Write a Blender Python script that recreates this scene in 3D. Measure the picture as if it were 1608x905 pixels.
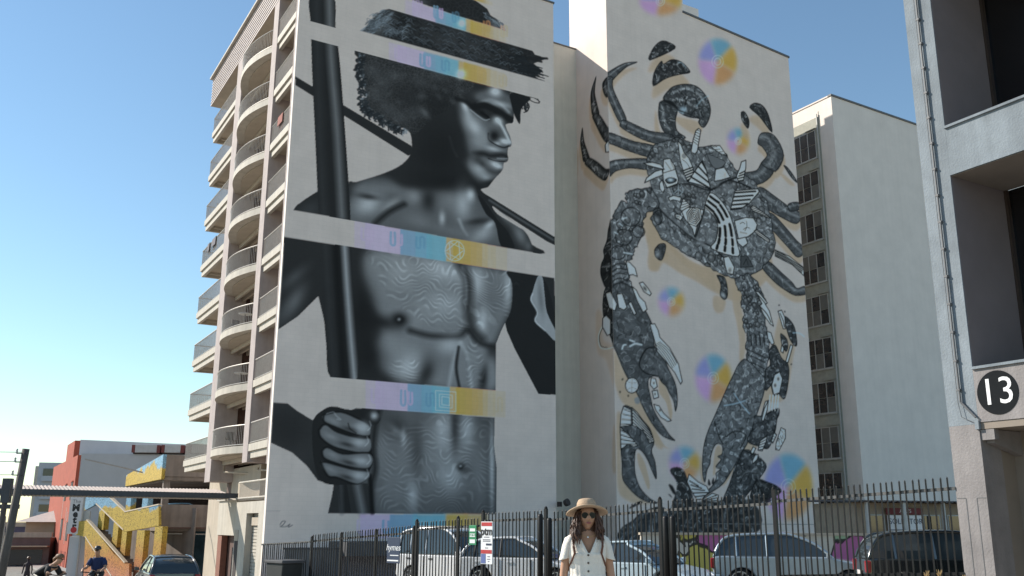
import bpy, bmesh, math, random
from mathutils import Vector, Matrix, Euler
random.seed(7)
R = math.radians
SC = bpy.context.scene
COL = SC.collection
for o in list(bpy.data.objects): bpy.data.objects.remove(o)

# ------------------------------------------------------------------ camera, sky, sun, exposure
cam = bpy.data.cameras.new('camera'); camo = bpy.data.objects.new('camera', cam); COL.objects.link(camo)
cam.sensor_width = 36.0; cam.lens = 33.297; cam.clip_end = 3000.0; cam.clip_start = 0.05
PITCH, ROLL = 0.245586, 0.0050634
cp, sp, cr, sr = math.cos(PITCH), math.sin(PITCH), math.cos(ROLL), math.sin(ROLL)
fwd = Vector((0, cp, sp)); up0 = Vector((0, -sp, cp)); rt0 = Vector((1, 0, 0))
rt = rt0 * cr + up0 * sr; up = up0 * cr - rt0 * sr
camo.matrix_world = Matrix(((rt.x, up.x, -fwd.x, 0), (rt.y, up.y, -fwd.y, 0), (rt.z, up.z, -fwd.z, 1.42), (0, 0, 0, 1)))
SC.camera = camo
SUN = Vector((-1.462, 0.389, 1.0)).normalized()          # direction towards the sun: left, a little behind the buildings
world = bpy.data.worlds.new('World'); SC.world = world; world.use_nodes = True
nt = world.node_tree; nt.nodes.clear()
sky = nt.nodes.new('ShaderNodeTexSky'); sky.sky_type = 'NISHITA'; sky.sun_disc = False
sky.sun_elevation = math.asin(SUN.z); sky.sun_rotation = math.atan2(SUN.x, SUN.y)
sky.altitude = 10; sky.air_density = 1.15; sky.dust_density = 0.0; sky.ozone_density = 2.6
bg = nt.nodes.new('ShaderNodeBackground'); bg.inputs[1].default_value = 0.115
wo = nt.nodes.new('ShaderNodeOutputWorld')
tint = nt.nodes.new('ShaderNodeVectorMath'); tint.operation = 'MULTIPLY'; tint.inputs[1].default_value = (.92, .975, .93)   # white balance
nt.links.new(sky.outputs[0], tint.inputs[0]); nt.links.new(tint.outputs[0], bg.inputs[0]); nt.links.new(bg.outputs[0], wo.inputs[0])
sun = bpy.data.lights.new('sun', 'SUN'); sun.energy = 4.2; sun.angle = R(0.53); sun.color = (1.0, 0.93, 0.82)
suno = bpy.data.objects.new('sun', sun); COL.objects.link(suno)
suno.rotation_euler = (-SUN).to_track_quat('-Z', 'Y').to_euler(); suno.location = (-30, 10, 40)
SC.view_settings.view_transform = 'Standard'; SC.view_settings.look = 'None'
SC.view_settings.exposure = 0.60; SC.view_settings.gamma = 1.0; SC.view_settings.use_curve_mapping = False

# ------------------------------------------------------------------ helpers
MATS = {}
def mat(name, col, rough=.7, var=.12, scale=6.0, bump=0.0, bscale=None, metal=0.0, coat=0.0, stretch=None, streak=0.0, spec=.5):
    if name in MATS: return MATS[name]
    m = bpy.data.materials.new(name); m.use_nodes = True; n = m.node_tree.nodes; l = m.node_tree.links
    b = n['Principled BSDF']; b.inputs['Roughness'].default_value = rough; b.inputs['Metallic'].default_value = metal
    b.inputs['Coat Weight'].default_value = coat; b.inputs['Specular IOR Level'].default_value = spec
    tc = n.new('ShaderNodeTexCoord'); mp = n.new('ShaderNodeMapping'); l.new(tc.outputs['Object'], mp.inputs[0])
    if stretch: mp.inputs['Scale'].default_value = stretch
    nz = n.new('ShaderNodeTexNoise'); nz.inputs['Scale'].default_value = scale; nz.inputs['Detail'].default_value = 6; nz.inputs['Roughness'].default_value = .62
    l.new(mp.outputs[0], nz.inputs['Vector'])
    mr = n.new('ShaderNodeMapRange'); l.new(nz.outputs['Fac'], mr.inputs[0]); mr.inputs[1].default_value = .3; mr.inputs[2].default_value = .7
    mr.inputs[3].default_value = 1 - var; mr.inputs[4].default_value = 1 + var
    mx = n.new('ShaderNodeVectorMath'); mx.operation = 'SCALE'; mx.inputs[0].default_value = col[:3]; l.new(mr.outputs[0], mx.inputs['Scale'])
    out = mx.outputs[0]
    if streak:                                             # rain streaks and grime with a shape of their own
        m2 = n.new('ShaderNodeMapping'); m2.inputs['Scale'].default_value = (2.2, 2.2, .12); l.new(tc.outputs['Object'], m2.inputs[0])
        n2 = n.new('ShaderNodeTexNoise'); n2.inputs['Scale'].default_value = 1.4; n2.inputs['Detail'].default_value = 5; l.new(m2.outputs[0], n2.inputs['Vector'])
        r2 = n.new('ShaderNodeMapRange'); l.new(n2.outputs['Fac'], r2.inputs[0]); r2.inputs[1].default_value = .42; r2.inputs[2].default_value = .72
        r2.inputs[3].default_value = 1.0; r2.inputs[4].default_value = 1 - streak
        m3 = n.new('ShaderNodeVectorMath'); m3.operation = 'SCALE'; l.new(out, m3.inputs[0]); l.new(r2.outputs[0], m3.inputs['Scale']); out = m3.outputs[0]
    l.new(out, b.inputs['Base Color'])
    if bump:
        bz = n.new('ShaderNodeTexNoise'); bz.inputs['Scale'].default_value = bscale or scale * 4; bz.inputs['Detail'].default_value = 5; l.new(mp.outputs[0], bz.inputs['Vector'])
        bu = n.new('ShaderNodeBump'); bu.inputs['Strength'].default_value = bump; bu.inputs['Distance'].default_value = .02; l.new(bz.outputs['Fac'], bu.inputs['Height']); l.new(bu.outputs[0], b.inputs['Normal'])
    MATS[name] = m; return m
def glass(name, col=(.02, .025, .03), rough=.06):
    if name in MATS: return MATS[name]
    m = mat(name, col, rough, .15, 1.5, spec=.8); return m
class MB:
    def __init__(s): s.v = []; s.f = []
    def add(s, vs, fs):
        o = len(s.v); s.v += [tuple(v) for v in vs]; s.f += [tuple(i + o for i in f) for f in fs]; return s
    def box(s, x0, x1, y0, y1, z0, z1):
        return s.add([(x0,y0,z0),(x1,y0,z0),(x1,y1,z0),(x0,y1,z0),(x0,y0,z1),(x1,y0,z1),(x1,y1,z1),(x0,y1,z1)],
                     [(0,3,2,1),(4,5,6,7),(0,1,5,4),(1,2,6,5),(2,3,7,6),(3,0,4,7)])
    def bar(s, a, b, r, n=6):
        return s.tube([a, b], r, n)
    def tube(s, pts, r, n=6, cap=True):
        pts = [Vector(p) for p in pts]; k = len(pts); rs = r if isinstance(r, (list, tuple)) else [r] * k; vs = []
        for i, p in enumerate(pts):
            t = (pts[min(k - 1, i + 1)] - pts[max(0, i - 1)]).normalized()
            u = t.cross(Vector((0, 0, 1)) if abs(t.z) < .95 else Vector((1, 0, 0))).normalized(); w = t.cross(u)
            vs += [p + (u * math.cos(2 * math.pi * j / n) + w * math.sin(2 * math.pi * j / n)) * rs[i] for j in range(n)]
        fs = [(i * n + j, i * n + (j + 1) % n, (i + 1) * n + (j + 1) % n, (i + 1) * n + j) for i in range(k - 1) for j in range(n)]
        if cap: fs += [tuple(range(n))[::-1], tuple((k - 1) * n + j for j in range(n))]
        return s.add(vs, fs)
    def loft(s, rings, cap=True):
        n = len(rings[0]); vs = [p for r in rings for p in r]
        fs = [(i * n + j, i * n + (j + 1) % n, (i + 1) * n + (j + 1) % n, (i + 1) * n + j) for i in range(len(rings) - 1) for j in range(n)]
        if cap: fs += [tuple(range(n))[::-1], tuple((len(rings) - 1) * n + j for j in range(n))]
        return s.add(vs, fs)
    def lathe(s, prof, n=24, c=(0, 0, 0)):
        return s.loft([[(c[0] + r * math.cos(2 * math.pi * j / n), c[1] + r * math.sin(2 * math.pi * j / n), c[2] + z) for j in range(n)] for r, z in prof])
    def prism(s, poly, fn, t0, t1):
        n = len(poly); vs = [fn(a, b, t0) for a, b in poly] + [fn(a, b, t1) for a, b in poly]
        return s.add(vs, [tuple(range(n))[::-1], tuple(range(n, 2 * n))] + [(i, (i + 1) % n, n + (i + 1) % n, n + i) for i in range(n)])
    def mesh(s, name):
        me = bpy.data.meshes.new(name); me.from_pydata(s.v, [], s.f)
        bm = bmesh.new(); bm.from_mesh(me); bmesh.ops.recalc_face_normals(bm, faces=bm.faces); bm.to_mesh(me); bm.free(); me.update(); return me
    def build(s, name, m, parent=None, smooth=False, bevel=0, loc=None, seg=2):
        o = bpy.data.objects.new(name, s.mesh(name)); COL.objects.link(o); o.data.materials.append(m)
        if parent: o.parent = parent
        if loc: o.location = loc
        if smooth:
            for p in o.data.polygons: p.use_smooth = True
        if bevel:
            md = o.modifiers.new('bevel', 'BEVEL'); md.width = bevel; md.segments = seg; md.limit_method = 'ANGLE'; md.angle_limit = R(35)
        return o
def box(name, m, x0, x1, y0, y1, z0, z1, parent=None, bevel=0): return MB().box(x0, x1, y0, y1, z0, z1).build(name, m, parent, bevel=bevel)
def tag(o, label, cat, group=None):
    o['label'] = label; o['category'] = cat
    if group: o['group'] = group
    return o
def thing(name, label, cat, loc=(0, 0, 0), rz=0.0, group=None):
    o = bpy.data.objects.new(name, None); COL.objects.link(o); o.location = loc; o.rotation_euler = (0, 0, rz); o.empty_display_size = .3
    return tag(o, label, cat, group)
def dup(o, parent=None, loc=None):
    c = o.copy(); COL.objects.link(c)
    if parent is not None: c.parent = parent
    if loc is not None: c.location = loc
    return c
def dup_tree(o, parent, loc):
    c = dup(o, parent, loc)
    for k in list(o.children):
        d = dup(k, c)
        for g in list(k.children): dup(g, d)
    return c
def text(name, body, size, m, parent, loc, rot, ext=.003, align='CENTER', sx=1.0, shear=0.0, bold=0.0, space=1.0):
    cu = bpy.data.curves.new(name, 'FONT'); cu.body = body; cu.size = size; cu.extrude = ext; cu.align_x = align; cu.align_y = 'CENTER'; cu.resolution_u = 3
    cu.shear = shear; cu.offset = bold; cu.space_character = space; cu.space_line = .8
    t = bpy.data.objects.new(name, cu); COL.objects.link(t); bpy.context.view_layer.update()
    me = bpy.data.meshes.new_from_object(t.evaluated_get(bpy.context.evaluated_depsgraph_get())); bpy.data.objects.remove(t)
    o = bpy.data.objects.new(name, me); COL.objects.link(o); me.materials.clear(); me.materials.append(m); o.parent = parent; o.location = loc; o.rotation_euler = rot; o.scale = (sx, 1, 1)
    return o
def ground_z(x, y): return -0.02 * min(max(0, y - 8), 70) - 0.045 * min(max(0, -x), 30)
ROT = R(30.0856)                                             # street grid
D1 = Vector((math.cos(ROT), math.sin(ROT), 0)); D2 = Vector((-math.sin(ROT), math.cos(ROT), 0))
CORNER = Vector((-10.5778, 42.0, 0))                         # street corner of the apartment block
def loc2(x, y, z=0): return CORNER + D1 * x + D2 * y + Vector((0, 0, z))
# ------------------------------------------------------------------ ground
asphalt = mat('asphalt', (.235, .215, .185), .9, .25, 3.0, .35, 60)
concrete_pave = mat('pavement_concrete', (.34, .32, .29), .85, .15, 2.0, .2, 30)
def sheet(name, m, xs, ys, dz, kind='structure', f=None):
    nx, ny = len(xs), len(ys)
    vs = [(x, y, ground_z(x, y) + dz) for y in ys for x in xs]
    fs = [(j * nx + i, j * nx + i + 1, (j + 1) * nx + i + 1, (j + 1) * nx + i) for j in range(ny - 1) for i in range(nx - 1)]
    o = MB().add(vs, fs).build(name, m); o['kind'] = kind; return o
def rng_(a, b, s): return [a + i * s for i in range(int((b - a) / s) + 1)]
sheet('ground', asphalt, [-1200, -400, -150] + rng_(-90, 90, 6) + [150, 400, 1200], [-200, -60, -20] + rng_(2, 128, 6) + [200, 400, 900, 2000], 0)
# pavement strip along the street beside the apartment block, with a kerb
pv = MB()
for i in range(24):
    y0, y1 = -14 + i * 4, -14 + (i + 1) * 4 - .02
    c = [loc2(-4.2, y0), loc2(-.3, y0), loc2(-.3, y1), loc2(-4.2, y1)]
    b = [(p.x, p.y, ground_z(p.x, p.y) - .2) for p in c]; t = [(p.x, p.y, ground_z(p.x, p.y) + .13) for p in c]
    pv.add(b + t, [(0,3,2,1),(4,5,6,7),(0,1,5,4),(1,2,6,5),(2,3,7,6),(3,0,4,7)])
o = pv.build('pavement', concrete_pave); o['kind'] = 'structure'
# light concrete footpath at the woman's side of the fence
fp = [(-30, 3), (30, 3), (30, 14), (-30, 14)]
sheet('footpath', concrete_pave, rng_(-8, 12, 2), rng_(5, 12, 1), .012)
# ------------------------------------------------------------------ wall paint: strokes and fills laid out in wall metres
import numpy as np
def srgb(v):
    v = np.asarray(v, float) / 255.0
    return np.where(v <= 0.04045, v / 12.92, ((v + 0.055) / 1.055) ** 2.4)
PAINT_GAIN = 0.74 / 0.34           # paint colours were matched against wall white 158 = albedo 0.74
class Paint:
    def __init__(s, width, z0, z1, cell, kx, ground=(168, 156, 150)):
        s.cell, s.z0, s.kx = cell, z0, kx
        s.nx, s.nz = int(round(width / cell)), int(round((z1 - z0) / cell))
        s.u = (np.arange(s.nx) + .5) * cell
        s.v = z0 + (np.arange(s.nz) + .5) * cell
        s.img = np.empty((s.nz, s.nx, 3), np.float32); s.img[:] = ground
        s.clip = None; s.noise = {}
    def box(s, u0, v0, u1, v1):
        i0 = max(0, int((u0) / s.cell)); i1 = min(s.nx, int(u1 / s.cell) + 2)
        j0 = max(0, int((v0 - s.z0) / s.cell)); j1 = min(s.nz, int((v1 - s.z0) / s.cell) + 2)
        return (i0, i1, j0, j1) if i1 > i0 and j1 > j0 else None
    @staticmethod
    def smooth(p, closed, n=4):
        k = len(p)
        if k < 3: return p
        out = []
        for i in range(k if closed else k - 1):
            if closed: a, b, c, d = p[i - 1], p[i], p[(i + 1) % k], p[(i + 2) % k]
            else: a, b, c, d = p[max(0, i - 1)], p[i], p[i + 1], p[min(k - 1, i + 2)]
            for q in range(n):
                t = q / n
                out.append(.5 * ((2 * b) + (c - a) * t + (2 * a - 5 * b + 4 * c - d) * t * t + (3 * b - a - 3 * c + d) * t ** 3))
        if not closed: out.append(p[-1])
        return np.array(out)
    def mask_poly(s, p, fe):
        pad = fe * 2 + s.cell
        B = s.box(p[:, 0].min() - pad, p[:, 1].min() - pad, p[:, 0].max() + pad, p[:, 1].max() + pad)
        if B is None: return None, None
        i0, i1, j0, j1 = B
        U, V = s.u[i0:i1], s.v[j0:j1]
        ins = np.zeros((j1 - j0, i1 - i0), bool)
        for a, b in zip(p, np.roll(p, -1, 0)):
            if a[1] == b[1]: continue
            r = (V > min(a[1], b[1])) & (V <= max(a[1], b[1]))
            if not r.any(): continue
            x = a[0] + (V[r] - a[1]) * (b[0] - a[0]) / (b[1] - a[1])
            ins[r] ^= U[None, :] < x[:, None]
        m = ins.astype(np.float32)
        n = int(round(fe / s.cell))
        for _ in range(2 if n > 1 else 1):
            if n < 1: break
            for ax in (0, 1):
                c = np.cumsum(np.concatenate([np.zeros_like(m.take([0], ax)), np.pad(m, [(n, n) if ax == 0 else (0, 0), (n, n) if ax == 1 else (0, 0)])], ax), ax)
                w = 2 * n + 1; L_ = m.shape[ax]
                m = (c.take(range(w, w + L_), ax) - c.take(range(0, L_), ax)) / w
        return B, m
    def lay(s, B, m, col, alpha):
        i0, i1, j0, j1 = B
        if s.clip is not None: m = m * s.clip[j0:j1, i0:i1]
        m = (m * alpha)[..., None]
        t = s.img[j0:j1, i0:i1]; t += (np.asarray(col, np.float32) - t) * m
    def pts(s, q): return np.array(q, float).reshape(-1, 2) / 100.0
    def fill(s, col, alpha, fe, sm, q):
        p = s.pts(q)
        if sm: p = s.smooth(p, True)
        B, m = s.mask_poly(p, fe)
        if B: s.lay(B, m, col, alpha)
    def set_clip(s, sm, q):
        s.clip = None
        if q is None: return
        p = s.pts(q)
        if sm: p = s.smooth(p, True)
        B, m = s.mask_poly(p, 0)
        c = np.zeros((s.nz, s.nx), np.float32)
        if B: c[B[2]:B[3], B[0]:B[1]] = m
        s.clip = c; s.clipbox = B
    def stroke(s, col, alpha, wd, fe, sm, q):
        p = s.pts(q)
        if sm: p = s.smooth(p, False)
        h = max(wd / 2, s.cell * .55); fe = max(fe, s.cell); pad = h + fe
        B = s.box(p[:, 0].min() - pad * 1.3, p[:, 1].min() - pad, p[:, 0].max() + pad * 1.3, p[:, 1].max() + pad)
        if B is None: return
        i0, i1, j0, j1 = B
        U, V = np.meshgrid(s.u[i0:i1] * s.kx, s.v[j0:j1]); D = np.full(U.shape, 1e9)
        pk = p * [s.kx, 1]
        for a, b in zip(pk[:-1], pk[1:]):
            d = b - a; L2 = d @ d
            if L2 == 0: continue
            t = np.clip(((U - a[0]) * d[0] + (V - a[1]) * d[1]) / L2, 0, 1)
            D = np.minimum(D, (U - a[0] - t * d[0]) ** 2 + (V - a[1] - t * d[1]) ** 2)
        s.lay(B, np.clip((h + fe / 2 - np.sqrt(D)) / fe, 0, 1).astype(np.float32), col, alpha)
    def blob(s, col, alpha, q):
        x, z, ax, az, bx, bz = np.array(q) / 100.0
        M = np.array([[ax, bx], [az, bz]]); det = M[0, 0] * M[1, 1] - M[0, 1] * M[1, 0]
        if abs(det) < 1e-9: return
        I = np.array([[M[1, 1], -M[0, 1]], [-M[1, 0], M[0, 0]]]) / det
        ru, rv = np.hypot(ax, bx) * 1.8, np.hypot(az, bz) * 1.8
        B = s.box(x - ru, z - rv, x + ru, z + rv)
        if B is None: return
        i0, i1, j0, j1 = B
        U, V = np.meshgrid(s.u[i0:i1] - x, s.v[j0:j1] - z)
        r2 = (I[0, 0] * U + I[0, 1] * V) ** 2 + (I[1, 0] * U + I[1, 1] * V) ** 2
        s.lay(B, np.clip(np.exp(-1.1 * r2) - .03, 0, 1).astype(np.float32), col, alpha)
    def field(s, scale, seed, ring, st=1.0):
        key = (scale, seed, ring, st)
        if key not in s.noise:
            n = 384; rng = np.random.default_rng(seed)
            fy = np.fft.fftfreq(n)[:, None]; fx = np.fft.fftfreq(n)[None, :]
            fr = np.hypot(fx / s.kx * st, fy); f0 = s.cell / scale
            flt = np.exp(-((fr - f0) / (f0 * .22)) ** 2) if ring else (fr > 0) / (1 + (fr / f0) ** 2.2) * (fr > f0 * .35)
            g = np.fft.ifft2(np.fft.fft2(rng.standard_normal((n, n))) * flt).real
            g /= g.std(); s.noise[key] = g.astype(np.float32)
        g = s.noise[key]
        return g
    def texture(s, kind, amp, scale, seed):
        if s.clip is None or s.clipbox is None: return
        i0, i1, j0, j1 = s.clipbox
        g = s.field(scale, seed, kind != 'mottle', 1.5 if kind == 'maze' else 1.0); n = len(g)
        g = g[np.ix_(np.arange(j0, j1) % n, np.arange(i0, i1) % n)]
        t = s.img[j0:j1, i0:i1]; c = s.clip[j0:j1, i0:i1][..., None]
        if kind == 'maze':              # pale winding lines over the skin, fading out at the rim
            n = 9; m = c[..., 0]
            for ax in (0, 1):
                m = np.minimum(m, sum(np.roll(m, k, ax) for k in range(-n, n + 1, 3)) / 7)
            w = s.field(2.6, seed + 3, True, .8); k = len(w); w = w[np.ix_(np.arange(j0, j1) % k, np.arange(i0, i1) % k)]
            w2 = s.field(.9, seed + 4, True, .8); w2 = w2[np.ix_(np.arange(j0, j1) % k, np.arange(i0, i1) % k)]
            ph = (s.v[j0:j1][:, None] + .34 * w + .085 * w2) / scale * 6.283
            br = np.clip(.55 + .6 * s.field(.8, seed + 5, True)[np.ix_(np.arange(j0, j1) % k, np.arange(i0, i1) % k)], .15, 1)
            l = (np.clip(np.sin(ph) * 1.6 - .35, -.35, 1) * br)[..., None]
            t += m[..., None] * amp * l * (6 + t * .34)
        elif kind == 'curl':
            l = np.clip(1 - np.abs(g) / .8, 0, 1)[..., None]
            t += c * amp * l * 24
        else:                           # plates and ridges: soft swellings with dark joints
            h = s.field(scale * 1.5, seed + 7, True)
            h = h[np.ix_(np.arange(j0, j1) % n, np.arange(i0, i1) % n)]
            e = np.clip(h * .5 + g * .5, -1.2, 1.6)[..., None]
            l = np.clip(1.2 - np.abs(h) / .30, 0, 1)[..., None]
            k = (np.clip(1.2 - np.abs(h - .85) / .30, 0, 1) * np.clip(.45 + g * .5, 0, 1))[..., None]
            t += c * amp * (e * (5 + t * .16) + k * 105 - l * t * .52)
        np.clip(t, 8, 235, out=t)
    def art(s, col, amp, sc, seed, ol, rough, hl, q):
        if rough:
            r = random.Random(seed); p = np.array(q, float).reshape(-1, 2); o = []
            for a, b in zip(p, np.roll(p, -1, 0)):
                for k in range(4): o += list(a + (b - a) * k / 4 + np.array([r.uniform(-rough, rough), r.uniform(-rough, rough)]))
            q = o
        s.fill((19, 20, 21), 1, .02, 1, q); s.set_clip(1, q); s.fill(col, .9, .05, 1, q)
        for c, al, wd, h in hl: s.stroke(c, al, wd, wd * .8, 1, h)
        s.texture('mottle', amp, sc, seed)
        p = s.pts(q); lo, hi = p.min(0), p.max(0); r = random.Random(seed * 7 + 1); k = int((hi[0] - lo[0]) * (hi[1] - lo[1]) * 5) + 3
        for i in range(min(k, 420)):                # brushed highlights and cracks
            a = np.array([r.uniform(lo[0], hi[0]), r.uniform(lo[1], hi[1])]); t = r.uniform(0, 6.28); L_ = r.uniform(.12, .4); d = np.array([math.cos(t), math.sin(t)]) * L_
            m = a + d * .5 + np.array([r.uniform(-.1, .1), r.uniform(-.1, .1)]); g = r.choice((14, 16, 120, 150, 175) if amp > .4 else (20, 100, 130))
            s.stroke((g, g, g), r.uniform(.35, .85), r.uniform(.03, .07), .04, 1, np.concatenate([a, m, a + d]) * 100)
        s.set_clip(0, None)
        s.stroke((11, 12, 13), .9, ol, .03, 1, list(q) + list(q[:2]))
    def pale(s, col, sm, ol, n, wd, st, q):
        s.fill(col, 1, .02, sm, q); s.stroke((13, 14, 15), 1, ol, .03, sm, list(q) + list(q[:2]))
        if st:
            s.set_clip(sm, q); a0, a1, b0, b1 = np.array(st, float).reshape(4, 2)
            for i in range(n):
                t = (i + .5) / n; s.stroke((15, 16, 17), 1, wd, .03, 0, np.concatenate([a0 + (a1 - a0) * t, b0 + (b1 - b0) * t]))
            s.set_clip(0, None)
    def cobble(s, n, r0, r1, seed, q):
        p = s.pts(q); lo, hi = p.min(0), p.max(0); r = random.Random(seed); s.set_clip(1, q)
        for _ in range(n):                            # shell knobs: dark rim, pale crown
            c = np.array([r.uniform(lo[0], hi[0]), r.uniform(lo[1], hi[1])]); a = r.uniform(r0, r1); b = a * r.uniform(.6, 1); t = r.uniform(0, 3.14)
            e = np.array([[c[0] + a * math.cos(k * .785) * math.cos(t) - b * math.sin(k * .785) * math.sin(t), c[1] + a * math.cos(k * .785) * math.sin(t) + b * math.sin(k * .785) * math.cos(t)] for k in range(8)]) * 100
            g = r.choice((52, 64, 78)); s.fill((g, g, g), .9, .02, 1, e.ravel()); s.blob((165, 165, 165), r.uniform(.4, .8), [c[0] * 100 - a * 20, c[1] * 100 + b * 25, a * 45, 0, 0, b * 40]); s.stroke((14, 14, 14), .9, .035, .035, 1, np.concatenate([e.ravel(), e[0]]))
        s.set_clip(0, None)
    def hair(s, cols, n, seed, ju, jv, d, wd, al, q):
        r = random.Random(seed); p = s.pts(q) * 100; d = np.array(d, float).reshape(-1, 2)
        for _ in range(n):
            k = r.random() * (len(p) - 1); j = int(k); c = r.choice(cols)
            a = p[j] + (p[j + 1] - p[j]) * (k - j) + np.array([r.uniform(-ju, ju), r.uniform(-jv, jv)]) * 100
            s.stroke((c * .93, c, c * 1.06), al, wd, .03, 1, np.concatenate([a] + [a + e * r.uniform(.6, 1.3) for e in d]))
    def run(s, ops, surf):
        for o in ops:
            if o[1] != surf: continue
            if o[0] == 'f': s.fill(*o[2:])
            elif o[0] == 's': s.stroke(*o[2:])
            elif o[0] == 'b': s.blob(*o[2:])
            elif o[0] == 'c': s.set_clip(*o[2:])
            elif o[0] == 'a': s.art(*o[2:])
            elif o[0] == 'p': s.pale(*o[2:])
            elif o[0] == 'k': s.cobble(*o[2:])
            elif o[0] == 'h': s.hair(*o[2:])
            elif o[0] == 't': s.texture(*o[2:])
    def vertex_colours(s):
        a = s.img[:s.nz // 2 * 2, :s.nx // 2 * 2]
        a = srgb(a); a = (a[::2, ::2] + a[1::2, ::2] + a[::2, 1::2] + a[1::2, 1::2]) / 4
        return np.clip(a * PAINT_GAIN * np.array([1.02, .985, .965]), 0, .84)
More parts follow.
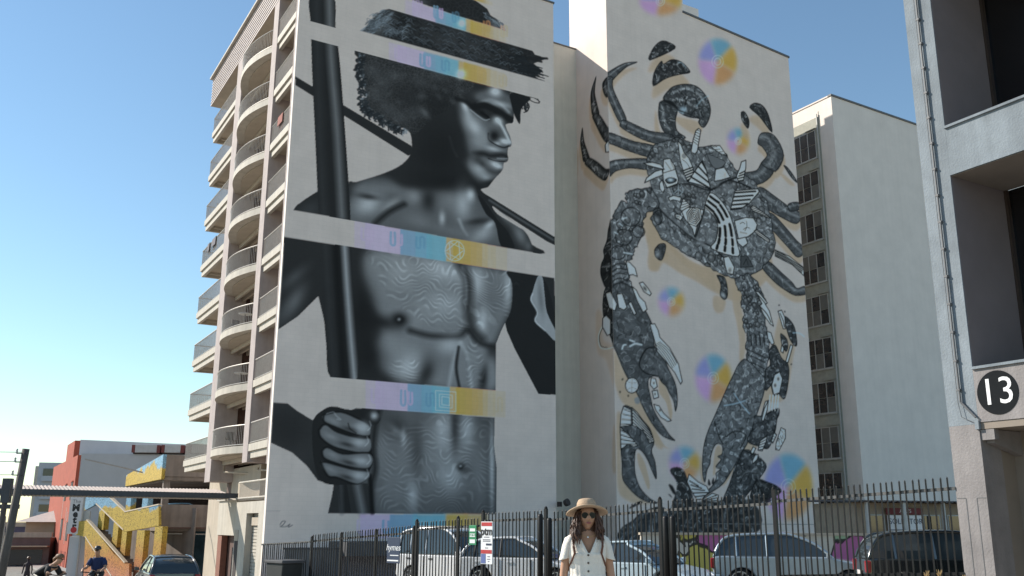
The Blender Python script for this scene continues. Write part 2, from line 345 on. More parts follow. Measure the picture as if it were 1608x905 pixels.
MURAL = [
('f','A',(34,34,34),1,.01,0,[4,2247,625,2019,640,1984,609,1961,7,2201]),
('f','A',(36,36,36),1,.011,1,[362,2480,338,2407,324,2396,340,2347,353,2288,373,2230,358,2188,376,2154,424,2148,481,2123,502,2104,551,2111,594,2100,619,2078,628,2017,623,1974,593,1926,545,1882,458,1828,341,1768,296,1734,312,1420,1356,1550,1344,1605,1308,1664,1244,1704,1165,1754,1095,1799,1049,1840,1029,1858,1045,1868,1071,1880,1090,1905,1117,1942,1148,1978,1163,2006,1167,2036,1187,2047,1194,2067,1190,2092,1194,2130,1210,2141,1214,2164,1202,2202,1185,2232,1177,2260,1197,2272,1225,2290,1225,2384,1208,2460,1348,2464,1200,2477]),
('f','A',(36,36,36),1,.01,1,[243,1753,318,1427,-16,1407,34,1567,77,1622,151,1687,212,1731]),
('b','A',(105,112,116),.6,[332,2373,17,5,1,-13]),
('b','A',(105,112,116),.6,[346,2307,17,4,0,-14]),
('b','A',(105,112,116),.6,[362,2241,17,4,1,-14]),
('b','A',(105,112,116),.6,[362,2179,17,4,0,-14]),
('b','A',(105,112,116),.6,[397,2149,17,4,1,-14]),
('b','A',(105,112,116),.6,[452,2138,18,4,1,-14]),
('b','A',(105,112,116),.6,[488,2111,17,4,1,-14]),
('b','A',(105,112,116),.6,[537,2101,18,4,1,-14]),
('b','A',(105,112,116),.6,[587,2091,17,4,0,-13]),
('c','A',1,[362,2480,338,2407,324,2396,340,2347,353,2288,373,2230,358,2188,376,2154,424,2148,481,2123,551,2111,619,2078,672,2114,742,2201,833,2269,873,2322,925,2372,981,2460,809,2491,587,2505]),
('t','A','curl',.75,.2,3),
('t','A','curl',.5,.3,4),
('b','A',(77,78,79),.45,[397,2383,53,-5,-11,-39]),
('b','A',(77,78,79),.45,[452,2327,52,-7,-12,-40]),
('b','A',(77,78,79),.45,[420,2248,53,-6,-11,-38]),
('b','A',(77,78,79),.45,[520,2379,53,-5,-12,-39]),
('b','A',(77,78,79),.45,[594,2291,54,-6,-12,-40]),
('b','A',(77,78,79),.45,[492,2196,53,-7,-12,-39]),
('b','A',(77,78,79),.45,[663,2380,56,-6,-12,-40]),
('b','A',(77,78,79),.45,[772,2444,57,-5,-13,-41]),
('b','A',(77,78,79),.45,[563,2160,54,-7,-12,-39]),
('b','A',(77,78,79),.45,[650,2215,55,-6,-12,-39]),
('b','A',(24,24,24),.7,[776,2281,112,27,4,-125]),
('b','A',(24,24,24),.6,[594,2291,108,26,3,-71]),
('c','A',0,None),
('h','A',(40,60,90,110),150,4,.17,.14,[-8,-8,-4,-16],.056,.7,[342,2461,331,2405,333,2367,345,2317,358,2251,365,2190,390,2151,439,2138,484,2117,537,2105,587,2091]),
('h','A',(30,34,40),120,14,.21,.17,[-10,-3,-16,-15,-9,-20],.077,.9,[342,2461,331,2405,333,2367,345,2317,358,2251,365,2190,390,2151,439,2138,484,2117,537,2105,587,2091]),
('c','A',1,[362,2480,338,2407,324,2396,340,2347,353,2288,373,2230,358,2188,376,2154,424,2148,481,2123,502,2104,551,2111,594,2100,619,2078,628,2017,623,1974,593,1926,545,1882,458,1828,341,1768,296,1734,312,1420,1356,1550,1344,1605,1308,1664,1244,1704,1165,1754,1095,1799,1049,1840,1029,1858,1045,1868,1071,1880,1090,1905,1117,1942,1148,1978,1163,2006,1167,2036,1187,2047,1194,2067,1190,2092,1194,2130,1210,2141,1214,2164,1202,2202,1185,2232,1177,2260,1197,2272,1225,2290,1225,2384,1208,2460,1348,2464,1200,2477]),
('f','A',(91,92,93),.9,.148,1,[885,2319,930,2322,984,2291,1085,2263,1180,2262,1208,2194,1209,2142,1189,2094,1190,2050,1159,1993,1105,1918,1029,1889,960,1947,951,2016,942,2100,910,2201]),
('f','A',(83,84,85),.9,.111,1,[983,2372,1044,2431,1195,2446,1219,2369,1216,2300,1148,2352,1053,2366]),
('f','A',(85,86,87),.9,.165,1,[341,1752,488,1820,603,1781,750,1809,858,1819,969,1850,1014,1816,1107,1706,1154,1557,353,1511]),
('b','A',(183,185,187),.9,[927,2307,17,12,20,-35]),
('b','A',(178,180,182),.9,[982,2203,36,35,53,-52]),
('b','A',(148,150,152),.7,[1010,2122,61,13,1,-43]),
('b','A',(163,165,167),.7,[947,2253,21,12,16,-37]),
('b','A',(193,195,197),.95,[1111,2440,42,0,-10,-38]),
('b','A',(163,165,167),.85,[1132,2374,85,0,-5,-20]),
('s','A',(173,175,177),.6,.106,.181,1,[1007,2344,1076,2383,1139,2376,1196,2340]),
('b','A',(94,95,96),.5,[1053,2389,91,-2,-8,-31]),
('s','A',(22,22,22),.9,.25,.147,1,[877,2339,930,2337,984,2309,1031,2298]),
('s','A',(20,20,20),.95,.383,.147,1,[984,2320,1045,2342,1108,2331,1172,2309,1212,2299]),
('s','A',(28,28,28),1,.191,.074,1,[1000,2294,1039,2280,1070,2270]),
('s','A',(148,150,152),.75,.066,.059,1,[961,2296,1008,2271,1047,2257,1076,2269]),
('s','A',(16,16,16),1,.132,.044,1,[1027,2295,1054,2287,1070,2278]),
('b','A',(198,200,202),.9,[1129,2273,33,-7,-11,-24]),
('s','A',(193,195,197),.8,.147,.147,1,[1125,2279,1156,2242,1189,2190,1205,2164]),
('b','A',(18,18,18),.98,[1106,2179,38,8,0,-35]),
('b','A',(203,205,207),.95,[1175,2161,35,-1,-5,-17]),
('b','A',(163,165,167),.8,[1126,2139,28,2,-2,-13]),
('s','A',(20,20,20),.9,.072,.072,1,[1071,2186,1073,2150,1118,2130,1165,2124,1197,2140]),
('b','A',(129,130,131),.75,[1040,2150,37,8,1,-43]),
('b','A',(173,175,177),.8,[1099,2103,50,-1,-4,-15]),
('s','A',(26,26,26),.85,.272,.201,1,[988,2052,1042,2063,1088,2060,1158,2079,1185,2075]),
('b','A',(40,40,40),.6,[1004,2027,30,6,0,-29]),
('b','A',(36,36,36),.7,[1052,1893,90,36,5,-19]),
('s','A',(129,130,131),.8,.064,.057,1,[1127,2054,1166,2060,1189,2065]),
('s','A',(22,22,22),.95,.064,.043,1,[1073,2041,1119,2037,1174,2046]),
('b','A',(198,200,202),.95,[1123,2014,40,-9,-7,-18]),
('s','A',(34,34,34),.5,.215,.201,1,[1035,2004,1073,1976,1120,1970,1151,1984]),
('b','A',(163,165,167),.8,[1005,1970,57,-25,-18,-28]),
('b','A',(148,150,152),.7,[1055,1933,46,-11,-8,-18]),
('s','A',(40,40,40),.5,.215,.286,1,[951,2044,989,2024,1035,2004]),
('b','A',(26,26,26),.8,[1090,1908,36,19,8,-19]),
('b','A',(99,100,101),.5,[981,2029,27,6,1,-57]),
('s','A',(79,80,81),.5,.111,.139,1,[841,2114,861,2054,884,2016]),
('b','A',(109,110,111),.6,[695,2216,15,15,26,-25]),
('b','A',(84,85,86),.45,[671,2303,29,7,1,-21]),
('b','A',(74,75,76),.4,[809,2373,20,-12,-11,-15]),
('b','A',(74,75,76),.4,[749,2373,25,-3,-5,-17]),
('b','A',(74,75,76),.4,[898,2395,22,-12,-10,-15]),
('b','A',(74,75,76),.4,[855,2319,21,-12,-11,-15]),
('b','A',(74,75,76),.4,[773,2328,17,-16,-12,-13]),
('b','A',(74,75,76),.4,[488,2272,24,2,-2,-15]),
('b','A',(74,75,76),.4,[418,2276,22,-7,-6,-15]),
('b','A',(74,75,76),.4,[545,2244,22,-7,-7,-15]),
('b','A',(24,24,24),.9,[783,2014,163,35,5,-191]),
('b','A',(22,22,22),.85,[879,1858,224,5,-8,-50]),
('b','A',(163,165,167),.85,[405,1665,73,41,22,-51]),
('b','A',(109,110,111),.6,[481,1758,122,13,-2,-30]),
('b','A',(129,130,131),.7,[646,1749,50,-8,-13,-40]),
('b','A',(99,100,101),.5,[372,1738,59,11,1,-29]),
('b','A',(139,140,141),.7,[524,1687,49,43,14,-16]),
('s','A',(22,22,22),.8,.248,.229,1,[448,1575,516,1645,596,1699]),
('b','A',(26,26,26),.8,[731,1744,42,8,1,-61]),
('b','A',(24,24,24),.75,[403,1704,59,1,-2,-16]),
('b','A',(119,120,121),.65,[838,1763,65,12,1,-61]),
('b','A',(173,175,177),.75,[808,1661,19,3,1,-39]),
('b','A',(109,110,111),.6,[681,1624,90,-16,-16,-50]),
('b','A',(158,160,162),.8,[926,1758,55,10,2,-98]),
('b','A',(183,185,187),.85,[969,1818,29,6,1,-37]),
('b','A',(30,30,30),.75,[1016,1680,79,24,4,-18]),
('s','A',(153,155,157),.7,.125,.167,1,[905,1672,928,1625,951,1597]),
('b','A',(163,165,167),.8,[1040,1612,71,42,17,-30]),
('b','A',(173,175,177),.8,[1084,1671,32,29,14,-12]),
('b','A',(109,110,111),.6,[885,1597,221,7,-4,-31]),
('b','A',(69,70,71),.5,[704,1578,212,6,-4,-31]),
('f','A',(26,26,26),1,.011,1,[1014,1816,1061,1730,1118,1687,1154,1567,1237,1562,1200,1648,1130,1710,1083,1765,1037,1815]),
('b','A',(124,125,126),.75,[1187,1741,29,23,41,-45]),
('b','A',(129,130,131),.7,[1270,1649,36,21,35,-62]),
('b','A',(109,110,111),.5,[1323,1593,24,4,0,-31]),
('c','A',0,None),
('c','A',1,[243,1753,318,1427,-16,1407,34,1567,77,1622,151,1687,212,1731]),
('b','A',(59,60,61),.6,[110,1584,57,45,24,-34]),
('c','A',0,None),
('f','A',(34,34,34),1,.01,0,[1000,1861,1488,1671,1487,1624,1437,1638,1270,1707,1083,1786,1014,1827]),
('s','A',(104,105,106),.7,.086,.129,1,[1083,1808,1270,1734,1480,1652]),
('f','A',(168,156,150),1,.01,1,[1100,1779,1164,1748,1234,1712,1282,1682,1199,1713,1129,1742]),
('f','A',(30,30,30),1,.022,0,[477,2753,442,2735,408,2696,375,2657,356,2619,336,2588,344,2565,359,2551,1390,2548,1365,2604,1416,2641,1356,2673,1446,2728,1365,2730,1348,2750]),
('c','A',0,[477,2753,442,2735,408,2696,375,2657,356,2619,336,2588,344,2565,359,2551,1390,2548,1365,2604,1416,2641,1356,2673,1446,2728,1365,2730,1348,2750]),
('t','A','curl',.4,.34,5),
('b','A',(119,120,121),.6,[438,2664,50,-15,-32,-72]),
('b','A',(89,90,91),.5,[388,2603,48,13,1,-29]),
('b','A',(59,60,61),.5,[920,2652,230,3,-28,-117]),
('b','A',(51,52,53),.4,[765,2703,148,3,-15,-70]),
('c','A',0,None),
('s','A',(28,28,28),1,.125,.078,1,[1199,2619,1294,2615,1390,2603]),
('s','A',(28,28,28),1,.125,.078,1,[1223,2653,1310,2647,1399,2633]),
('s','A',(28,28,28),1,.125,.078,1,[1240,2673,1342,2704,1446,2728]),
('s','A',(28,28,28),1,.128,.08,1,[1199,2678,1302,2692,1407,2698]),
('s','A',(28,28,28),1,.125,.078,1,[1248,2605,1319,2590,1390,2567]),
('s','A',(28,28,28),1,.125,.078,1,[1199,2608,1285,2584,1373,2551]),
('f','A',(30,30,30),1,.022,0,[538,2854,630,2841,724,2835,877,2827,1148,2828,1127,2873,1074,2893,1054,2926,973,2957,953,2982]),
('c','A',0,[538,2854,630,2841,724,2835,877,2827,1148,2828,1127,2873,1074,2893,1054,2926,973,2957,953,2982]),
('t','A','curl',.4,.34,8),
('b','A',(124,125,126),.6,[1116,2850,48,14,0,-39]),
('b','A',(99,100,101),.5,[630,2852,70,-5,-9,-31]),
('c','A',0,None),
('h','A',(45,70,100,120),120,5,.32,.22,[-14,-7,-24,-22],.054,.6,[477,2738,361,2580]),
('h','A',(18,50,64,80),260,6,.14,.72,[17,12,39,0],.047,.65,[438,2661,1281,2653]),
('h','A',(70,95,120),90,17,.35,.49,[-18,3,-31,-16],.049,.55,[403,2650,582,2651]),
('h','A',(24,28,32),70,15,.31,.47,[32,5,65,2],.062,.9,[1199,2662,1356,2602]),
('h','A',(24,30),40,16,.19,.23,[12,-16,20,-40],.061,.9,[1226,2445,1302,2433]),
('h','A',(60,90,120),60,7,.12,.2,[12,0,20,-10],.055,.6,[1034,2889,1156,2838]),
('f','A',(168,156,150),1,.007,0,[302,2583,1492,2581,1492,2510,306,2501]),
('f','A',(24,24,24),1,.019,1,[1209,2458,1333,2458,1309,2420,1276,2374,1264,2290,1246,2307,1228,2340,1213,2390]),
('s','A',(26,26,26),1,.054,.031,1,[1301,2456,1350,2438,1392,2440,1383,2461]),
('s','A',(26,26,26),1,.053,.03,1,[1276,2435,1325,2417,1317,2376,1293,2359]),
('s','A',(26,26,26),1,.053,.03,1,[1317,2459,1358,2464,1396,2449]),
('s','A',(26,26,26),1,.053,.03,1,[1260,2378,1268,2320,1265,2287]),
('s','A',(26,26,26),1,.053,.03,1,[1292,2386,1309,2367,1329,2402]),
('f','A',(36,36,36),1,.009,0,[2,1456,1484,1462,1500,808,1386,800,1313,913,1240,1027,1193,1116,1182,1158,1159,1112,1130,1043,1129,794,263,790,236,954,211,1072,180,1174,89,1067,5,998,5,1137]),
('c','A',0,[2,1456,1484,1462,1500,808,1386,800,1313,913,1240,1027,1193,1116,1182,1158,1159,1112,1130,1043,1129,794,263,790,236,954,211,1072,180,1174,89,1067,5,998,5,1137]),
('f','A',(111,112,113),.95,.192,1,[402,1416,638,1451,899,1431,1199,1435,1218,1371,1212,1239,1118,1025,1126,801,595,816,465,942,502,1044,433,1196]),
('b','A',(34,34,34),.9,[409,1034,72,-4,-20,-146]),
('b','A',(166,168,170),.75,[819,1393,135,-15,-19,-75]),
('b','A',(144,145,146),.75,[576,1348,108,-3,-15,-104]),
('b','A',(158,160,162),.65,[835,1215,113,-5,-12,-73]),
('b','A',(124,125,126),.65,[713,1159,100,3,-4,-72]),
('b','A',(109,110,111),.6,[491,1326,74,10,4,-112]),
('b','A',(109,110,111),.55,[581,1215,75,9,2,-71]),
('b','A',(170,172,174),.75,[1018,1355,50,7,1,-86]),
('b','A',(178,180,182),.85,[1051,1156,37,-2,-14,-75]),
('b','A',(173,175,177),.8,[1197,1346,27,4,1,-109]),
('b','A',(89,90,91),.6,[1115,1260,73,9,2,-150]),
('s','A',(42,42,42),.85,.465,.381,1,[916,1433,965,1348,967,1220,987,1117,1046,1060]),
('s','A',(148,150,152),.45,.085,.169,1,[928,1419,953,1336,955,1230]),
('b','A',(22,22,22),.9,[406,1113,62,7,7,-167]),
('b','A',(24,24,24),.85,[501,1084,103,-15,-10,-40]),
('b','A',(10,10,10),1,[593,1109,45,-2,-5,-36]),
('b','A',(148,150,152),.8,[590,1109,10,1,0,-9]),
('s','A',(26,26,26),.8,.267,.287,1,[651,1060,761,1046,907,1056,952,1092]),
('s','A',(26,26,26),.8,.275,.254,1,[975,1095,1035,1038,1118,1025]),
('b','A',(24,24,24),.9,[445,920,79,-20,-27,-85]),
('b','A',(24,24,24),.85,[744,867,42,-10,-34,-96]),
('b','A',(168,170,172),.75,[646,884,59,-20,-33,-74]),
('b','A',(119,120,121),.7,[568,971,67,-45,-38,-49]),
('b','A',(163,165,167),.8,[857,999,74,32,19,-41]),
('b','A',(94,95,96),.6,[797,943,90,8,2,-61]),
('s','A',(148,150,152),.75,.144,.185,1,[925,1027,892,941,867,807]),
('s','A',(20,20,20),.9,.119,.119,1,[917,1005,905,901,924,806]),
('s','A',(148,150,152),.75,.123,.185,1,[931,1027,972,948,992,816]),
('b','A',(119,120,121),.65,[1001,951,44,-10,-23,-60]),
('b','A',(20,20,20),.8,[1061,853,29,-3,-15,-82]),
('b','A',(119,120,121),.6,[1101,887,24,2,1,-83]),
('b','A',(30,30,30),.7,[1106,1003,36,3,0,-42]),
('f','A',(28,28,28),1,.028,1,[1196,1437,1407,1441,1502,1151,1499,791,1380,793,1300,925,1189,1117,1186,1160,1219,1240,1224,1372]),
('f','A',(134,135,136),1,.01,1,[1382,1433,1411,1430,1423,1342,1438,1243,1492,1144,1491,1092,1425,1142,1362,1185,1377,1236,1337,1296,1349,1344]),
('b','A',(79,80,81),.6,[1400,1317,20,4,10,-99]),
('s','A',(188,190,192),.7,.054,.087,1,[1349,1333,1339,1296,1377,1236,1364,1189,1425,1142]),
('b','A',(99,100,101),.75,[66,1131,34,-16,-44,-86]),
('b','A',(79,80,81),.6,[59,1247,20,-20,-61,-65]),
('b','A',(69,70,71),.5,[23,1069,26,-9,-21,-54]),
('c','A',0,None),
('c','A',1,[454,1448,1218,1457,1215,1253,1170,1153,843,1072,633,1151,531,1203,466,1321]),
('t','A','maze',.4,.3,11),
('c','A',0,None),
('c','A',1,[550,890,656,920,721,895,692,808,574,814]),
('t','A','maze',.5,.32,12),
('c','A',0,None),
('c','A',1,[964,1072,1047,1007,1061,811,969,815]),
('t','A','maze',.5,.3,17),
('c','A',0,None),
('f','A',(30,30,30),1,.01,1,[52,2692,172,2730,191,2564,219,2407,246,2206,286,1877,315,1620,328,1429,353,1181,389,806,259,798,230,953,207,1132,188,1376,157,1592,121,1941,84,2302,64,2538]),
('c','A',1,[52,2692,172,2730,191,2564,219,2407,246,2206,286,1877,315,1620,328,1429,353,1181,389,806,259,798,230,953,207,1132,188,1376,157,1592,121,1941,84,2302,64,2538]),
('s','A',(119,120,121),.75,.264,.33,1,[149,2723,177,2395,226,2031,275,1580]),
('s','A',(59,60,61),.5,.248,.434,1,[85,2685,139,2012,206,1379,274,808]),
('s','A',(148,150,152),.85,.24,.24,1,[295,1440,318,1238,349,995,378,787]),
('s','A',(14,14,14),.8,.217,.248,1,[251,1433,291,1081,324,801]),
('c','A',0,None),
('f','A',(50,50,50),1,.008,0,[1,669,64,668,110,637,186,598,234,650,279,668,331,659,368,656,399,670,1127,666,1124,527,1140,418,1139,194,280,191,294,263,300,314,225,332,172,394,101,450,5,488]),
('c','A',0,[1,669,64,668,110,637,186,598,234,650,279,668,331,659,368,656,399,670,1127,666,1124,527,1140,418,1139,194,280,191,294,263,300,314,225,332,172,394,101,450,5,488]),
('b','A',(36,36,36),1,[73,565,176,10,9,-133]),
('b','A',(34,34,34),1,[252,354,107,4,5,-99]),
('b','A',(36,36,36),1,[328,622,167,-12,-5,-51]),
('b','A',(117,118,119),.9,[785,477,355,15,9,-318]),
('b','A',(104,105,106),.85,[594,330,116,3,7,-189]),
('b','A',(163,165,167),.7,[843,580,51,3,3,-109]),
('b','A',(163,165,167),.7,[972,596,41,2,2,-102]),
('b','A',(156,158,160),.65,[889,373,72,2,2,-89]),
('b','A',(163,165,167),.65,[692,280,31,0,3,-78]),
('b','A',(109,110,111),.6,[1045,378,63,2,2,-181]),
('b','A',(40,40,40),.8,[904,611,23,1,3,-129]),
('b','A',(45,45,45),.6,[705,492,39,2,5,-159]),
('b','A',(40,40,40),.7,[603,594,69,-32,-27,-48]),
('b','A',(119,120,121),.6,[604,567,46,-32,-12,-14]),
('b','A',(188,190,192),.6,[1113,417,15,0,3,-220]),
('b','A',(109,110,111),.6,[530,484,39,2,4,-78]),
('b','A',(158,160,162),.6,[634,542,14,1,2,-44]),
('s','A',(22,22,22),.85,.225,.242,1,[504,664,488,588,483,482,496,396,481,310,486,191]),
('b','A',(12,12,12),1,[941,416,21,1,1,-20]),
('b','A',(148,150,152),.9,[939,420,10,0,0,-7]),
('b','A',(50,50,50),.5,[966,403,31,1,0,-28]),
('c','A',0,None),
('c','A',0,[489,561,662,597,739,656,1121,659,1123,529,1138,417,1134,198,505,195,492,284,507,362]),
('t','A','maze',.36,.3,21),
('c','A',0,None),
('f','A',(40,40,40),1,.008,0,[307,322,280,191,505,189,462,326]),
('f','A',(30,30,30),1,.008,0,[316,323,341,189,390,190,361,324]),
('s','A',(109,110,111),.75,.26,.242,1,[411,325,445,191]),
('s','A',(79,80,81),.6,.117,.201,1,[334,315,345,191]),
('s','A',(14,14,14),.9,.15,.1,1,[472,361,491,191]),
('f','A',(30,30,30),1,.009,1,[189,599,236,650,284,667,363,655,447,669,495,655,515,625,497,597,469,587,466,543,476,482,487,430,469,378,470,352,425,321,389,319,299,315,244,329,210,387,191,487]),
('c','A',1,[189,599,236,650,284,667,363,655,447,669,495,655,515,625,497,597,469,587,466,543,476,482,487,430,469,378,470,352,425,321,389,319,299,315,244,329,210,387,191,487]),
('f','A',(91,92,93),1,.009,1,[237,626,318,644,412,614,464,587,469,547,434,539,368,551,285,577,239,596]),
('s','A',(14,14,14),.95,.078,.069,1,[237,626,318,644,412,614,464,587,469,547,434,539,368,551,285,577,239,596,237,626]),
('b','A',(153,155,157),.85,[423,580,43,-3,-3,-23]),
('b','A',(119,120,121),.7,[284,600,33,-13,-6,-13]),
('b','A',(40,40,40),.8,[363,568,36,-7,-2,-10]),
('s','A',(178,180,182),.6,.036,.054,1,[459,610,468,586,452,566]),
('f','A',(91,92,93),1,.009,1,[218,556,248,583,322,548,415,530,470,530,476,482,447,459,382,465,290,484,229,522]),
('s','A',(14,14,14),.95,.078,.069,1,[218,556,248,583,322,548,415,530,470,530,476,482,447,459,382,465,290,484,229,522,218,556]),
('b','A',(158,160,162),.85,[414,509,42,-4,-3,-23]),
('b','A',(124,125,126),.7,[275,530,34,-13,-5,-13]),
('b','A',(40,40,40),.8,[354,497,36,-7,-2,-10]),
('s','A',(183,185,187),.6,.035,.052,1,[450,538,458,514,442,495]),
('f','A',(91,92,93),1,.008,1,[237,463,263,481,336,455,456,464,487,439,477,404,450,390,376,396,293,415,247,434]),
('s','A',(14,14,14),.95,.078,.069,1,[237,463,263,481,336,455,456,464,487,439,477,404,450,390,376,396,293,415,247,434,237,463]),
('b','A',(153,155,157),.85,[426,426,43,-4,-2,-22]),
('b','A',(119,120,121),.7,[288,448,33,-13,-5,-12]),
('b','A',(40,40,40),.8,[367,416,36,-8,-3,-10]),
('s','A',(178,180,182),.6,.035,.052,1,[462,455,471,432,455,412]),
('f','A',(91,92,93),1,.008,1,[235,413,262,414,330,399,404,384,469,378,468,348,425,321,388,324,315,348,270,355]),
('s','A',(14,14,14),.95,.078,.069,1,[235,413,262,414,330,399,404,384,469,378,468,348,425,321,388,324,315,348,270,355,235,413]),
('b','A',(153,155,157),.85,[420,360,43,-4,-2,-22]),
('b','A',(119,120,121),.7,[283,383,33,-13,-5,-12]),
('b','A',(40,40,40),.8,[361,350,36,-8,-2,-10]),
('s','A',(178,180,182),.6,.035,.052,1,[456,389,465,365,449,346]),
('b','A',(163,165,167),.9,[481,636,23,1,1,-21]),
('b','A',(40,40,40),.8,[448,630,14,0,2,-27]),
('s','A',(158,160,162),.6,.043,.052,1,[250,631,281,641,296,625,319,609,301,610]),
('f','A',(20,20,20),1,.017,1,[253,583,303,569,378,547,453,538,396,539,304,548]),
('b','A',(148,150,152),.7,[427,576,24,-3,-4,-31]),
('s','A',(16,16,16),.8,.043,.052,1,[355,594,367,568,396,552]),
('c','A',0,None),
('f','A',(168,156,150),1,.002,0,[-158,2843,1503,2819,1502,2749,-152,2754]),
('f','A',(176,148,184),.35,.03,0,[562,2833,626,2832,629,2752,565,2752]),
('f','A',(176,148,184),.62,.03,0,[605,2832,750,2830,752,2751,607,2752]),
('f','A',(108,138,160),.9,.03,0,[739,2830,850,2828,851,2751,741,2751]),
('f','A',(100,148,162),.5,.03,0,[800,2829,866,2828,868,2751,802,2751]),
('f','A',(100,148,162),.9,.03,0,[844,2829,945,2827,946,2751,846,2751]),
('f','A',(206,138,66),.6,.03,0,[922,2827,968,2827,969,2751,924,2751]),
('f','A',(206,138,66),.85,.03,0,[951,2827,1025,2826,1026,2750,952,2751]),
('f','A',(216,138,84),.5,.03,0,[991,2826,1048,2826,1049,2750,992,2750]),
('f','A',(216,138,84),.8,.031,0,[1025,2826,1094,2825,1095,2750,1026,2750]),
('f','A',(220,150,124),.7,.031,0,[1071,2825,1129,2825,1130,2750,1072,2750]),
('f','A',(220,150,124),.45,.031,0,[1118,2825,1177,2824,1177,2750,1118,2750]),
('s','A',(176,148,184),.5,.111,.037,1,[609,2841,611,2787,626,2790,625,2843,641,2845,642,2792,658,2794,657,2848]),
('s','A',(108,138,160),.8,.129,.038,1,[732,2845,734,2784,750,2787,749,2848]),
('s','A',(176,148,184),.7,.111,.037,1,[765,2840,767,2790,780,2792,779,2842]),
('s','A',(85,125,150),.5,.114,.038,1,[843,2840,844,2791,860,2793,859,2843,876,2845,877,2795]),
('s','A',(216,138,84),.5,.114,.038,1,[1035,2842,1036,2792,1053,2794,1052,2844,1070,2847,1070,2796]),
('s','A',(220,150,124),.7,.117,.039,1,[1146,2846,1146,2789,1164,2792,1163,2848,1181,2851,1181,2794]),
('f','A',(168,156,150),1,.002,0,[-168,2994,1504,2973,1504,2949,-166,2973]),
('f','A',(176,148,184),.35,.03,0,[774,2982,808,2982,808,2959,775,2959]),
('f','A',(176,148,184),.62,.03,0,[797,2982,872,2981,873,2958,797,2959]),
('f','A',(108,138,160),.9,.031,0,[866,2981,923,2980,923,2957,867,2958]),
('f','A',(100,148,162),.5,.031,0,[897,2981,931,2980,932,2957,898,2957]),
('f','A',(100,148,162),.9,.03,0,[920,2980,971,2980,972,2956,921,2957]),
('f','A',(206,138,66),.6,.031,0,[960,2980,983,2980,983,2956,960,2957]),
('f','A',(206,138,66),.85,.031,0,[974,2980,1012,2979,1012,2956,975,2956]),
('f','A',(216,138,84),.5,.032,0,[994,2980,1023,2979,1024,2956,995,2956]),
('f','A',(216,138,84),.8,.031,0,[1012,2979,1047,2979,1047,2955,1012,2956]),
('f','A',(220,150,124),.7,.031,0,[1035,2979,1064,2979,1064,2955,1035,2955]),
('f','A',(220,150,124),.45,.032,0,[1058,2979,1087,2978,1088,2955,1059,2955]),
('f','A',(168,156,150),1,.002,0,[-138,2558,1501,2567,1500,2464,-132,2463]),
('f','A',(176,148,184),.35,.029,0,[480,2562,551,2562,554,2464,484,2464]),
('f','A',(176,148,184),.62,.029,0,[527,2562,690,2563,693,2464,531,2464]),
('f','A',(108,138,160),.9,.03,0,[678,2563,802,2563,804,2464,681,2464]),
('f','A',(100,148,162),.5,.03,0,[746,2563,821,2563,823,2464,748,2464]),
('f','A',(100,148,162),.9,.03,0,[796,2563,910,2564,912,2464,798,2464]),
('f','A',(206,138,66),.6,.03,0,[884,2564,935,2564,937,2464,886,2464]),
('f','A',(206,138,66),.85,.03,0,[916,2564,1000,2564,1002,2464,918,2464]),
('f','A',(216,138,84),.5,.03,0,[961,2564,1026,2565,1028,2464,963,2464]),
('f','A',(216,138,84),.8,.03,0,[1000,2564,1079,2565,1080,2464,1002,2464]),
('f','A',(220,150,124),.7,.03,0,[1052,2565,1119,2565,1120,2464,1054,2464]),
('f','A',(220,150,124),.45,.03,0,[1105,2565,1172,2565,1173,2464,1106,2464]),
('s','A',(176,148,184),.5,.108,.036,1,[518,2538,520,2487,538,2489,537,2540,555,2542,557,2491,575,2493,573,2545]),
('s','A',(108,138,160),.8,.126,.037,1,[660,2542,662,2483,680,2486,678,2544]),
('s','A',(176,148,184),.7,.111,.037,1,[698,2537,699,2489,715,2491,713,2538]),
('s','A',(85,125,150),.5,.111,.037,1,[786,2537,788,2489,807,2491,805,2539,825,2541,826,2493]),
('s','A',(216,138,84),.5,.111,.037,1,[1008,2538,1009,2489,1029,2491,1028,2540,1049,2543,1049,2493]),
('s','A',(220,150,124),.7,.114,.038,1,[1137,2541,1137,2487,1158,2489,1157,2543,1178,2546,1178,2491]),
('f','A',(168,156,150),1,.002,0,[-72,1571,1493,1560,1492,1439,-62,1434]),
('f','A',(176,148,184),.35,.026,0,[339,1568,425,1567,431,1436,345,1436]),
('f','A',(176,148,184),.62,.026,0,[396,1568,595,1566,599,1437,402,1436]),
('f','A',(108,138,160),.9,.026,0,[580,1566,731,1565,735,1437,584,1437]),
('f','A',(100,148,162),.5,.026,0,[662,1566,755,1565,758,1437,667,1437]),
('f','A',(100,148,162),.9,.026,0,[724,1565,864,1564,867,1437,727,1437]),
('f','A',(206,138,66),.6,.027,0,[833,1565,896,1564,899,1438,836,1437]),
('f','A',(206,138,66),.85,.027,0,[872,1564,976,1564,979,1438,875,1437]),
('f','A',(216,138,84),.5,.027,0,[928,1564,1009,1563,1011,1438,931,1438]),
('f','A',(216,138,84),.8,.028,0,[976,1564,1075,1563,1076,1438,979,1438]),
('f','A',(220,150,124),.7,.027,0,[1042,1563,1124,1563,1126,1438,1043,1438]),
('f','A',(220,150,124),.45,.028,0,[1108,1563,1192,1562,1192,1438,1109,1438]),
('s','A',(176,148,184),.5,.096,.032,1,[378,1539,380,1486,400,1486,397,1539,417,1539,420,1486,439,1487,437,1540]),
('s','A',(108,138,160),.8,.112,.033,1,[531,1543,533,1483,554,1483,551,1544]),
('s','A',(176,148,184),.7,.099,.033,1,[572,1538,574,1489,591,1489,589,1538]),
('s','A',(85,125,150),.5,.102,.034,1,[669,1538,670,1489,691,1489,690,1539,711,1539,712,1489]),
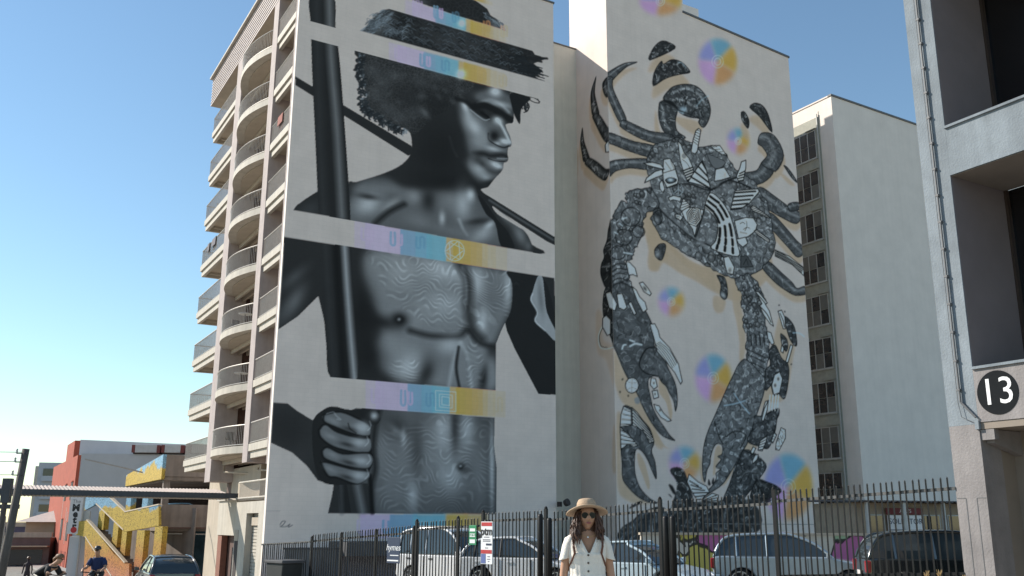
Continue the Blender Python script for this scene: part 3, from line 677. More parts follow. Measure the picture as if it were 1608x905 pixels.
('s','A',(216,138,84),.5,.102,.034,1,[912,1540,913,1489,935,1489,934,1540,956,1540,957,1489]),
('s','A',(220,150,124),.7,.105,.035,1,[1053,1543,1054,1487,1076,1487,1075,1544,1098,1544,1099,1487]),
('f','A',(168,156,150),1,.001,0,[-19,798,1488,804,1487,672,-10,665]),
('f','A',(176,148,184),.35,.024,0,[431,800,508,800,513,667,437,667]),
('f','A',(176,148,184),.62,.024,0,[482,800,659,801,663,668,488,667]),
('f','A',(108,138,160),.9,.025,0,[646,801,781,801,784,669,650,668]),
('f','A',(100,148,162),.5,.025,0,[719,801,801,801,805,669,723,668]),
('f','A',(100,148,162),.9,.025,0,[774,801,899,801,902,669,778,669]),
('f','A',(206,138,66),.6,.025,0,[871,801,927,802,930,669,874,669]),
('f','A',(206,138,66),.85,.026,0,[906,802,998,802,1000,670,909,669]),
('f','A',(216,138,84),.5,.026,0,[955,802,1027,802,1029,670,958,670]),
('f','A',(216,138,84),.8,.026,0,[998,802,1085,802,1087,670,1000,670]),
('f','A',(220,150,124),.7,.026,0,[1056,802,1129,802,1130,670,1058,670]),
('f','A',(220,150,124),.45,.026,0,[1114,802,1188,803,1189,671,1116,670]),
('s','A',(176,148,184),.5,.09,.03,1,[464,761,467,705,486,703,484,759,503,758,505,702,525,701,522,757]),
('s','A',(108,138,160),.8,.105,.031,1,[614,765,616,701,636,700,634,764]),
('s','A',(176,148,184),.7,.093,.031,1,[654,759,655,707,672,706,670,758]),
('s','A',(85,125,150),.5,.093,.031,1,[748,759,749,707,770,706,768,758,789,757,790,704]),
('s','A',(216,138,84),.5,.096,.032,1,[984,760,985,707,1007,705,1006,759,1027,758,1028,704]),
('s','A',(220,150,124),.7,.096,.032,1,[1122,763,1123,704,1145,702,1144,762,1166,761,1167,701]),
('f','A',(176,148,184),.7,.042,0,[431,187,599,189,604,81,436,81]),
('f','A',(108,138,160),.95,.028,0,[577,188,715,190,719,69,582,69]),
('f','A',(100,148,162),.95,.058,0,[693,190,898,192,901,68,697,69]),
('f','A',(206,138,66),.9,.058,0,[865,191,984,192,986,68,868,68]),
('f','A',(216,138,84),.8,.06,0,[960,192,1089,193,1091,67,962,68]),
('s','A',(176,148,184),.5,.084,.028,1,[423,162,425,112,447,109,444,159,466,156,468,106,490,103,488,153]),
('s','A',(108,138,160),.9,.112,.028,1,[547,160,549,114,574,111,572,156]),
('b','A',(205,210,205),.9,[900,2488,30,8,0,-29]),
('b','A',(205,210,205),.9,[898,2791,23,6,0,-23]),
('s','A',(190,200,200),.8,.033,.026,0,[931,1507,869,1450]),
('s','A',(190,200,200),.8,.034,.027,1,[938,1508,935,1489,926,1472,911,1457]),
('s','A',(190,200,200),.8,.033,.026,0,[908,1460,838,1483]),
('s','A',(190,200,200),.8,.034,.027,1,[912,1458,894,1449,875,1446,857,1450]),
('s','A',(190,200,200),.8,.034,.027,0,[861,1453,852,1534]),
('s','A',(190,200,200),.8,.033,.026,1,[857,1450,843,1459,833,1474,829,1492]),
('s','A',(190,200,200),.8,.034,.027,0,[836,1493,898,1551]),
('s','A',(190,200,200),.8,.034,.027,1,[829,1492,832,1511,841,1529,855,1543]),
('s','A',(190,200,200),.8,.034,.027,0,[859,1540,930,1517]),
('s','A',(190,200,200),.8,.034,.027,1,[855,1543,873,1552,892,1555,910,1551]),
('s','A',(190,200,200),.8,.034,.027,0,[906,1548,915,1467]),
('s','A',(190,200,200),.8,.033,.026,1,[910,1551,924,1541,934,1526,938,1508]),
('s','A',(185,195,190),.8,.031,.025,0,[795,777,906,779,908,683,798,682,795,777]),
('s','A',(185,195,190),.8,.031,.025,0,[816,762,886,761,887,698,818,700,816,762]),
('s','A',(185,195,190),.8,.031,.025,0,[830,752,872,748,873,709,831,712,830,752]),
('s','A',(69,70,71),.9,.034,.016,1,[67,140,75,154,89,154,78,138,68,132,96,133,109,143,104,130,121,138]),
('s','A',(120,120,118),.6,.027,.016,0,[-12,196,63,197]),
('f','B',(178,130,168),.95,.16,0,[423,3352,389,3245,343,3240,303,3245,274,3259,258,3281,256,3309]),
('f','B',(120,122,168),.95,.16,0,[423,3352,256,3309,264,3333,279,3357,302,3381,330,3404,363,3425]),
('f','B',(92,135,155),.95,.16,0,[423,3352,363,3425,403,3443,445,3457,485,3464,523,3465,554,3459]),
('f','B',(170,132,62),.95,.16,0,[423,3352,554,3459,577,3446,592,3427,596,3404,589,3378,573,3351]),
('f','B',(182,122,82),.95,.16,0,[423,3352,573,3351,547,3322,513,3296,474,3274,431,3256,389,3245]),
('f','B',(178,130,168),.95,.16,0,[880,3055,841,2886,797,2890,759,2908,733,2938,718,2979,718,3026]),
('f','B',(120,122,168),.95,.16,0,[880,3055,718,3026,727,3063,743,3100,766,3135,795,3166,827,3192]),
('f','B',(92,135,155),.95,.16,0,[880,3055,827,3192,867,3213,908,3225,947,3227,982,3219,1012,3201]),
('f','B',(170,132,62),.95,.16,0,[880,3055,1012,3201,1033,3173,1045,3139,1048,3100,1040,3058,1022,3016]),
('f','B',(182,122,82),.95,.16,0,[880,3055,1022,3016,996,2976,962,2941,923,2913,882,2895,841,2886]),
('f','B',(178,130,168),.95,.16,0,[1019,2533,996,2443,971,2446,949,2456,934,2473,926,2495,926,2521]),
('f','B',(120,122,168),.95,.16,0,[1019,2533,926,2521,932,2541,941,2560,954,2579,971,2595,989,2608]),
('f','B',(92,135,155),.95,.16,0,[1019,2533,989,2608,1012,2619,1035,2624,1057,2624,1077,2619,1093,2609]),
('f','B',(170,132,62),.95,.16,0,[1019,2533,1093,2609,1105,2594,1112,2575,1113,2554,1109,2532,1099,2510]),
('f','B',(182,122,82),.95,.16,0,[1019,2533,1099,2510,1084,2488,1065,2470,1043,2456,1020,2447,996,2443]),
('f','B',(178,130,168),.95,.16,0,[420,1405,400,1321,374,1326,352,1338,336,1355,328,1377,327,1401]),
('f','B',(120,122,168),.95,.16,0,[420,1405,327,1401,332,1420,341,1437,354,1454,370,1468,388,1479]),
('f','B',(92,135,155),.95,.16,0,[420,1405,388,1479,411,1487,434,1491,457,1489,477,1482,494,1471]),
('f','B',(170,132,62),.95,.16,0,[420,1405,494,1471,507,1456,514,1437,516,1417,512,1396,503,1376]),
('f','B',(182,122,82),.95,.16,0,[420,1405,503,1376,488,1357,469,1341,447,1330,424,1323,400,1321]),
('f','B',(178,130,168),.95,.16,0,[715,983,683,845,645,855,614,876,592,907,580,943,580,984]),
('f','B',(120,122,168),.95,.16,0,[715,983,580,984,587,1014,601,1043,620,1069,644,1091,671,1108]),
('f','B',(92,135,155),.95,.16,0,[715,983,671,1108,704,1120,738,1124,770,1119,800,1106,824,1086]),
('f','B',(170,132,62),.95,.16,0,[715,983,824,1086,842,1059,852,1028,854,994,848,959,833,927]),
('f','B',(182,122,82),.95,.16,0,[715,983,833,927,811,897,783,872,751,855,717,845,683,845]),
('f','B',(178,130,168),.95,.16,0,[474,483,450,393,420,400,394,415,376,436,366,460,365,487]),
('f','B',(120,122,168),.95,.16,0,[474,483,365,487,371,506,381,525,396,542,415,556,436,566]),
('f','B',(92,135,155),.95,.16,0,[474,483,436,566,463,573,490,575,516,571,540,561,560,548]),
('f','B',(170,132,62),.95,.16,0,[474,483,560,548,574,530,583,509,585,487,580,464,569,443]),
('f','B',(182,122,82),.95,.16,0,[474,483,569,443,552,424,530,408,505,398,477,392,450,393]),
('f','B',(178,130,168),.95,.16,0,[1267,372,1215,183,1162,200,1118,232,1086,276,1071,328,1072,384]),
('f','B',(120,122,168),.95,.16,0,[1267,372,1072,384,1083,426,1104,465,1132,500,1168,529,1208,551]),
('f','B',(92,135,155),.95,.16,0,[1267,372,1208,551,1256,565,1306,568,1353,559,1396,539,1431,508]),
('f','B',(170,132,62),.95,.16,0,[1267,372,1431,508,1456,470,1469,425,1470,377,1459,329,1437,285]),
('f','B',(182,122,82),.95,.16,0,[1267,372,1437,285,1403,244,1362,212,1314,191,1264,181,1215,183]),
('f','B',(156,136,114),.8,.05,1,[216,2837,132,2808,42,2747,-14,2693,27,2661,76,2714,146,2785,218,2832]),
('f','B',(156,136,114),.8,.049,1,[-26,2672,-19,2596,21,2499,81,2408,136,2443,87,2539,41,2625,39,2693]),
('f','B',(156,136,114),.8,.048,1,[81,2385,159,2354,282,2331,460,2337,483,2424,311,2412,198,2427,110,2437]),
('f','B',(156,136,114),.8,.047,1,[-23,2266,56,2251,160,2237,319,2235,346,2320,190,2319,89,2329,5,2334]),
('f','B',(156,136,114),.8,.047,1,[1,2052,46,2096,147,2135,286,2154,293,2227,145,2200,14,2161,-55,2096]),
('f','B',(156,136,114),.8,.052,1,[1042,2187,1219,2242,1327,2349,1221,2399,1160,2328,1025,2277]),
('f','B',(156,136,114),.8,.054,1,[1342,2344,1432,2479,1358,2608,1234,2601,1188,2512,1220,2489,1257,2443,1205,2379]),
('f','B',(156,136,114),.8,.052,1,[1121,2139,1225,2071,1377,2026,1492,2012,1549,2099,1452,2125,1321,2180,1195,2219]),
('f','B',(156,136,114),.8,.053,1,[1439,2088,1533,2117,1525,2173,1430,2144]),
('f','B',(156,136,114),.8,.052,1,[1190,1983,1292,1913,1400,1834,1479,1783,1566,1856,1490,1905,1385,1990,1274,2057]),
('f','B',(156,136,114),.8,.05,1,[1156,1671,1252,1593,1350,1548,1437,1526,1536,1550,1527,1604,1459,1583,1421,1617,1337,1669,1224,1729]),
('f','B',(156,136,114),.8,.05,1,[356,2595,390,2442,471,2425,388,2396,343,2454]),
('f','B',(156,136,114),.8,.05,1,[506,2583,675,2593,723,2550,656,2500,532,2543]),
('f','B',(156,136,114),.8,.086,1,[315,2832,338,2907,403,2981,466,2995,518,2964]),
('f','B',(156,136,114),.8,.084,1,[336,2665,346,2755,404,2847,425,2834,489,2881,560,2887,608,2863,632,2830,541,2792,441,2744]),
('f','B',(156,136,114),.8,.09,1,[1128,2705,1173,2748,1243,2748,1294,2691,1316,2574,1213,2660]),
('f','B',(156,136,114),.8,.088,1,[1051,2654,1082,2665,1117,2614,1100,2555,1055,2600]),
('f','B',(156,136,114),.85,.064,1,[1222,1938,1230,1842,1254,1749,1198,1646,1115,1576,1003,1504,911,1470,810,1491,724,1514,613,1556,503,1585,422,1619,341,1651,296,1700,258,1761,281,1820,322,1838,675,1655]),
('f','B',(156,136,114),.85,.06,1,[229,1879,313,1961,349,1831,563,1684,760,1621,811,1508,740,1527,560,1627,385,1725,339,1585,272,1586,269,1685]),
('f','B',(156,136,114),.8,.045,1,[1366,2385,1413,2382,1505,2332,1456,2323]),
('f','B',(156,136,114),.75,.06,1,[248,1915,300,1915,347,1784,387,1748,415,1674,383,1644,318,1584,266,1576,259,1651,294,1759,245,1845]),
('f','B',(156,136,114),.85,.052,1,[1,1082,68,971,138,898,194,776,321,575,272,572,203,689,85,769,28,832,-2,946]),
('f','B',(156,136,114),.85,.036,1,[319,952,372,876,399,779,384,719,357,816,309,872]),
('f','B',(156,136,114),.85,.051,1,[11,715,40,726,35,543,42,390,141,294,220,260,128,258,50,284,12,327,5,470]),
('f','B',(156,136,114),.8,.034,1,[149,529,194,476,224,368,212,336,179,403,147,475]),
('f','B',(156,136,114),.7,.035,1,[192,745,260,683,328,583,369,559,292,582,236,663]),
('f','B',(156,136,114),.8,.06,1,[910,1580,947,1544,978,1528,968,1435,985,1346,986,1266,984,1187,954,1105,929,1112,937,1222,920,1349,900,1437]),
('f','B',(156,136,114),.8,.058,1,[748,1478,799,1485,843,1465,819,1397,767,1381,741,1418]),
('f','B',(156,136,114),.75,.062,1,[1273,1399,1325,1353,1399,1247,1378,1163,1285,904,1120,863,1060,782,1128,962]),
('f','B',(156,136,114),.7,.035,1,[595,525,604,400,617,370,588,400,584,478]),
('f','B',(156,136,114),.8,.036,1,[702,561,736,595,755,548,708,482,694,434,679,434]),
('f','B',(156,136,114),.8,.036,1,[824,454,918,554,957,629,1032,592,918,554,799,406,743,365]),
('f','S',(156,136,114),.8,.062,1,[262,2720,210,2650,206,2555,223,2489,302,2469,286,2530,257,2629,269,2717]),
('f','S',(156,136,114),.8,.061,1,[216,2483,263,2393,325,2293,380,2252,434,2298,421,2303,365,2391,290,2482]),
('f','S',(156,136,114),.8,.063,1,[112,2444,90,2369,104,2280,120,2229,199,2215,180,2265,138,2355,120,2441]),
('f','S',(156,136,114),.8,.06,1,[131,2207,193,2145,275,2071,342,2032,389,2100,353,2117,277,2181,188,2236]),
('f','S',(156,136,114),.8,.062,1,[375,2680,329,2661,333,2603,365,2551,433,2548,408,2587,397,2625,414,2649]),
('f','S',(156,136,114),.7,.062,1,[26,2377,65,2387,82,2312,60,2154,22,2166]),
('f','S',(156,136,114),.5,.074,1,[241,1321,297,1300,301,1158,402,1092,395,888,331,1034,248,1096]),
('f','S',(156,136,114),.7,.051,1,[382,652,408,650,400,434,367,444]),
('a','B',(44,44,44),.6,.28,51,.043,0,[((129,130,131),.6,.12,[350,2948,385,2979])],[321,2916,344,2992,410,3067,473,3081,525,3051]),
('a','B',(44,44,44),.6,.28,52,.043,0,[((129,130,131),.6,.12,[370,2779,393,2826])],[342,2749,352,2839,411,2932,431,2919,496,2967,567,2973,615,2950,639,2916,548,2878,448,2828]),
('a','B',(44,44,44),.6,.28,53,.046,0,[((129,130,131),.6,.13,[1171,2827,1229,2823])],[1138,2794,1183,2837,1254,2838,1304,2781,1326,2663,1223,2749]),
('a','B',(44,44,44),.6,.28,54,.045,0,[((129,130,131),.6,.12,[1093,2775,1137,2739])],[1060,2742,1092,2753,1126,2702,1110,2643,1064,2688]),
('a','B',(59,60,61),.5,.3,101,.042,0,[((119,120,121),.7,.19,[411,2620,415,2539,453,2490])],[385,2648,427,2672,482,2666,525,2635,507,2560,518,2493,583,2461,471,2437,418,2459,390,2499,375,2565]),
('a','B',(65,66,67),.6,.26,102,.043,0,[((148,150,152),.7,.14,[500,2747,600,2795,700,2784,754,2725]),((139,140,141),.6,.12,[526,2706,596,2711,680,2683]),((12,12,12),.9,.08,[543,2769,597,2723,578,2635]),((12,12,12),.9,.08,[673,2813,683,2732,735,2636])],[417,2689,443,2727,501,2785,602,2827,695,2833,765,2788,795,2729,795,2674,769,2608,728,2562,692,2588,699,2616,619,2607,549,2617,520,2645,482,2672,427,2672]),
('f','B',(20,20,20),1,.017,1,[407,2671,483,2681,523,2646,481,2654]),
('b','B',(150,165,175),.8,[572,2646,28,6,-1,-22]),
('a','B',(67,68,69),.3,.4,1,.042,0,[((119,120,121),.75,.06,[212,2874,134,2839,54,2775,1,2722])],[215,2876,132,2846,42,2783,-13,2729,23,2701,73,2754,144,2826,216,2872]),
('a','B',(67,68,69),.3,.4,2,.041,0,[((119,120,121),.75,.1,[1,2728,6,2655,48,2565,103,2469])],[-23,2712,-17,2636,23,2540,83,2448,131,2478,81,2575,36,2661,33,2730]),
('a','B',(67,68,69),.3,.4,3,.04,0,[((119,120,121),.75,.14,[90,2455,174,2438,291,2419,467,2430])],[81,2426,160,2396,282,2374,461,2381,481,2458,308,2445,194,2461,107,2472]),
('a','B',(67,68,69),.3,.4,4,.039,0,[((119,120,121),.75,.14,[-14,2345,68,2337,170,2326,328,2326])],[-23,2307,57,2293,161,2280,319,2278,343,2353,186,2352,86,2361,2,2366]),
('a','B',(67,68,69),.3,.4,5,.039,0,[((119,120,121),.75,.15,[-32,2120,25,2175,141,2213,284,2237])],[-4,2091,43,2136,145,2176,285,2196,291,2260,143,2233,15,2193,-53,2129]),
('a','B',(67,68,69),.3,.4,6,.043,0,[((119,120,121),.75,.21,[1030,2284,1186,2341,1271,2430])],[1041,2233,1215,2289,1320,2393,1228,2437,1164,2363,1026,2311]),
('a','B',(67,68,69),.3,.4,7,.045,0,[((119,120,121),.75,.26,[1270,2420,1341,2521,1285,2608,1207,2609])],[1333,2388,1421,2519,1349,2643,1232,2637,1191,2559,1229,2538,1268,2487,1214,2418]),
('a','B',(67,68,69),.3,.4,8,.044,0,[((119,120,121),.75,.22,[1154,2232,1270,2183,1411,2131,1517,2110])],[1125,2186,1231,2120,1382,2074,1496,2060,1546,2137,1448,2161,1315,2215,1190,2256]),
('a','B',(67,68,69),.3,.4,9,.045,0,[((119,120,121),.75,.11,[1431,2166,1525,2195])],[1439,2135,1533,2164,1526,2212,1432,2183]),
('a','B',(67,68,69),.3,.4,10,.043,0,[((119,120,121),.75,.17,[1228,2072,1335,2005,1442,1923,1519,1873])],[1196,2029,1298,1960,1407,1881,1485,1830,1562,1894,1485,1943,1380,2027,1269,2094]),
('a','B',(67,68,69),.3,.4,11,.042,0,[((119,120,121),.75,.17,[1186,1749,1291,1683,1382,1634,1444,1603,1528,1626])],[1160,1715,1257,1638,1355,1593,1439,1571,1537,1595,1528,1642,1458,1620,1417,1654,1332,1704,1220,1765]),
('a','B',(101,102,103),.75,.34,40,.041,6,[((104,105,106),.6,.31,[398,2336,514,2396,658,2379]),((109,110,111),.55,.35,[322,1827,511,1755,763,1667,952,1624]),((99,100,101),.6,.47,[794,2177,949,2243,1104,2235]),((114,115,116),.5,.35,[1012,2048,1181,2016,1235,1903])],[277,2264,315,2342,429,2414,531,2454,603,2445,690,2422,811,2454,915,2420,972,2345,1062,2308,1155,2282,1167,2235,1233,2173,1266,2079,1274,1982,1298,1889,1241,1783,1157,1711,1043,1637,950,1601,847,1622,761,1644,648,1685,537,1714,455,1747,374,1779,328,1828,290,1889,313,1949,355,1968,316,2030,299,2118,268,2204]),
('k','B',70,.16,.34,1,[566,1730,654,1789,854,1715,999,1654,1163,1796,1265,1981,1252,2102,1281,1886,1225,1781,1043,1637,950,1607,761,1650]),
('k','B',60,.16,.32,2,[794,2177,950,2255,1135,2229,1223,2146,1247,2052,1149,2011,1013,2060,878,2084]),
('k','B',50,.14,.26,3,[284,2265,329,2345,444,2417,545,2449,659,2403,541,2354,425,2318,338,2230,292,2117]),
('k','B',34,.14,.26,4,[459,2125,646,2161,748,2144,697,2040,581,2031,470,2069]),
('k','B',30,.12,.24,5,[298,2095,329,2009,448,1904,613,1817,569,1799,392,1884,314,1972]),
('s','B',(16,16,16),.95,.103,.069,1,[291,2082,355,1968,462,1895,613,1817,741,1791,854,1727]),
('s','B',(104,105,106),.55,.184,.23,1,[287,2173,323,2042,409,1943,572,1845,684,1805]),
('s','B',(16,16,16),.95,.097,.072,1,[416,2106,588,2162,763,2153,919,2249,1104,2235]),
('s','B',(16,16,16),.95,.092,.069,1,[763,2153,712,2031,661,1905,628,1831]),
('s','B',(16,16,16),.9,.099,.074,1,[763,2153,888,2231,999,2289]),
('b','B',(119,120,121),.6,[558,2121,86,10,-5,-27]),
('b','B',(104,105,106),.6,[700,2088,60,11,-3,-60]),
('b','B',(119,120,121),.6,[884,2182,69,43,21,-28]),
('b','B',(109,110,111),.6,[731,1870,50,-15,-24,-34]),
('b','B',(119,120,121),.6,[984,2079,94,17,-3,-37]),
('b','B',(94,95,96),.5,[411,2315,71,15,-2,-47]),
('b','B',(114,115,116),.6,[567,1753,18,2,-1,-12]),
('b','B',(114,115,116),.6,[640,1822,14,-7,-9,-10]),
('b','B',(114,115,116),.6,[653,1814,2,-15,-15,-4]),
('b','B',(114,115,116),.6,[665,1805,-10,-14,-12,4]),
('b','B',(114,115,116),.6,[678,1796,-18,-7,-5,11]),
('b','B',(114,115,116),.6,[690,1787,-17,3,6,12]),
('b','B',(114,115,116),.6,[703,1778,-9,12,13,8]),
('b','B',(114,115,116),.6,[715,1768,4,16,14,1]),
('b','B',(114,115,116),.6,[727,1758,16,12,9,-7]),
('b','B',(114,115,116),.6,[744,1818,19,3,-1,-12]),
('b','B',(114,115,116),.6,[757,1807,14,-8,-10,-10]),
('b','B',(114,115,116),.6,[769,1796,2,-15,-15,-5]),
('b','B',(114,115,116),.6,[781,1784,-10,-15,-12,4]),
('b','B',(114,115,116),.6,[794,1771,-19,-8,-5,10]),
('b','B',(114,115,116),.6,[866,1767,-18,3,6,12]),
('b','B',(114,115,116),.6,[878,1754,-8,12,14,8]),
('b','B',(114,115,116),.6,[891,1740,4,15,15,0]),
('b','B',(114,115,116),.6,[903,1725,16,12,9,-7]),
('b','B',(114,115,116),.6,[921,1781,19,3,-1,-12]),
('b','B',(114,115,116),.6,[933,1766,14,-8,-10,-11]),
('b','B',(114,115,116),.6,[945,1750,3,-15,-15,-5]),
('b','B',(114,115,116),.6,[958,1733,-11,-14,-13,4]),
('b','B',(114,115,116),.6,[970,1717,-19,-8,-4,10]),
('b','B',(114,115,116),.6,[983,1700,-19,3,6,12]),
('b','B',(114,115,116),.6,[995,1683,-9,12,14,8]),
('b','B',(114,115,116),.6,[1007,1666,5,16,15,0]),
('b','B',(117,118,119),.55,[796,2213,21,4,-1,-12]),
('b','B',(117,118,119),.55,[897,2116,17,-7,-9,-12]),
('b','B',(117,118,119),.55,[1011,2201,8,-14,-15,-8]),
('b','B',(117,118,119),.55,[1117,2139,-5,-18,-16,-1]),
('b','B',(117,118,119),.55,[798,2145,-15,-15,-11,6]),
('b','B',(117,118,119),.55,[900,2084,-20,-9,-3,11]),
('b','B',(117,118,119),.55,[1015,2169,-21,1,5,12]),
('b','B',(117,118,119),.55,[1121,2106,-13,11,12,10]),
('b','B',(117,118,119),.55,[802,2113,-1,17,15,4]),
('b','B',(117,118,119),.55,[914,2198,11,17,14,-3]),
('b','B',(117,118,119),.55,[1019,2136,19,12,7,-9]),
('b','B',(117,118,119),.55,[1136,2223,22,3,-2,-13]),
('b','B',(117,118,119),.55,[806,2081,16,-6,-10,-11]),
('b','B',(117,118,119),.55,[918,2166,7,-15,-15,-7]),
('b','B',(117,118,119),.55,[1022,2104,-5,-18,-15,0]),
('b','B',(117,118,119),.55,[1140,2190,-17,-15,-11,7]),
('b','B',(117,118,119),.55,[819,2195,-21,-7,-2,11]),
('b','B',(117,118,119),.55,[922,2134,-20,2,6,12]),
('b','B',(117,118,119),.55,[1037,2220,-12,11,13,9]),
('b','B',(117,118,119),.55,[1143,2157,1,18,16,4]),
('b','B',(117,118,119),.55,[823,2163,12,17,13,-4]),
('b','B',(117,118,119),.55,[926,2102,20,11,6,-10]),
('b','B',(117,118,119),.55,[1041,2187,22,2,-3,-13]),
('b','B',(117,118,119),.55,[1147,2125,17,-8,-11,-12]),
('b','B',(117,118,119),.55,[827,2131,5,-15,-15,-6]),
('b','B',(117,118,119),.55,[940,2216,-7,-17,-15,1]),
('b','B',(117,118,119),.55,[1045,2155,-17,-15,-10,7]),
('b','B',(117,118,119),.55,[1163,2242,-23,-7,-2,12]),
('b','B',(117,118,119),.55,[831,2099,-19,4,7,13]),
('b','B',(117,118,119),.55,[944,2184,-11,12,13,9]),
('b','B',(104,105,106),.5,[1045,2078,19,3,-1,-13]),
('b','B',(104,105,106),.5,[1142,1977,11,-10,-13,-10]),
('b','B',(104,105,106),.5,[1239,1875,-5,-15,-16,-1]),
('b','B',(104,105,106),.5,[1139,2056,-17,-10,-8,10]),
('b','B',(104,105,106),.5,[1236,1954,-18,2,7,13]),
('b','B',(104,105,106),.5,[1111,1818,-6,12,15,6]),
('b','B',(104,105,106),.5,[1233,2035,11,14,14,-4]),
('b','B',(104,105,106),.5,[1107,1896,19,6,2,-11]),
('b','B',(104,105,106),.5,[1204,1795,14,-8,-11,-11]),
('b','B',(104,105,106),.5,[1104,1975,-1,-14,-16,-2]),
('b','B',(104,105,106),.5,[1201,1874,-15,-12,-9,7]),
('b','B',(104,105,106),.5,[1101,2055,-19,-1,4,12]),
('b','B',(104,105,106),.5,[1198,1953,-9,11,14,8]),
('b','B',(104,105,106),.5,[1074,1817,7,14,14,-2]),
('b','B',(104,105,106),.5,[1195,2033,19,8,5,-11]),
('b','B',(104,105,106),.5,[1070,1895,16,-5,-8,-12]),
('b','B',(104,105,106),.5,[1166,1794,2,-14,-15,-5]),
('b','B',(104,105,106),.5,[1067,1974,-13,-13,-12,6]),
('b','B',(104,105,106),.5,[1163,1873,-19,-3,1,12]),
('b','B',(104,105,106),.5,[1064,2053,-12,9,12,10]),
('b','B',(104,105,106),.5,[1160,1952,5,15,16,0]),
('b','B',(104,105,106),.5,[1037,1816,16,10,7,-9]),
('b','B',(111,112,113),.5,[325,2262,16,14,8,-6]),
('b','B',(111,112,113),.5,[345,2280,17,12,7,-8]),
('b','B',(111,112,113),.5,[366,2298,18,10,4,-9]),
('b','B',(111,112,113),.5,[386,2315,19,8,3,-10]),
('b','B',(111,112,113),.5,[406,2330,20,7,1,-10]),
('b','B',(111,112,113),.5,[426,2345,20,4,0,-11]),
('b','B',(111,112,113),.5,[447,2357,19,2,-3,-11]),
('b','B',(111,112,113),.5,[467,2368,19,0,-4,-11]),
('b','B',(111,112,113),.5,[487,2377,18,-3,-5,-11]),
('b','B',(111,112,113),.5,[508,2383,16,-6,-8,-11]),
('b','B',(111,112,113),.5,[528,2387,15,-8,-9,-11]),
('b','B',(111,112,113),.5,[548,2388,13,-10,-10,-9]),
('b','B',(111,112,113),.5,[568,2387,11,-12,-11,-8]),
('b','B',(111,112,113),.5,[588,2384,8,-13,-12,-7]),
('p','B',(188,182,176),1,.059,0,.164,[],[708,2036,767,2001,805,1955,807,1898,787,1833,753,1776,964,1759,960,1852,940,1952,904,2038,841,2106,760,2136]),
('c','B',1,[708,2036,767,2001,805,1955,807,1898,787,1833,753,1776,964,1759,960,1852,940,1952,904,2038,841,2106,760,2136]),
('s','B',(14,14,14),1,.193,.05,0,[725,2047,752,2033,779,2018]),
('s','B',(14,14,14),1,.193,.05,0,[789,2005,809,1982,822,1955]),
('s','B',(14,14,14),1,.189,.049,0,[827,1919,825,1892,820,1864]),
('s','B',(14,14,14),1,.189,.049,0,[817,1847,813,1833,808,1820]),
('s','B',(14,14,14),1,.184,.048,0,[800,1805,796,1793,791,1782]),
('s','B',(14,14,14),1,.189,.049,0,[743,2079,773,2065,802,2051]),
('s','B',(14,14,14),1,.193,.05,0,[815,2037,839,2010,856,1980]),
('s','B',(14,14,14),1,.189,.049,0,[867,1938,870,1907,870,1875]),
('s','B',(14,14,14),1,.193,.05,0,[870,1855,869,1839,865,1824]),
('s','B',(14,14,14),1,.189,.049,0,[861,1805,859,1792,856,1779]),
('s','B',(14,14,14),1,.193,.05,0,[761,2112,793,2098,826,2085]),
('s','B',(14,14,14),1,.189,.049,0,[840,2069,868,2038,890,2005]),
('s','B',(14,14,14),1,.193,.05,0,[908,1957,916,1923,920,1886]),
('s','B',(14,14,14),1,.189,.049,0,[923,1862,925,1844,924,1827]),
('s','B',(14,14,14),1,.189,.049,0,[923,1805,922,1790,922,1775]),
('c','B',0,None),
('p','B',(188,182,176),0,.06,5,.084,[553,2249,571,2170,644,2294,645,2212],[518,2429,544,2407,564,2361,601,2332,632,2273,635,2224,582,2177,557,2222,533,2299]),
('b','B',(40,40,40),.8,[563,2338,18,3,-1,-17]),
('s','B',(20,20,20),1,.037,.019,1,[550,2312,588,2292,609,2260]),
('b','B',(148,150,152),.9,[563,2338,8,1,-1,-8]),
('p','B',(188,182,176),0,.06,5,.13,[710,2359,581,2145,746,2287,780,2109],[709,2337,735,2294,766,2157,682,2173,588,2175,630,2236]),
('p','B',(188,182,176),0,.061,6,.048,[647,2546,641,2442,715,2543,696,2416],[692,2549,709,2541,672,2393,654,2370,621,2377,642,2461,668,2528]),
('p','B',(188,182,176),0,.06,0,.037,[],[402,2282,451,2299,482,2262,511,2177,504,2148,421,2106,396,2146,393,2190]),
('s','B',(16,16,16),1,.045,.018,1,[398,2195,486,2235]),
('s','B',(59,60,61),.6,.072,.072,1,[417,2267,453,2229]),
('s','B',(59,60,61),.6,.054,.072,1,[456,2284,481,2234]),
('f','B',(20,20,20),1,.012,1,[407,2155,451,2179,500,2175,482,2149,428,2132]),
('b','B',(175,190,200),1,[450,2161,29,5,0,-14]),
('p','B',(188,182,176),0,.057,0,.035,[],[246,2227,315,2246,379,2245,405,2219,356,2218,282,2221]),
('p','B',(188,182,176),0,.057,0,.035,[],[252,2105,269,2139,334,2192,388,2216,392,2181,332,2151]),
('p','B',(188,182,176),0,.059,0,.036,[],[363,2122,385,2148,404,2094,387,2068,367,2087]),
('s','B',(150,158,162),.8,.044,.035,1,[458,2095,473,2071,511,2073,544,2111,531,2149]),
('s','B',(150,158,162),.8,.045,.036,0,[509,2140,506,2077]),
('s','B',(150,158,162),.8,.045,.036,0,[474,2080,508,2113,540,2097]),
('p','B',(188,182,176),0,.059,0,.036,[],[548,1933,528,1974,557,2006,640,2020,701,2013,681,1956,645,1905,619,1829,605,1880]),
('c','B',0,[548,1933,528,1974,557,2006,640,2020,701,2013,681,1956,645,1905,619,1829,605,1880]),
('s','B',(16,16,16),1,.053,.018,0,[634,1962,626,1952,616,1954,614,1965,622,1975,632,1973,634,1962]),
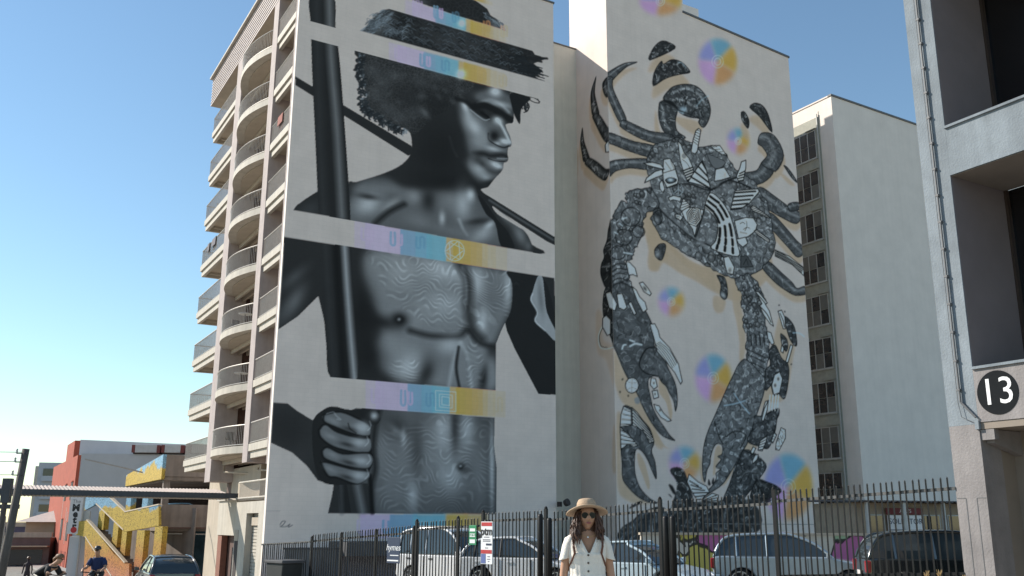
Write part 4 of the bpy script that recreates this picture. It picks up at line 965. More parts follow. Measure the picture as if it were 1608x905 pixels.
('s','B',(16,16,16),1,.054,.018,0,[646,1960,628,1939,606,1943,602,1968,620,1988,642,1984,646,1960]),
('s','B',(16,16,16),1,.054,.018,0,[657,1958,630,1926,596,1932,591,1970,618,2001,652,1995,658,1958]),
('s','B',(16,16,16),1,.054,.018,0,[669,1956,632,1913,587,1921,579,1972,616,2014,661,2006,669,1956]),
('s','B',(16,16,16),1,.054,.018,0,[683,1953,634,1898,576,1909,566,1974,614,2029,673,2019,683,1953]),
('c','B',0,None),
('p','B',(188,182,176),0,.057,0,.035,[],[429,2045,468,2065,527,2063,520,2035,466,2038,439,2025]),
('p','B',(188,182,176),0,.057,3,.044,[543,2048,518,1985,565,2052,591,2021],[543,2061,586,2033,596,2022,528,1978,513,1989]),
('p','B',(188,182,176),0,.057,3,.044,[484,1956,466,1928,516,1954,504,1917],[471,1946,506,1959,535,1940,514,1914,482,1922]),
('p','B',(188,182,176),0,.061,4,.038,[790,2455,868,2401,825,2463,916,2415],[784,2454,861,2470,916,2411,869,2415,801,2439]),
('p','B',(188,182,176),0,.061,0,.038,[],[815,2301,887,2329,936,2273,858,2239,799,2219]),
('c','B',0,[815,2301,887,2329,936,2273,858,2239,799,2219]),
('t','B','maze',1.1,.16,44),
('c','B',0,None),
('f','B',(89,90,91),1,.021,1,[746,2394,832,2384,901,2365,851,2317,793,2315]),
('s','B',(14,14,14),1,.038,.019,1,[746,2394,832,2384,901,2365,851,2317,793,2315,746,2394]),
('p','B',(188,182,176),0,.061,5,.114,[975,2190,918,2045,1158,2234,1032,2074],[969,2189,1170,2239,1175,2218,1090,2131,1008,2075,921,2053]),
('p','B',(188,182,176),0,.063,4,.078,[1020,2321,985,2248,1076,2356,1052,2266],[1037,2396,1077,2416,1073,2365,1046,2274,1003,2255,988,2291,1022,2355]),
('p','B',(188,182,176),0,.06,0,.037,[],[949,1986,1046,2026,1112,2032,1142,1995,1124,1950,1060,1903,976,1871]),
('s','B',(20,20,20),1,.038,.019,1,[995,1975,1019,1989,1037,1982]),
('s','B',(20,20,20),1,.037,.019,1,[1022,1943,1053,1962,1079,1957]),
('s','B',(30,30,30),1,.038,.019,1,[1050,2003,1053,1967,1033,1936]),
('s','B',(20,20,20),1,.037,.019,1,[991,1920,1050,1920]),
('p','B',(188,182,176),0,.06,4,.046,[1125,1965,1110,1930,1242,1913,1220,1878],[1112,1948,1137,1962,1242,1913,1234,1889,1145,1921]),
('p','B',(188,182,176),0,.061,4,.038,[1112,2117,1092,2085,1255,2071,1247,2046],[1093,2099,1119,2120,1260,2062,1241,2054,1110,2083]),
('p','B',(188,182,176),0,.06,0,.037,[],[958,1869,1036,1895,1051,1856,1008,1826,974,1844]),
('p','B',(188,182,176),0,.057,0,.035,[],[845,1734,886,1749,928,1684,913,1637,868,1639,853,1682]),
('b','B',(59,60,61),.7,[890,1660,16,3,-2,-18]),
('p','B',(188,182,176),0,.06,6,.074,[1298,1857,1287,1799,1528,1769,1496,1708],[1285,1850,1407,1826,1528,1769,1528,1712,1427,1773,1282,1808]),
('f','B',(59,60,61),1,.021,0,[986,1764,1039,1776,1087,1711,980,1691]),
('s','B',(14,14,14),1,.046,.019,0,[986,1764,1039,1776,1087,1711,980,1691,986,1764]),
('s','B',(14,14,14),1,.037,.019,0,[1005,1713,1032,1753,1046,1714]),
('a','B',(59,60,61),.5,.34,9,.039,0,[],[310,1702,345,1741,393,1748,384,1691,355,1644,315,1664]),
('a','B',(59,60,61),.5,.34,9,.04,0,[],[311,1926,354,1951,378,1911,355,1864,319,1875]),
('b','B',(148,150,152),.8,[332,1678,17,-3,-10,-23]),
('b','B',(148,150,152),.8,[336,1888,14,5,6,-17]),
('a','B',(54,55,56),.6,.34,19,.04,0,[],[782,1613,840,1611,862,1553,858,1492,830,1469,800,1495,810,1557]),
('b','B',(163,165,167),.9,[826,1496,16,9,13,-17]),
('a','B',(59,60,61),.4,.34,5,.045,0,[],[1414,2446,1443,2443,1495,2398,1531,2349,1477,2376]),
('s','B',(168,156,150),.5,.045,.045,1,[286,2172,344,2148,380,2202]),
('s','B',(150,170,180),.6,.073,.073,1,[681,2695,734,2756,787,2793]),
('s','B',(150,170,180),.6,.071,.071,1,[522,2634,563,2620,594,2663]),
('s','B',(150,170,180),.6,.073,.073,1,[552,2963,581,2965,608,2942]),
('b','B',(125,140,150),.7,[572,2646,28,6,-1,-22]),
('s','B',(104,105,106),.5,.17,.195,1,[601,2807,687,2805,756,2749]),
('s','B',(14,14,14),.8,.071,.071,1,[522,2634,606,2630,705,2618]),
('a','B',(95,96,97),.7,.34,60,.039,6,[((119,120,121),.6,.14,[149,2018,232,2042,305,2047]),((109,110,111),.6,.16,[105,1890,197,1932,226,1876])],[108,2006,139,2035,233,2064,307,2087,356,2012,349,1967,269,1927,231,1860,229,1808,189,1700,164,1696,157,1645,136,1616,86,1609,115,1563,122,1498,151,1453,168,1381,207,1357,-4,1332,-1,1449,-2,1613,-14,1710,3,1830,35,1890,76,1962,116,1952]),
('k','B',40,.12,.24,7,[118,2004,296,2072,345,2002,259,1934,202,1778,117,1630,17,1616,13,1807,64,1891]),
('s','B',(15,15,15),.9,.06,.052,1,[216,1888,198,1848,155,1821,107,1820,77,1845,79,1884,111,1919,160,1934,201,1921,216,1887]),
('b','B',(104,105,106),.5,[135,1882,37,25,13,-18]),
('s','B',(15,15,15),.9,.059,.05,1,[151,1753,135,1720,99,1698,59,1697,33,1719,35,1751,62,1781,103,1793,138,1782,151,1752]),
('b','B',(104,105,106),.5,[80,1750,32,21,12,-15]),
('s','B',(15,15,15),.9,.057,.049,1,[99,1653,86,1624,55,1606,21,1606,-1,1624,0,1652,23,1677,58,1687,89,1677,99,1652]),
('b','B',(104,105,106),.5,[38,1652,27,17,10,-14]),
('s','B',(15,15,15),.9,.059,.05,1,[243,1802,231,1777,204,1761,174,1760,155,1776,156,1800,177,1822,207,1831,233,1823,243,1801]),
('b','B',(104,105,106),.5,[188,1802,23,15,8,-12]),
('s','B',(190,200,205),.8,.078,.069,0,[78,1851,114,1866]),
('s','B',(190,200,205),.8,.076,.067,0,[26,1763,46,1757]),
('s','B',(190,200,205),.8,.078,.069,0,[63,1823,82,1810]),
('s','B',(190,200,205),.8,.076,.067,0,[147,1652,87,1651]),
('s','B',(15,15,15),.9,.05,.05,1,[6,1556,46,1582,105,1582]),
('s','B',(114,115,116),.6,.057,.065,1,[16,1548,56,1573,95,1571]),
('s','B',(15,15,15),.9,.05,.05,1,[5,1528,45,1553,104,1553]),
('s','B',(114,115,116),.6,.057,.065,1,[15,1519,55,1544,94,1542]),
('s','B',(15,15,15),.9,.049,.049,1,[5,1499,44,1524,103,1524]),
('s','B',(114,115,116),.6,.057,.065,1,[14,1490,54,1515,93,1513]),
('s','B',(15,15,15),.9,.049,.049,1,[4,1470,44,1495,103,1495]),
('s','B',(114,115,116),.6,.059,.067,1,[13,1462,53,1487,92,1484]),
('s','B',(15,15,15),.9,.049,.049,1,[3,1442,43,1466,102,1466]),
('s','B',(114,115,116),.6,.057,.065,1,[13,1433,52,1458,91,1455]),
('p','B',(188,182,176),0,.053,0,.033,[],[101,1601,126,1600,165,1571,179,1523,148,1531,118,1523,110,1563]),
('p','B',(188,182,176),0,.054,0,.034,[],[192,1487,217,1496,252,1466,276,1436,265,1422,221,1441]),
('b','B',(30,30,30),.8,[231,1459,11,6,11,-14]),
('p','B',(188,182,176),0,.053,0,.033,[],[26,1396,61,1408,98,1344,49,1338]),
('p','B',(188,182,176),0,.053,0,.033,[],[-56,1394,-7,1408,29,1336,-48,1326]),
('a','B',(75,76,77),.4,.4,61,.036,0,[((94,95,96),.6,.26,[66,1328,137,1236,170,1129]),((89,90,91),.6,.3,[217,1063,302,1011,375,937]),((79,80,81),.6,.14,[211,904,243,779,314,686])],[-16,1419,45,1468,144,1450,227,1337,280,1241,288,1130,343,1075,390,998,431,921,439,831,422,771,411,829,384,867,361,906,330,928,300,961,244,946,233,906,251,828,262,780,297,724,338,677,374,635,410,606,324,628,252,692,194,776,154,851,108,911,68,971,22,1065,-17,1140,-33,1237]),
('s','B',(14,14,14),.95,.07,.06,1,[288,1125,231,1110,192,1061,176,1010,214,973,300,959]),
('s','B',(119,120,121),.6,.08,.08,1,[255,1087,329,1043,389,978]),
('s','B',(195,205,210),.9,.08,.06,1,[59,1093,69,1114,84,1118]),
('s','B',(195,205,210),.9,.09,.08,1,[114,1113,152,1131,195,1129]),
('s','B',(195,205,210),.9,.08,.06,0,[115,1148,146,1141]),
('b','B',(99,100,101),.7,[391,918,11,1,-1,-14]),
('b','B',(99,100,101),.7,[401,879,12,0,0,-14]),
('b','B',(99,100,101),.7,[412,839,12,1,0,-13]),
('b','B',(99,100,101),.7,[424,810,11,1,-1,-14]),
('p','B',(188,182,176),0,.051,0,.04,[],[256,947,287,945,298,901,272,884,248,907]),
('p','B',(188,182,176),0,.051,0,.04,[],[259,873,297,881,305,842,270,830]),
('p','B',(188,182,176),0,.05,0,.039,[],[269,800,306,793,335,755,390,717,365,710,316,730,280,771]),
('b','B',(40,40,40),.8,[274,919,7,0,-1,-8]),
('b','B',(40,40,40),.8,[280,858,7,0,0,-8]),
('b','B',(40,40,40),.8,[311,769,8,0,0,-8]),
('p','B',(188,182,176),0,.053,0,.041,[],[259,1254,294,1261,317,1225,328,1185,396,1131,457,1044,480,945,467,928,428,991,367,1047,306,1102,284,1180]),
('c','B',0,[259,1254,294,1261,317,1225,328,1185,396,1131,457,1044,480,945,467,928,428,991,367,1047,306,1102,284,1180]),
('s','B',(30,30,30),1,.041,.02,1,[282,1140,343,1085,404,1009]),
('s','B',(30,30,30),1,.041,.02,1,[293,1145,356,1092,414,1018]),
('s','B',(30,30,30),1,.04,.02,1,[303,1150,369,1099,425,1027]),
('s','B',(30,30,30),1,.041,.02,1,[313,1155,382,1107,436,1036]),
('s','B',(30,30,30),1,.041,.02,1,[324,1160,396,1114,446,1046]),
('c','B',0,None),
('p','B',(188,182,176),0,.051,0,.04,[],[-47,1395,-11,1410,30,1344,17,1303,-25,1318]),
('p','B',(188,182,176),0,.053,0,.041,[],[31,1400,68,1410,100,1333,78,1315,42,1326]),
('p','B',(188,182,176),0,.053,0,.041,[],[110,1359,129,1369,164,1304,148,1296]),
('p','B',(188,182,176),0,.054,0,.042,[],[138,1460,168,1443,192,1405,229,1379,242,1339,214,1317,172,1382]),
('p','B',(188,182,176),0,.051,0,.04,[],[167,898,160,876,142,859,119,851,96,855,80,870,75,891,82,913,99,930,122,937,145,933,161,919]),
('s','B',(109,110,111),.8,.04,.02,1,[90,914,121,907,156,914]),
('s','B',(109,110,111),.8,.039,.019,1,[89,870,120,882,151,875]),
('s','B',(109,110,111),.8,.039,.019,1,[122,931,119,858]),
('f','B',(119,120,121),1,.014,1,[135,820,162,832,173,803,146,794]),
('b','B',(20,20,20),1,[57,923,6,1,-1,-6]),
('b','B',(20,20,20),1,[38,852,6,0,0,-6]),
('b','B',(20,20,20),1,[93,835,6,0,0,-6]),
('a','B',(73,74,75),.4,.4,62,.034,0,[((89,90,91),.6,.16,[80,536,88,427,153,321]),((89,90,91),.6,.2,[153,659,209,578,246,478])],[33,666,59,773,111,772,145,751,190,707,236,663,262,590,243,543,266,479,270,392,244,432,212,495,173,540,138,547,125,492,128,411,160,339,221,287,273,264,209,267,141,294,74,346,42,390,40,471,35,543]),
('p','B',(188,182,176),0,.049,4,.045,[64,774,38,662,110,758,110,670],[59,775,110,758,110,675,33,663,40,726]),
('p','B',(188,182,176),0,.05,6,.056,[122,768,119,666,236,663,256,580],[116,773,151,747,235,654,263,594,233,584,188,651,117,675]),
('p','B',(188,182,176),0,.049,5,.055,[27,661,23,533,152,612,138,556],[33,661,105,610,150,566,121,560,81,572,35,538]),
('a','B',(95,96,97),.8,.3,63,.041,6,[((119,120,121),.5,.17,[997,1510,1045,1434,1012,1349]),((119,120,121),.5,.13,[1057,1415,1136,1394,1130,1322])],[925,1613,1035,1659,1100,1626,1137,1579,1173,1511,1161,1366,1169,1295,1184,1236,1170,1144,1150,1073,1133,1021,1042,1053,993,1103,983,1137,998,1168,980,1186,1004,1248,1000,1278,975,1305,973,1365,990,1407,966,1445,978,1528,947,1544]),
('k','B',40,.12,.24,6,[938,1604,1034,1648,1123,1577,1158,1499,1144,1323,1008,1299,975,1396,983,1498]),
('s','B',(14,14,14),.95,.079,.059,1,[1032,1271,1034,1211]),
('s','B',(119,120,121),.6,.061,.061,1,[1048,1268,1046,1213]),
('s','B',(14,14,14),.95,.079,.059,1,[1073,1275,1075,1215]),
('s','B',(119,120,121),.6,.061,.061,1,[1088,1272,1087,1217]),
('s','B',(14,14,14),.95,.081,.061,1,[1106,1279,1108,1219]),
('s','B',(119,120,121),.6,.061,.061,1,[1122,1275,1120,1220]),
('s','B',(14,14,14),.95,.081,.061,1,[1140,1282,1142,1222]),
('s','B',(119,120,121),.6,.061,.061,1,[1156,1279,1154,1223]),
('s','B',(14,14,14),.9,.059,.059,1,[999,1178,1064,1164,1142,1142]),
('s','B',(114,115,116),.6,.061,.061,1,[1018,1166,1076,1150,1128,1128]),
('s','B',(14,14,14),.9,.059,.059,1,[997,1148,1062,1134,1140,1112]),
('s','B',(114,115,116),.6,.061,.061,1,[1016,1136,1074,1120,1125,1098]),
('s','B',(14,14,14),.9,.059,.059,1,[994,1108,1059,1094,1137,1071]),
('s','B',(114,115,116),.6,.059,.059,1,[1013,1096,1071,1080,1122,1058]),
('p','B',(188,182,176),0,.059,0,.042,[],[1092,1558,1121,1551,1188,1492,1170,1480,1201,1442,1228,1348,1201,1360,1151,1411,1121,1464,1143,1482]),
('s','B',(16,16,16),1,.073,.031,1,[1100,1543,1145,1508,1170,1485]),
('s','B',(16,16,16),1,.073,.031,1,[1128,1459,1179,1419,1209,1371]),
('p','B',(188,182,176),0,.057,0,.041,[],[1170,1311,1203,1304,1225,1240,1204,1228,1173,1265]),
('p','B',(188,182,176),0,.057,0,.041,[],[1202,1208,1242,1191,1253,1091,1217,1068,1195,1126]),
('p','B',(188,182,176),0,.057,0,.041,[],[1209,1048,1259,1072,1282,1024,1246,931,1191,912,1176,975]),
('p','B',(188,182,176),0,.059,0,.042,[],[1296,1258,1316,1254,1296,1186,1276,1195]),
('p','B',(188,182,176),0,.059,0,.042,[],[1364,1244,1385,1241,1333,1129,1312,1132]),
('p','B',(188,182,176),0,.054,0,.039,[],[1120,873,1145,880,1099,775,1080,783]),
('a','B',(57,58,59),.7,.3,71,.04,0,[],[1173,1185,1231,1231,1280,1154,1332,1118,1331,1038,1285,904,1233,930,1182,976,1126,942,1136,1061,1180,1105]),
('a','B',(57,58,59),.7,.3,72,.041,0,[],[1286,1308,1333,1282,1342,1231,1318,1198,1288,1247]),
('a','B',(57,58,59),.7,.3,73,.041,0,[],[1324,1415,1359,1414,1410,1362,1423,1260,1399,1242,1355,1294]),
('a','B',(57,58,59),.7,.3,74,.038,0,[],[1114,795,1225,841,1213,781,1111,761]),
('p','B',(188,182,176),0,.057,0,.041,[],[1211,1043,1255,1065,1276,1023,1244,936,1194,919,1182,976]),
('b','B',(30,30,30),.8,[1210,978,12,1,-1,-12]),
('b','B',(30,30,30),.8,[1240,1020,11,1,-1,-12]),
('p','B',(188,182,176),0,.059,0,.042,[],[1275,1449,1307,1459,1331,1416,1331,1343,1310,1341]),
('s','B',(16,16,16),1,.063,.021,1,[1291,1437,1315,1393,1321,1353]),
('s','B',(188,182,176),1,.069,.02,0,[1164,915,1140,826]),
('s','B',(188,182,176),1,.068,.019,0,[1191,917,1167,827]),
('s','B',(188,182,176),1,.069,.02,0,[1215,919,1191,829]),
('s','B',(188,182,176),1,.068,.019,0,[1234,920,1210,830]),
('s','B',(150,175,190),.7,.073,.063,1,[1393,1324,1450,1327,1491,1310]),
('b','B',(20,20,20),1,[1288,1489,7,1,0,-5]),
('b','B',(20,20,20),1,[1334,1453,7,0,0,-6]),
('b','B',(20,20,20),1,[1360,1121,7,1,-1,-5]),
('a','B',(95,96,97),.6,.36,64,.039,0,[((104,105,106),.5,.21,[880,948,782,808,734,724]),((99,100,101),.55,.17,[689,697,653,615,637,519]),((104,105,106),.55,.17,[887,585,804,486,668,348])],[969,1119,1024,1097,1078,1055,1127,1008,1116,934,1072,842,1042,787,1005,714,964,629,919,572,822,455,744,374,646,323,569,286,604,322,667,362,704,412,700,434,735,460,703,473,744,514,721,531,755,547,758,594,725,604,695,584,668,529,661,489,635,449,617,385,604,417,604,495,624,599,663,684,711,760,770,856,826,946,876,1019,921,1084]),
('s','B',(14,14,14),.9,.056,.048,1,[707,730,739,643,764,604]),
('s','B',(14,14,14),.9,.059,.05,1,[793,646,861,682,948,662,898,586]),
('s','B',(140,160,172),.85,.067,.05,1,[789,827,872,843,958,868]),
('s','B',(140,160,172),.85,.067,.05,1,[871,905,928,843,986,792]),
('b','B',(148,150,152),.8,[932,893,15,1,-1,-14]),
('b','B',(124,125,126),.6,[898,807,24,2,-2,-16]),
('b','B',(30,30,30),.7,[902,805,9,1,-1,-7]),
('b','B',(124,125,126),.6,[1018,840,25,2,-2,-17]),
('b','B',(30,30,30),.7,[1022,838,9,0,-1,-7]),
('b','B',(124,125,126),.6,[786,694,24,1,-1,-16]),
('b','B',(30,30,30),.7,[790,692,9,0,0,-7]),
('b','B',(124,125,126),.6,[952,720,25,1,-1,-17]),
('b','B',(30,30,30),.7,[957,717,9,1,-1,-6]),
('b','B',(124,125,126),.6,[844,755,25,1,-1,-17]),
('b','B',(30,30,30),.7,[849,752,8,1,-1,-6]),
('b','B',(124,125,126),.6,[825,786,24,2,-2,-16]),
('b','B',(30,30,30),.7,[829,784,9,1,-1,-7]),
('b','B',(124,125,126),.6,[910,750,25,2,-1,-16]),
('b','B',(30,30,30),.7,[914,748,9,1,0,-7]),
('s','B',(129,130,131),.6,.057,.065,1,[736,764,766,726,742,676]),
('a','B',(61,62,63),.7,.3,81,.038,0,[((114,115,116),.5,.17,[1034,757,1085,828])],[1024,782,1093,786,1225,837,1207,768,1183,690,1123,596,1055,601,957,629,1008,714]),
('a','B',(59,60,61),.7,.3,82,.037,0,[((114,115,116),.5,.16,[929,555,1075,422])],[920,579,1093,504,1041,421,922,313,876,277,748,275,797,374]),
('a','B',(40,40,40),.7,.3,83,.037,0,[((114,115,116),.5,.16,[1027,388,1082,373])],[1018,412,1095,398,1173,375,1205,343,1099,301,965,298,969,346]),
('b','B',(119,120,121),.5,[1011,756,21,1,-1,-11]),
('b','B',(119,120,121),.5,[1061,708,15,-9,-11,-9]),
('b','B',(119,120,121),.5,[1110,660,3,-15,-15,-3]),
('b','B',(119,120,121),.5,[1172,755,-11,-14,-12,4]),
('b','B',(119,120,121),.5,[1049,697,-19,-6,-4,10]),
('b','B',(119,120,121),.5,[1099,649,-19,4,6,10]),
('b','B',(119,120,121),.5,[1161,743,-9,13,13,6]),
('b','B',(119,120,121),.5,[1038,685,5,15,15,-1]),
('b','B',(119,120,121),.5,[1088,637,16,11,9,-8]),
('b','B',(119,120,121),.5,[1150,731,20,2,-1,-11]),
('b','B',(119,120,121),.5,[1027,674,15,-9,-10,-9]),
('b','B',(119,120,121),.5,[1077,626,2,-15,-15,-3]),
('s','B',(99,100,101),.7,.131,.098,1,[897,417,943,450,1010,448,1029,412]),
('s','B',(14,14,14),.8,.049,.049,1,[884,392,932,442,1021,444]),
('p','B',(188,182,176),0,.056,0,.034,[],[1147,883,1131,822,1096,753,1080,760,1108,829]),
('p','B',(188,182,176),0,.053,5,.049,[1059,642,1037,575,1118,674,1076,577],[1058,634,1118,674,1109,637,1071,577,1037,580]),
('p','B',(188,182,176),0,.054,0,.034,[],[1180,590,1190,632,1238,723,1273,712,1268,661,1209,587]),
('c','B',0,[1180,590,1190,632,1238,723,1273,712,1268,661,1209,587]),
('t','B','mottle',1.2,.15,90),
('c','B',0,None),
('p','B',(188,182,176),0,.053,0,.033,[],[999,598,1021,591,996,557,976,565]),
('p','B',(188,182,176),0,.053,0,.033,[],[1012,550,1038,555,1027,526,991,500,987,516]),
('p','B',(188,182,176),0,.054,4,.034,[1178,698,1149,626,1197,683,1166,627],[1178,694,1197,678,1160,626,1150,638]),
('s','B',(188,182,176),.9,.05,.017,0,[1162,918,1149,819]),
('s','B',(188,182,176),.9,.052,.017,0,[1185,919,1172,821]),
('s','B',(188,182,176),.9,.052,.017,0,[1209,921,1196,822]),
('s','B',(188,182,176),.9,.052,.017,0,[1235,923,1221,824]),
('f','B',(46,46,46),1,.018,1,[367,440,418,461,468,443,495,382,531,291,560,261,985,267,960,93,313,94,368,243,414,365]),
('c','B',1,[367,440,418,461,468,443,495,382,531,291,561,276,1190,310,1187,270,972,251,960,93,313,94,368,243,414,365]),
('f','B',(40,40,40),.9,.034,0,[263,286,1201,302,972,251,960,93,255,94]),
('t','B','mottle',.9,.34,95),
('b','B',(114,115,116),.6,[342,302,25,1,-1,-7]),
('b','B',(114,115,116),.6,[437,281,17,-14,-8,-6]),
('b','B',(114,115,116),.6,[532,228,-3,-20,-11,0]),
('b','B',(114,115,116),.6,[626,144,-22,-12,-6,6]),
('b','B',(114,115,116),.6,[725,121,-27,3,2,7]),
('b','B',(114,115,116),.6,[842,332,-15,16,9,4]),
('b','B',(114,115,116),.6,[941,246,8,20,11,-2]),
('b','B',(114,115,116),.6,[396,215,22,11,4,-6]),
('b','B',(114,115,116),.6,[490,163,25,-6,-3,-8]),
('b','B',(114,115,116),.6,[583,79,11,-18,-9,-3]),
('b','B',(114,115,116),.6,[698,317,-11,-19,-10,2]),
('b','B',(114,115,116),.6,[797,263,-26,-8,-4,7]),
('b','B',(114,115,116),.6,[895,177,-25,8,5,8]),
('b','B',(114,115,116),.6,[355,151,-7,18,10,2]),
('b','B',(114,115,116),.6,[448,98,13,17,9,-4]),
('b','B',(114,115,116),.6,[555,272,26,6,3,-7]),
('b','B',(114,115,116),.6,[654,250,22,-11,-6,-7]),
('b','B',(114,115,116),.6,[752,196,4,-20,-11,-2]),
('b','B',(114,115,116),.6,[849,110,-17,-16,-8,5]),
('b','B',(114,115,116),.6,[952,86,-28,-2,-1,8]),
('b','B',(114,115,116),.6,[420,289,-19,12,7,6]),
('b','B',(114,115,116),.6,[513,206,0,20,10,0]),
('b','B',(114,115,116),.6,[611,183,19,15,7,-5]),
('b','B',(114,115,116),.6,[708,129,27,0,-1,-7]),
('b','B',(114,115,116),.6,[822,308,18,-15,-8,-5]),
('b','B',(114,115,116),.6,[926,286,-4,-21,-11,0]),
('b','B',(114,115,116),.6,[379,223,-20,-12,-6,6]),
('b','B',(114,115,116),.6,[472,141,-26,3,1,7]),
('b','B',(114,115,116),.6,[568,118,-14,16,9,4]),
('b','B',(114,115,116),.6,[680,325,8,20,10,-1]),
('b','B',(114,115,116),.6,[777,240,25,11,5,-6]),
('b','B',(114,115,116),.6,[879,217,27,-5,-3,-7]),
('b','B',(114,115,116),.6,[339,159,10,-18,-9,-4]),
('b','B',(114,115,116),.6,[430,76,-10,-18,-9,3]),
('b','B',(114,115,116),.6,[540,311,-25,-8,-3,7]),
('b','B',(114,115,116),.6,[637,258,-24,8,5,7]),
('b','B',(114,115,116),.6,[733,173,-8,19,10,3]),
('b','B',(114,115,116),.6,[834,150,14,18,9,-4]),
('b','B',(114,115,116),.6,[934,95,28,5,2,-8]),
('b','B',(114,115,116),.6,[402,266,21,-10,-6,-6]),
('c','B',0,None),
('p','B',(188,182,176),0,.05,5,.07,[501,398,541,291,556,368,666,309],[502,425,567,384,627,362,646,331,592,292,551,287,513,336,487,382]),
('p','B',(188,182,176),0,.05,3,.054,[592,284,601,273,709,325,716,278],[592,288,667,324,713,313,705,274,601,273]),
('f','B',(30,30,30),1,.014,1,[354,363,383,356,406,311,382,318]),
('f','B',(30,30,30),1,.014,1,[347,314,366,307,376,292]),
('f','B',(30,30,30),1,.014,1,[638,370,645,402,659,371]),
('f','B',(30,30,30),1,.014,1,[665,379,682,410,685,371]),
('a','B',(54,55,56),.8,.34,97,.032,0,[],[-13,30,23,125,103,169,172,214,325,234,327,28]),
('a','B',(30,30,30),.2,.34,3,.033,0,[],[82,235,140,266,169,266,105,240]),
('b','B',(109,110,111),.5,[48,204,22,0,-1,-7]),
('b','B',(109,110,111),.5,[105,135,14,-13,-7,-4]),
('b','B',(109,110,111),.5,[167,198,-5,-17,-9,2]),
('b','B',(109,110,111),.5,[226,129,-21,-9,-4,6]),
('b','B',(109,110,111),.5,[290,192,-21,7,4,7]),
('b','B',(109,110,111),.5,[84,121,-5,17,9,2]),
('b','B',(109,110,111),.5,[146,184,14,14,7,-4]),
('b','B',(109,110,111),.5,[204,114,23,1,1,-7]),
('b','B',(109,110,111),.5,[268,178,15,-13,-7,-5]),
('b','B',(109,110,111),.5,[64,107,-4,-17,-9,1]),
('b','B',(109,110,111),.5,[125,170,-20,-9,-4,6]),
('b','B',(109,110,111),.5,[183,100,-21,6,4,7]),
('b','B',(109,110,111),.5,[247,163,-7,17,9,3]),
('b','B',(109,110,111),.5,[305,93,14,15,8,-4]),
('s','B',(205,205,205),.42,.051,.037,1,[457,3362,449,3341,432,3323,411,3317,394,3324,389,3342,396,3363,414,3380,435,3386,451,3379,457,3361]),
('s','B',(205,205,205),.42,.05,.036,1,[441,3357,437,3346,428,3336,416,3333,407,3336,404,3346,408,3358,418,3367,429,3371,438,3367,441,3357]),
('s','B',(205,205,205),.42,.05,.036,1,[930,3068,918,3039,892,3016,862,3008,838,3018,830,3042,842,3072,868,3095,899,3102,922,3092,930,3068]),
('s','B',(205,205,205),.42,.051,.037,1,[907,3062,901,3046,887,3034,870,3029,857,3035,853,3048,859,3064,873,3077,890,3081,903,3075,907,3062]),
('s','B',(205,205,205),.42,.05,.036,1,[1047,2540,1040,2524,1026,2512,1008,2508,995,2514,991,2528,997,2543,1012,2555,1029,2559,1043,2553,1047,2539]),
('s','B',(205,205,205),.42,.048,.035,1,[1034,2537,1031,2528,1022,2521,1013,2519,1005,2523,1003,2530,1007,2539,1015,2546,1025,2548,1032,2544,1034,2537]),
('s','B',(205,205,205),.42,.042,.03,1,[449,1409,443,1393,428,1383,410,1380,397,1388,392,1402,398,1418,413,1428,431,1430,444,1423,449,1408]),
('s','B',(205,205,205),.42,.042,.03,1,[436,1407,433,1399,425,1393,415,1392,407,1396,405,1404,408,1412,416,1418,426,1419,434,1415,436,1407]),
('s','B',(205,205,205),.42,.042,.03,1,[756,986,747,965,725,951,700,949,680,960,674,980,683,1001,704,1015,730,1017,750,1006,756,985]),
('s','B',(205,205,205),.42,.041,.03,1,[737,985,732,973,721,965,706,964,696,970,692,981,697,993,709,1000,723,1001,734,995,737,984]),
('s','B',(205,205,205),.42,.039,.028,1,[507,484,499,467,482,457,462,456,446,466,441,482,448,498,465,509,486,510,502,500,507,483]),
('s','B',(205,205,205),.42,.039,.028,1,[492,483,488,474,478,468,467,468,458,473,455,482,459,491,469,497,480,498,489,492,492,483]),
('s','B',(205,205,205),.42,.041,.03,1,[1327,374,1313,346,1281,328,1244,328,1216,344,1207,371,1221,399,1253,417,1290,417,1318,401,1327,373]),
('s','B',(205,205,205),.42,.041,.03,1,[1300,373,1292,358,1274,348,1254,348,1238,357,1234,372,1241,387,1259,397,1279,397,1295,388,1300,373]),
('a','S',(40,40,40),.5,.5,20,.042,0,[((99,100,101),.6,.07,[278,2766,246,2687,258,2590,275,2526])],[275,2768,228,2695,227,2600,244,2534,305,2519,289,2581,264,2679,281,2765]),
('a','S',(40,40,40),.5,.5,21,.041,0,[((99,100,101),.6,.17,[266,2530,326,2439,385,2345,419,2321])],[237,2531,287,2440,348,2341,399,2303,440,2339,422,2348,365,2438,294,2529]),
('a','S',(40,40,40),.5,.5,22,.042,0,[((99,100,101),.6,.07,[128,2491,127,2411,155,2321,172,2269])],[126,2492,108,2416,125,2327,141,2275,202,2264,184,2315,145,2405,131,2490]),
('a','S',(40,40,40),.5,.5,23,.041,0,[((99,100,101),.6,.19,[172,2269,248,2210,326,2140,378,2112])],[150,2259,215,2197,296,2123,360,2086,395,2138,356,2157,280,2224,194,2280]),
('a','S',(40,40,40),.5,.5,24,.04,0,[((99,100,101),.6,.1,[406,2711,376,2690,383,2642,411,2596])],[391,2723,349,2704,354,2648,385,2597,437,2595,411,2636,401,2677,421,2699]),
('a','S',(34,34,34),.6,.5,30,.038,0,[],[411,1827,376,1786,360,1723,324,1673,330,1630,301,1595,292,1539,324,1466,350,1427,307,1350,394,1333]),
('a','S',(36,36,36),.5,.3,31,.036,0,[],[418,1438,336,1445,308,1359,321,1255,384,1144,406,1101]),
('s','S',(188,182,176),1,.05,.04,1,[304,1238,259,1185,274,1117,341,1096,396,1098]),
